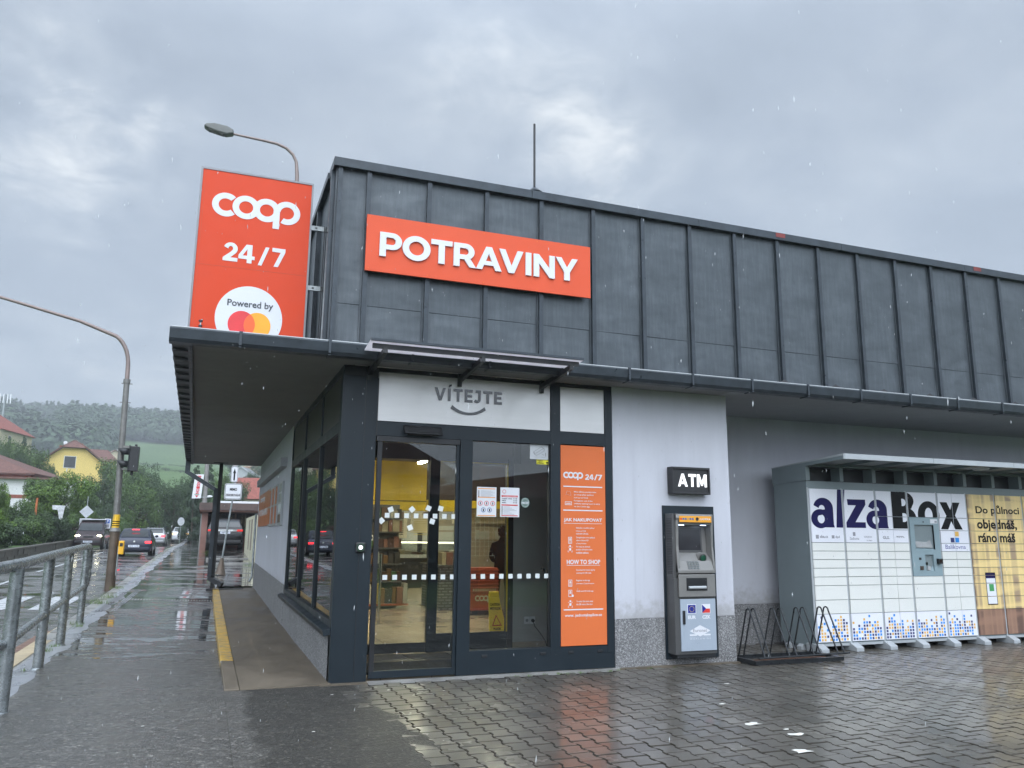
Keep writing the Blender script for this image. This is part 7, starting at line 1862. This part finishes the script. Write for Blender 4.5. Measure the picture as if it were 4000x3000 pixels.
# forest on the ridge: nobody could count it
rng = np.random.default_rng(4); CE, NR, TN = [], [], []
def add_tree(x, y, h, w, nl=90):
    g = terr(x, y); k = rng.normal(size=(nl, 3)); k /= np.linalg.norm(k, axis=1)[:, None]
    con = rng.random() < .3; zc = rng.uniform(0, 1, nl) if con else None
    if con: c_ = np.stack([x+k[:, 0]*w*.45*(1-zc), y+k[:, 1]*w*.45*(1-zc), g+h*(.1+.95*zc)], 1)
    else: c_ = np.stack([x+k[:, 0]*w*.5, y+k[:, 1]*w*.5, g+h*.58+k[:, 2]*h*.42], 1)
    n_ = k+np.array([0, 0, .5])+rng.normal(size=(nl, 3))*.18; n_ /= np.linalg.norm(n_, axis=1)[:, None]
    CE.append(c_); NR.append(n_); TN.append(rng.uniform(.3, .7)+rng.normal(size=nl)*.08)
r0_ = _f.normalized()
def inmeadow(px, d):
    if 20 < px < 255+(d-640)*.4 and 555 < d < 725: return True
    if 420 < px < 1150 and 300 < d < 575: return True
    return False
n_t = 0
for k_ in range(9000):
    d = rng.uniform(430, 960); px = rng.uniform(-500, 1150) 
    yv = d; p = at(px, 1700, yv-9.3); x, y = p.x, p.y
    if inmeadow(px, d): continue
    if d < 560 and rng.random() > .55: continue
    if d < 760 and rng.random() > .75: continue
    add_tree(x, y, rng.uniform(11, 19), rng.uniform(9, 15)); n_t += 1
me = quads(np.concatenate(CE), np.concatenate(NR), 1.5, rng, np.concatenate(TN)); me.materials.append(L_hz)
o = bpy.data.objects.new('hillside_forest', me); COL.objects.link(o); tag(o, 'hazy mixed forest covering the distant ridge', 'forest', kind='stuff')
# reflections and side views also need woods and houses further left
for j, (X, Y, h, w) in enumerate(((-30, 40, 9, 8), (-38, 55, 10, 9), (-26, 26, 7, 6), (-34, 15, 9, 8), (-44, 30, 11, 10), (-50, 70, 12, 10), (-24, 8, 7, 6), (-60, 48, 12, 12))):
    c_, tr = variant('broad', j % 4, L_md if j % 2 else L_dk, 9000)
    t = empty('tree', (X, Y, terr(X, Y)-.1), j, 'tree on the bank outside the left edge of the view', 'tree', 'trees on the bank outside the left edge')
    for nm, me in (('crown', c_), ('trunk', tr)): o = bpy.data.objects.new(nm, me); COL.objects.link(o); o.parent = t; o.scale = (w, w, h)

# ------------------------------------------------------------------ small things on the ground
blade = mat('grass_blades', (.09, .15, .03), .6, 0, .35, 20)
rg = random.Random(31)
def tuft(mb, x, y, z, n, h, s):
    for _ in range(n):
        a = rg.uniform(0, 6.28); r_ = rg.uniform(0, s); bx, by = x+math.cos(a)*r_, y+math.sin(a)*r_; hh = h*rg.uniform(.4, 1); l = rg.uniform(-.5, .5)*hh; l2 = rg.uniform(-.5, .5)*hh; w_ = .003
        mb.add([(bx-w_, by, z), (bx+w_, by, z), (bx+l, by+l2, z+hh)], [(0, 1, 2)], blade)
def tufts(label, spots):
    mb = MB()
    for (x, y, n, h, s) in spots: tuft(mb, x, y, zs(y)-.005, n, h, s)
    o = mb.build('grass_tuft', fix=False); tag(o, label, 'grass', kind='stuff')
tufts('small grass and moss tufts along the foot of the facade', [(2.2+i*.17+rg.uniform(-.05, .05), -.085, 16, .035, .06) for i in range(9)]+[(4.0, -.09, 16, .03, .06), (2.8, -.16, 20, .04, .09), (4.35, -.07, 14, .03, .06)])
tufts('weeds growing at the foot of the railing posts and kerb', [(-3.36, 6.95, 40, .10, .12), (-3.30, 6.6, 30, .08, .1), (-3.28, 4.2, 26, .07, .09), (-3.30, 3.7, 24, .08, .09), (-3.42, 10.8, 70, .20, .22), (-3.40, 12.3, 60, .18, .2), (-3.5, 15.2, 60, .12, .2), (-3.25, 2.0, 14, .05, .06), (-3.45, 20, 40, .1, .3), (-1.06, 17.5, 60, .16, .2), (-1.04, 21, 50, .14, .2), (-1.05, 25, 50, .14, .25), (.45, 26, 60, .22, .3), (-1.2, 39.9, 50, .25, .3)]+[(-3.5+rg.uniform(-.1, .1), 22+i*2.2, 30, .07, .2) for i in range(14)])
paper = mat('wet_paper', (.66, .65, .60), .5, 0, .1, 20)
def scrap(x, y, s, label, seed, z=.006):
    r3 = random.Random(seed); n = 11; pts = []
    for k in range(n):
        a = 2*PI*k/n; q = s*r3.uniform(.45, 1.15); pts.append((x+q*math.cos(a)*1.1, y+q*math.sin(a)*.75))
    mb = MB(); mb.prism(pts, 'z', z, z+.0015, paper); tag(mb.build('paper_scrap'), label, 'litter')
scrap(3.25, -3.07, .085, 'torn white paper scrap on the pavers, left one of the three large ones', 1); scrap(3.36, -3.50, .07, 'torn white paper scrap on the pavers, middle one of the three large ones', 2); scrap(3.03, -3.95, .085, 'torn white paper scrap on the pavers, the large one nearest the camera', 3)
scrap(3.52, -2.25, .04, 'small white paper scrap on the pavers behind the large ones', 4); scrap(4.23, -1.33, .028, 'tiny white paper scrap on the pavers below the cash machine', 5); scrap(3.40, -3.33, .03, 'little white paper flake beside the middle scrap', 6)
for k, (x, y, lb) in enumerate(((.55, -.55, 'tiny white flake on the pavers by the asphalt edge'), (1.1, -.75, 'tiny white flake on the pavers before the sliding door'), (-.96, -.0, 'white flake on the bare concrete end of the kerb'), (-.05, -.62, 'white flake on the asphalt near the ramp'), (-.42, -2.15, 'white flake on the asphalt in the foreground'), (-1.75, -1.5, 'pair of small flakes on the pavement, left one'), (2.0, -.6, 'tiny white flake on the pavers below the fixed pane'))):
    scrap(x, y, .014, lb, 20+k, .006 if y > -3 else .006)
# a shopper inside, seen from behind, bending forward
def person():
    pxy = at(1962, 2200, 7.15); X, Y = pxy.x, 7.15; z0 = .05
    J = {'pel': (0, 0, .92), 'sp': (.05, 0, 1.12), 'ch': (.16, 0, 1.32), 'nk': (.26, 0, 1.46), 'hd': (.33, 0, 1.56), 'hd2': (.37, 0, 1.66),
         'hl': (0, .10, .88), 'kl': (.04, .11, .48), 'al': (-.02, .11, .08), 'tl': (.14, .12, .03), 'hr': (0, -.10, .88), 'kr': (.02, -.11, .48), 'ar': (-.06, -.11, .08), 'tr': (.10, -.12, .03),
         'sl': (.18, .19, 1.36), 'el': (.30, .24, 1.12), 'wl': (.46, .18, 1.02), 'sr': (.18, -.19, 1.36), 'er': (.30, -.24, 1.12), 'wr': (.46, -.18, 1.02), 'fl': (.54, .17, 1.0), 'fr': (.54, -.17, 1.0)}
    Rr = {'pel': .16, 'sp': .155, 'ch': .165, 'nk': .065, 'hd': .088, 'hd2': .088, 'hl': .10, 'kl': .065, 'al': .045, 'tl': .04, 'hr': .10, 'kr': .065, 'ar': .045, 'tr': .04, 'sl': .085, 'el': .06, 'wl': .04, 'sr': .085, 'er': .06, 'wr': .04, 'fl': .035, 'fr': .035}
    E_ = [('pel', 'sp'), ('sp', 'ch'), ('ch', 'nk'), ('nk', 'hd'), ('hd', 'hd2'), ('pel', 'hl'), ('hl', 'kl'), ('kl', 'al'), ('al', 'tl'), ('pel', 'hr'), ('hr', 'kr'), ('kr', 'ar'), ('ar', 'tr'), ('ch', 'sl'), ('sl', 'el'), ('el', 'wl'), ('wl', 'fl'), ('ch', 'sr'), ('sr', 'er'), ('er', 'wr'), ('wr', 'fr')]
    K = list(J); me = bpy.data.meshes.new('person_body'); me.from_pydata([J[k] for k in K], [(K.index(a), K.index(b)) for a, b in E_], []); me.update()
    o = bpy.data.objects.new('person', me); COL.objects.link(o); o.location = (X, Y, z0); o.rotation_euler = (0, 0, R_(70))
    sk = o.modifiers.new('skin', 'SKIN'); sk.use_smooth_shade = True
    for i, k in enumerate(K): me.skin_vertices[0].data[i].radius = (Rr[k], Rr[k])
    me.skin_vertices[0].data[0].use_root = True
    o.modifiers.new('sub', 'SUBSURF').render_levels = 2
    me.materials.append(mat('dark_brown_coat', (.005, .0035, .003), 1.0, 0, .2, 6, spec=0))
    tag(o, 'person in a dark brown coat bending forward inside the shop', 'person')
    m1 = MB(); m1.sphere((X+.12, Y+.30, z0+1.66), .13, mat('dark_hair', (.003, .0025, .002), .9, spec=0), sc=(1, 1, 1.05)); h = m1.build('hair')
    h.parent = o; h.matrix_parent_inverse = (Matrix.Translation(o.location) @ Matrix.Rotation(R_(70), 4, 'Z')).inverted()
person()
# ------------------------------------------------------------------ falling rain and rainy air
rain_m = bpy.data.materials.new('rain_water'); rain_m.use_nodes = True
tn = rain_m.node_tree; b_ = tn.nodes['Principled BSDF']; b_.inputs['Base Color'].default_value = (.85, .88, .9, 1); b_.inputs['Roughness'].default_value = .25; b_.inputs['Alpha'].default_value = .38
mb = MB(); rr_ = random.Random(99)
for _ in range(1150):
    d = rr_.uniform(2.0, 9.5)**1.0; px, py = rr_.uniform(-300, 4300), rr_.uniform(-200, 3000)
    p = CAM+(_f*FPX+_r*(px-2000)+_u*(1500-py)).normalized()*d
    if p.z < .1 or p.y > -.15: continue
    s_ = rr_.choice((.6, .7, .8, 1.2)); w_ = .0014*s_; l_ = rr_.uniform(.004, .010)*s_; tx = rr_.uniform(-.001, .001)
    mb.add([(p.x-w_, p.y, p.z), (p.x, p.y-w_, p.z), (p.x+w_, p.y, p.z), (p.x, p.y+w_, p.z), (p.x+tx, p.y, p.z+l_), (p.x-tx, p.y, p.z-l_)], [(0, 1, 4), (1, 2, 4), (2, 3, 4), (3, 0, 4), (1, 0, 5), (2, 1, 5), (3, 2, 5), (0, 3, 5)], rain_m)
tag(mb.build('raindrops', fix=False), 'pale raindrops falling in front of the shop', 'rain', kind='stuff')
hm = bpy.data.materials.new('haze'); hm.use_nodes = True; tn = hm.node_tree
tn.nodes.remove(tn.nodes['Principled BSDF']); pv = tn.nodes.new('ShaderNodeVolumePrincipled'); pv.inputs['Density'].default_value = .00095; pv.inputs['Color'].default_value = (.86, .91, .96, 1); pv.inputs['Anisotropy'].default_value = .2
tn.links.new(pv.outputs[0], tn.nodes['Material Output'].inputs['Volume'])
mb = MB(); mb.box(-1350, -320, -2.5, 1350, 1650, 165); hzo = mb.build('haze', hm); tag(hzo, kind='stuff')
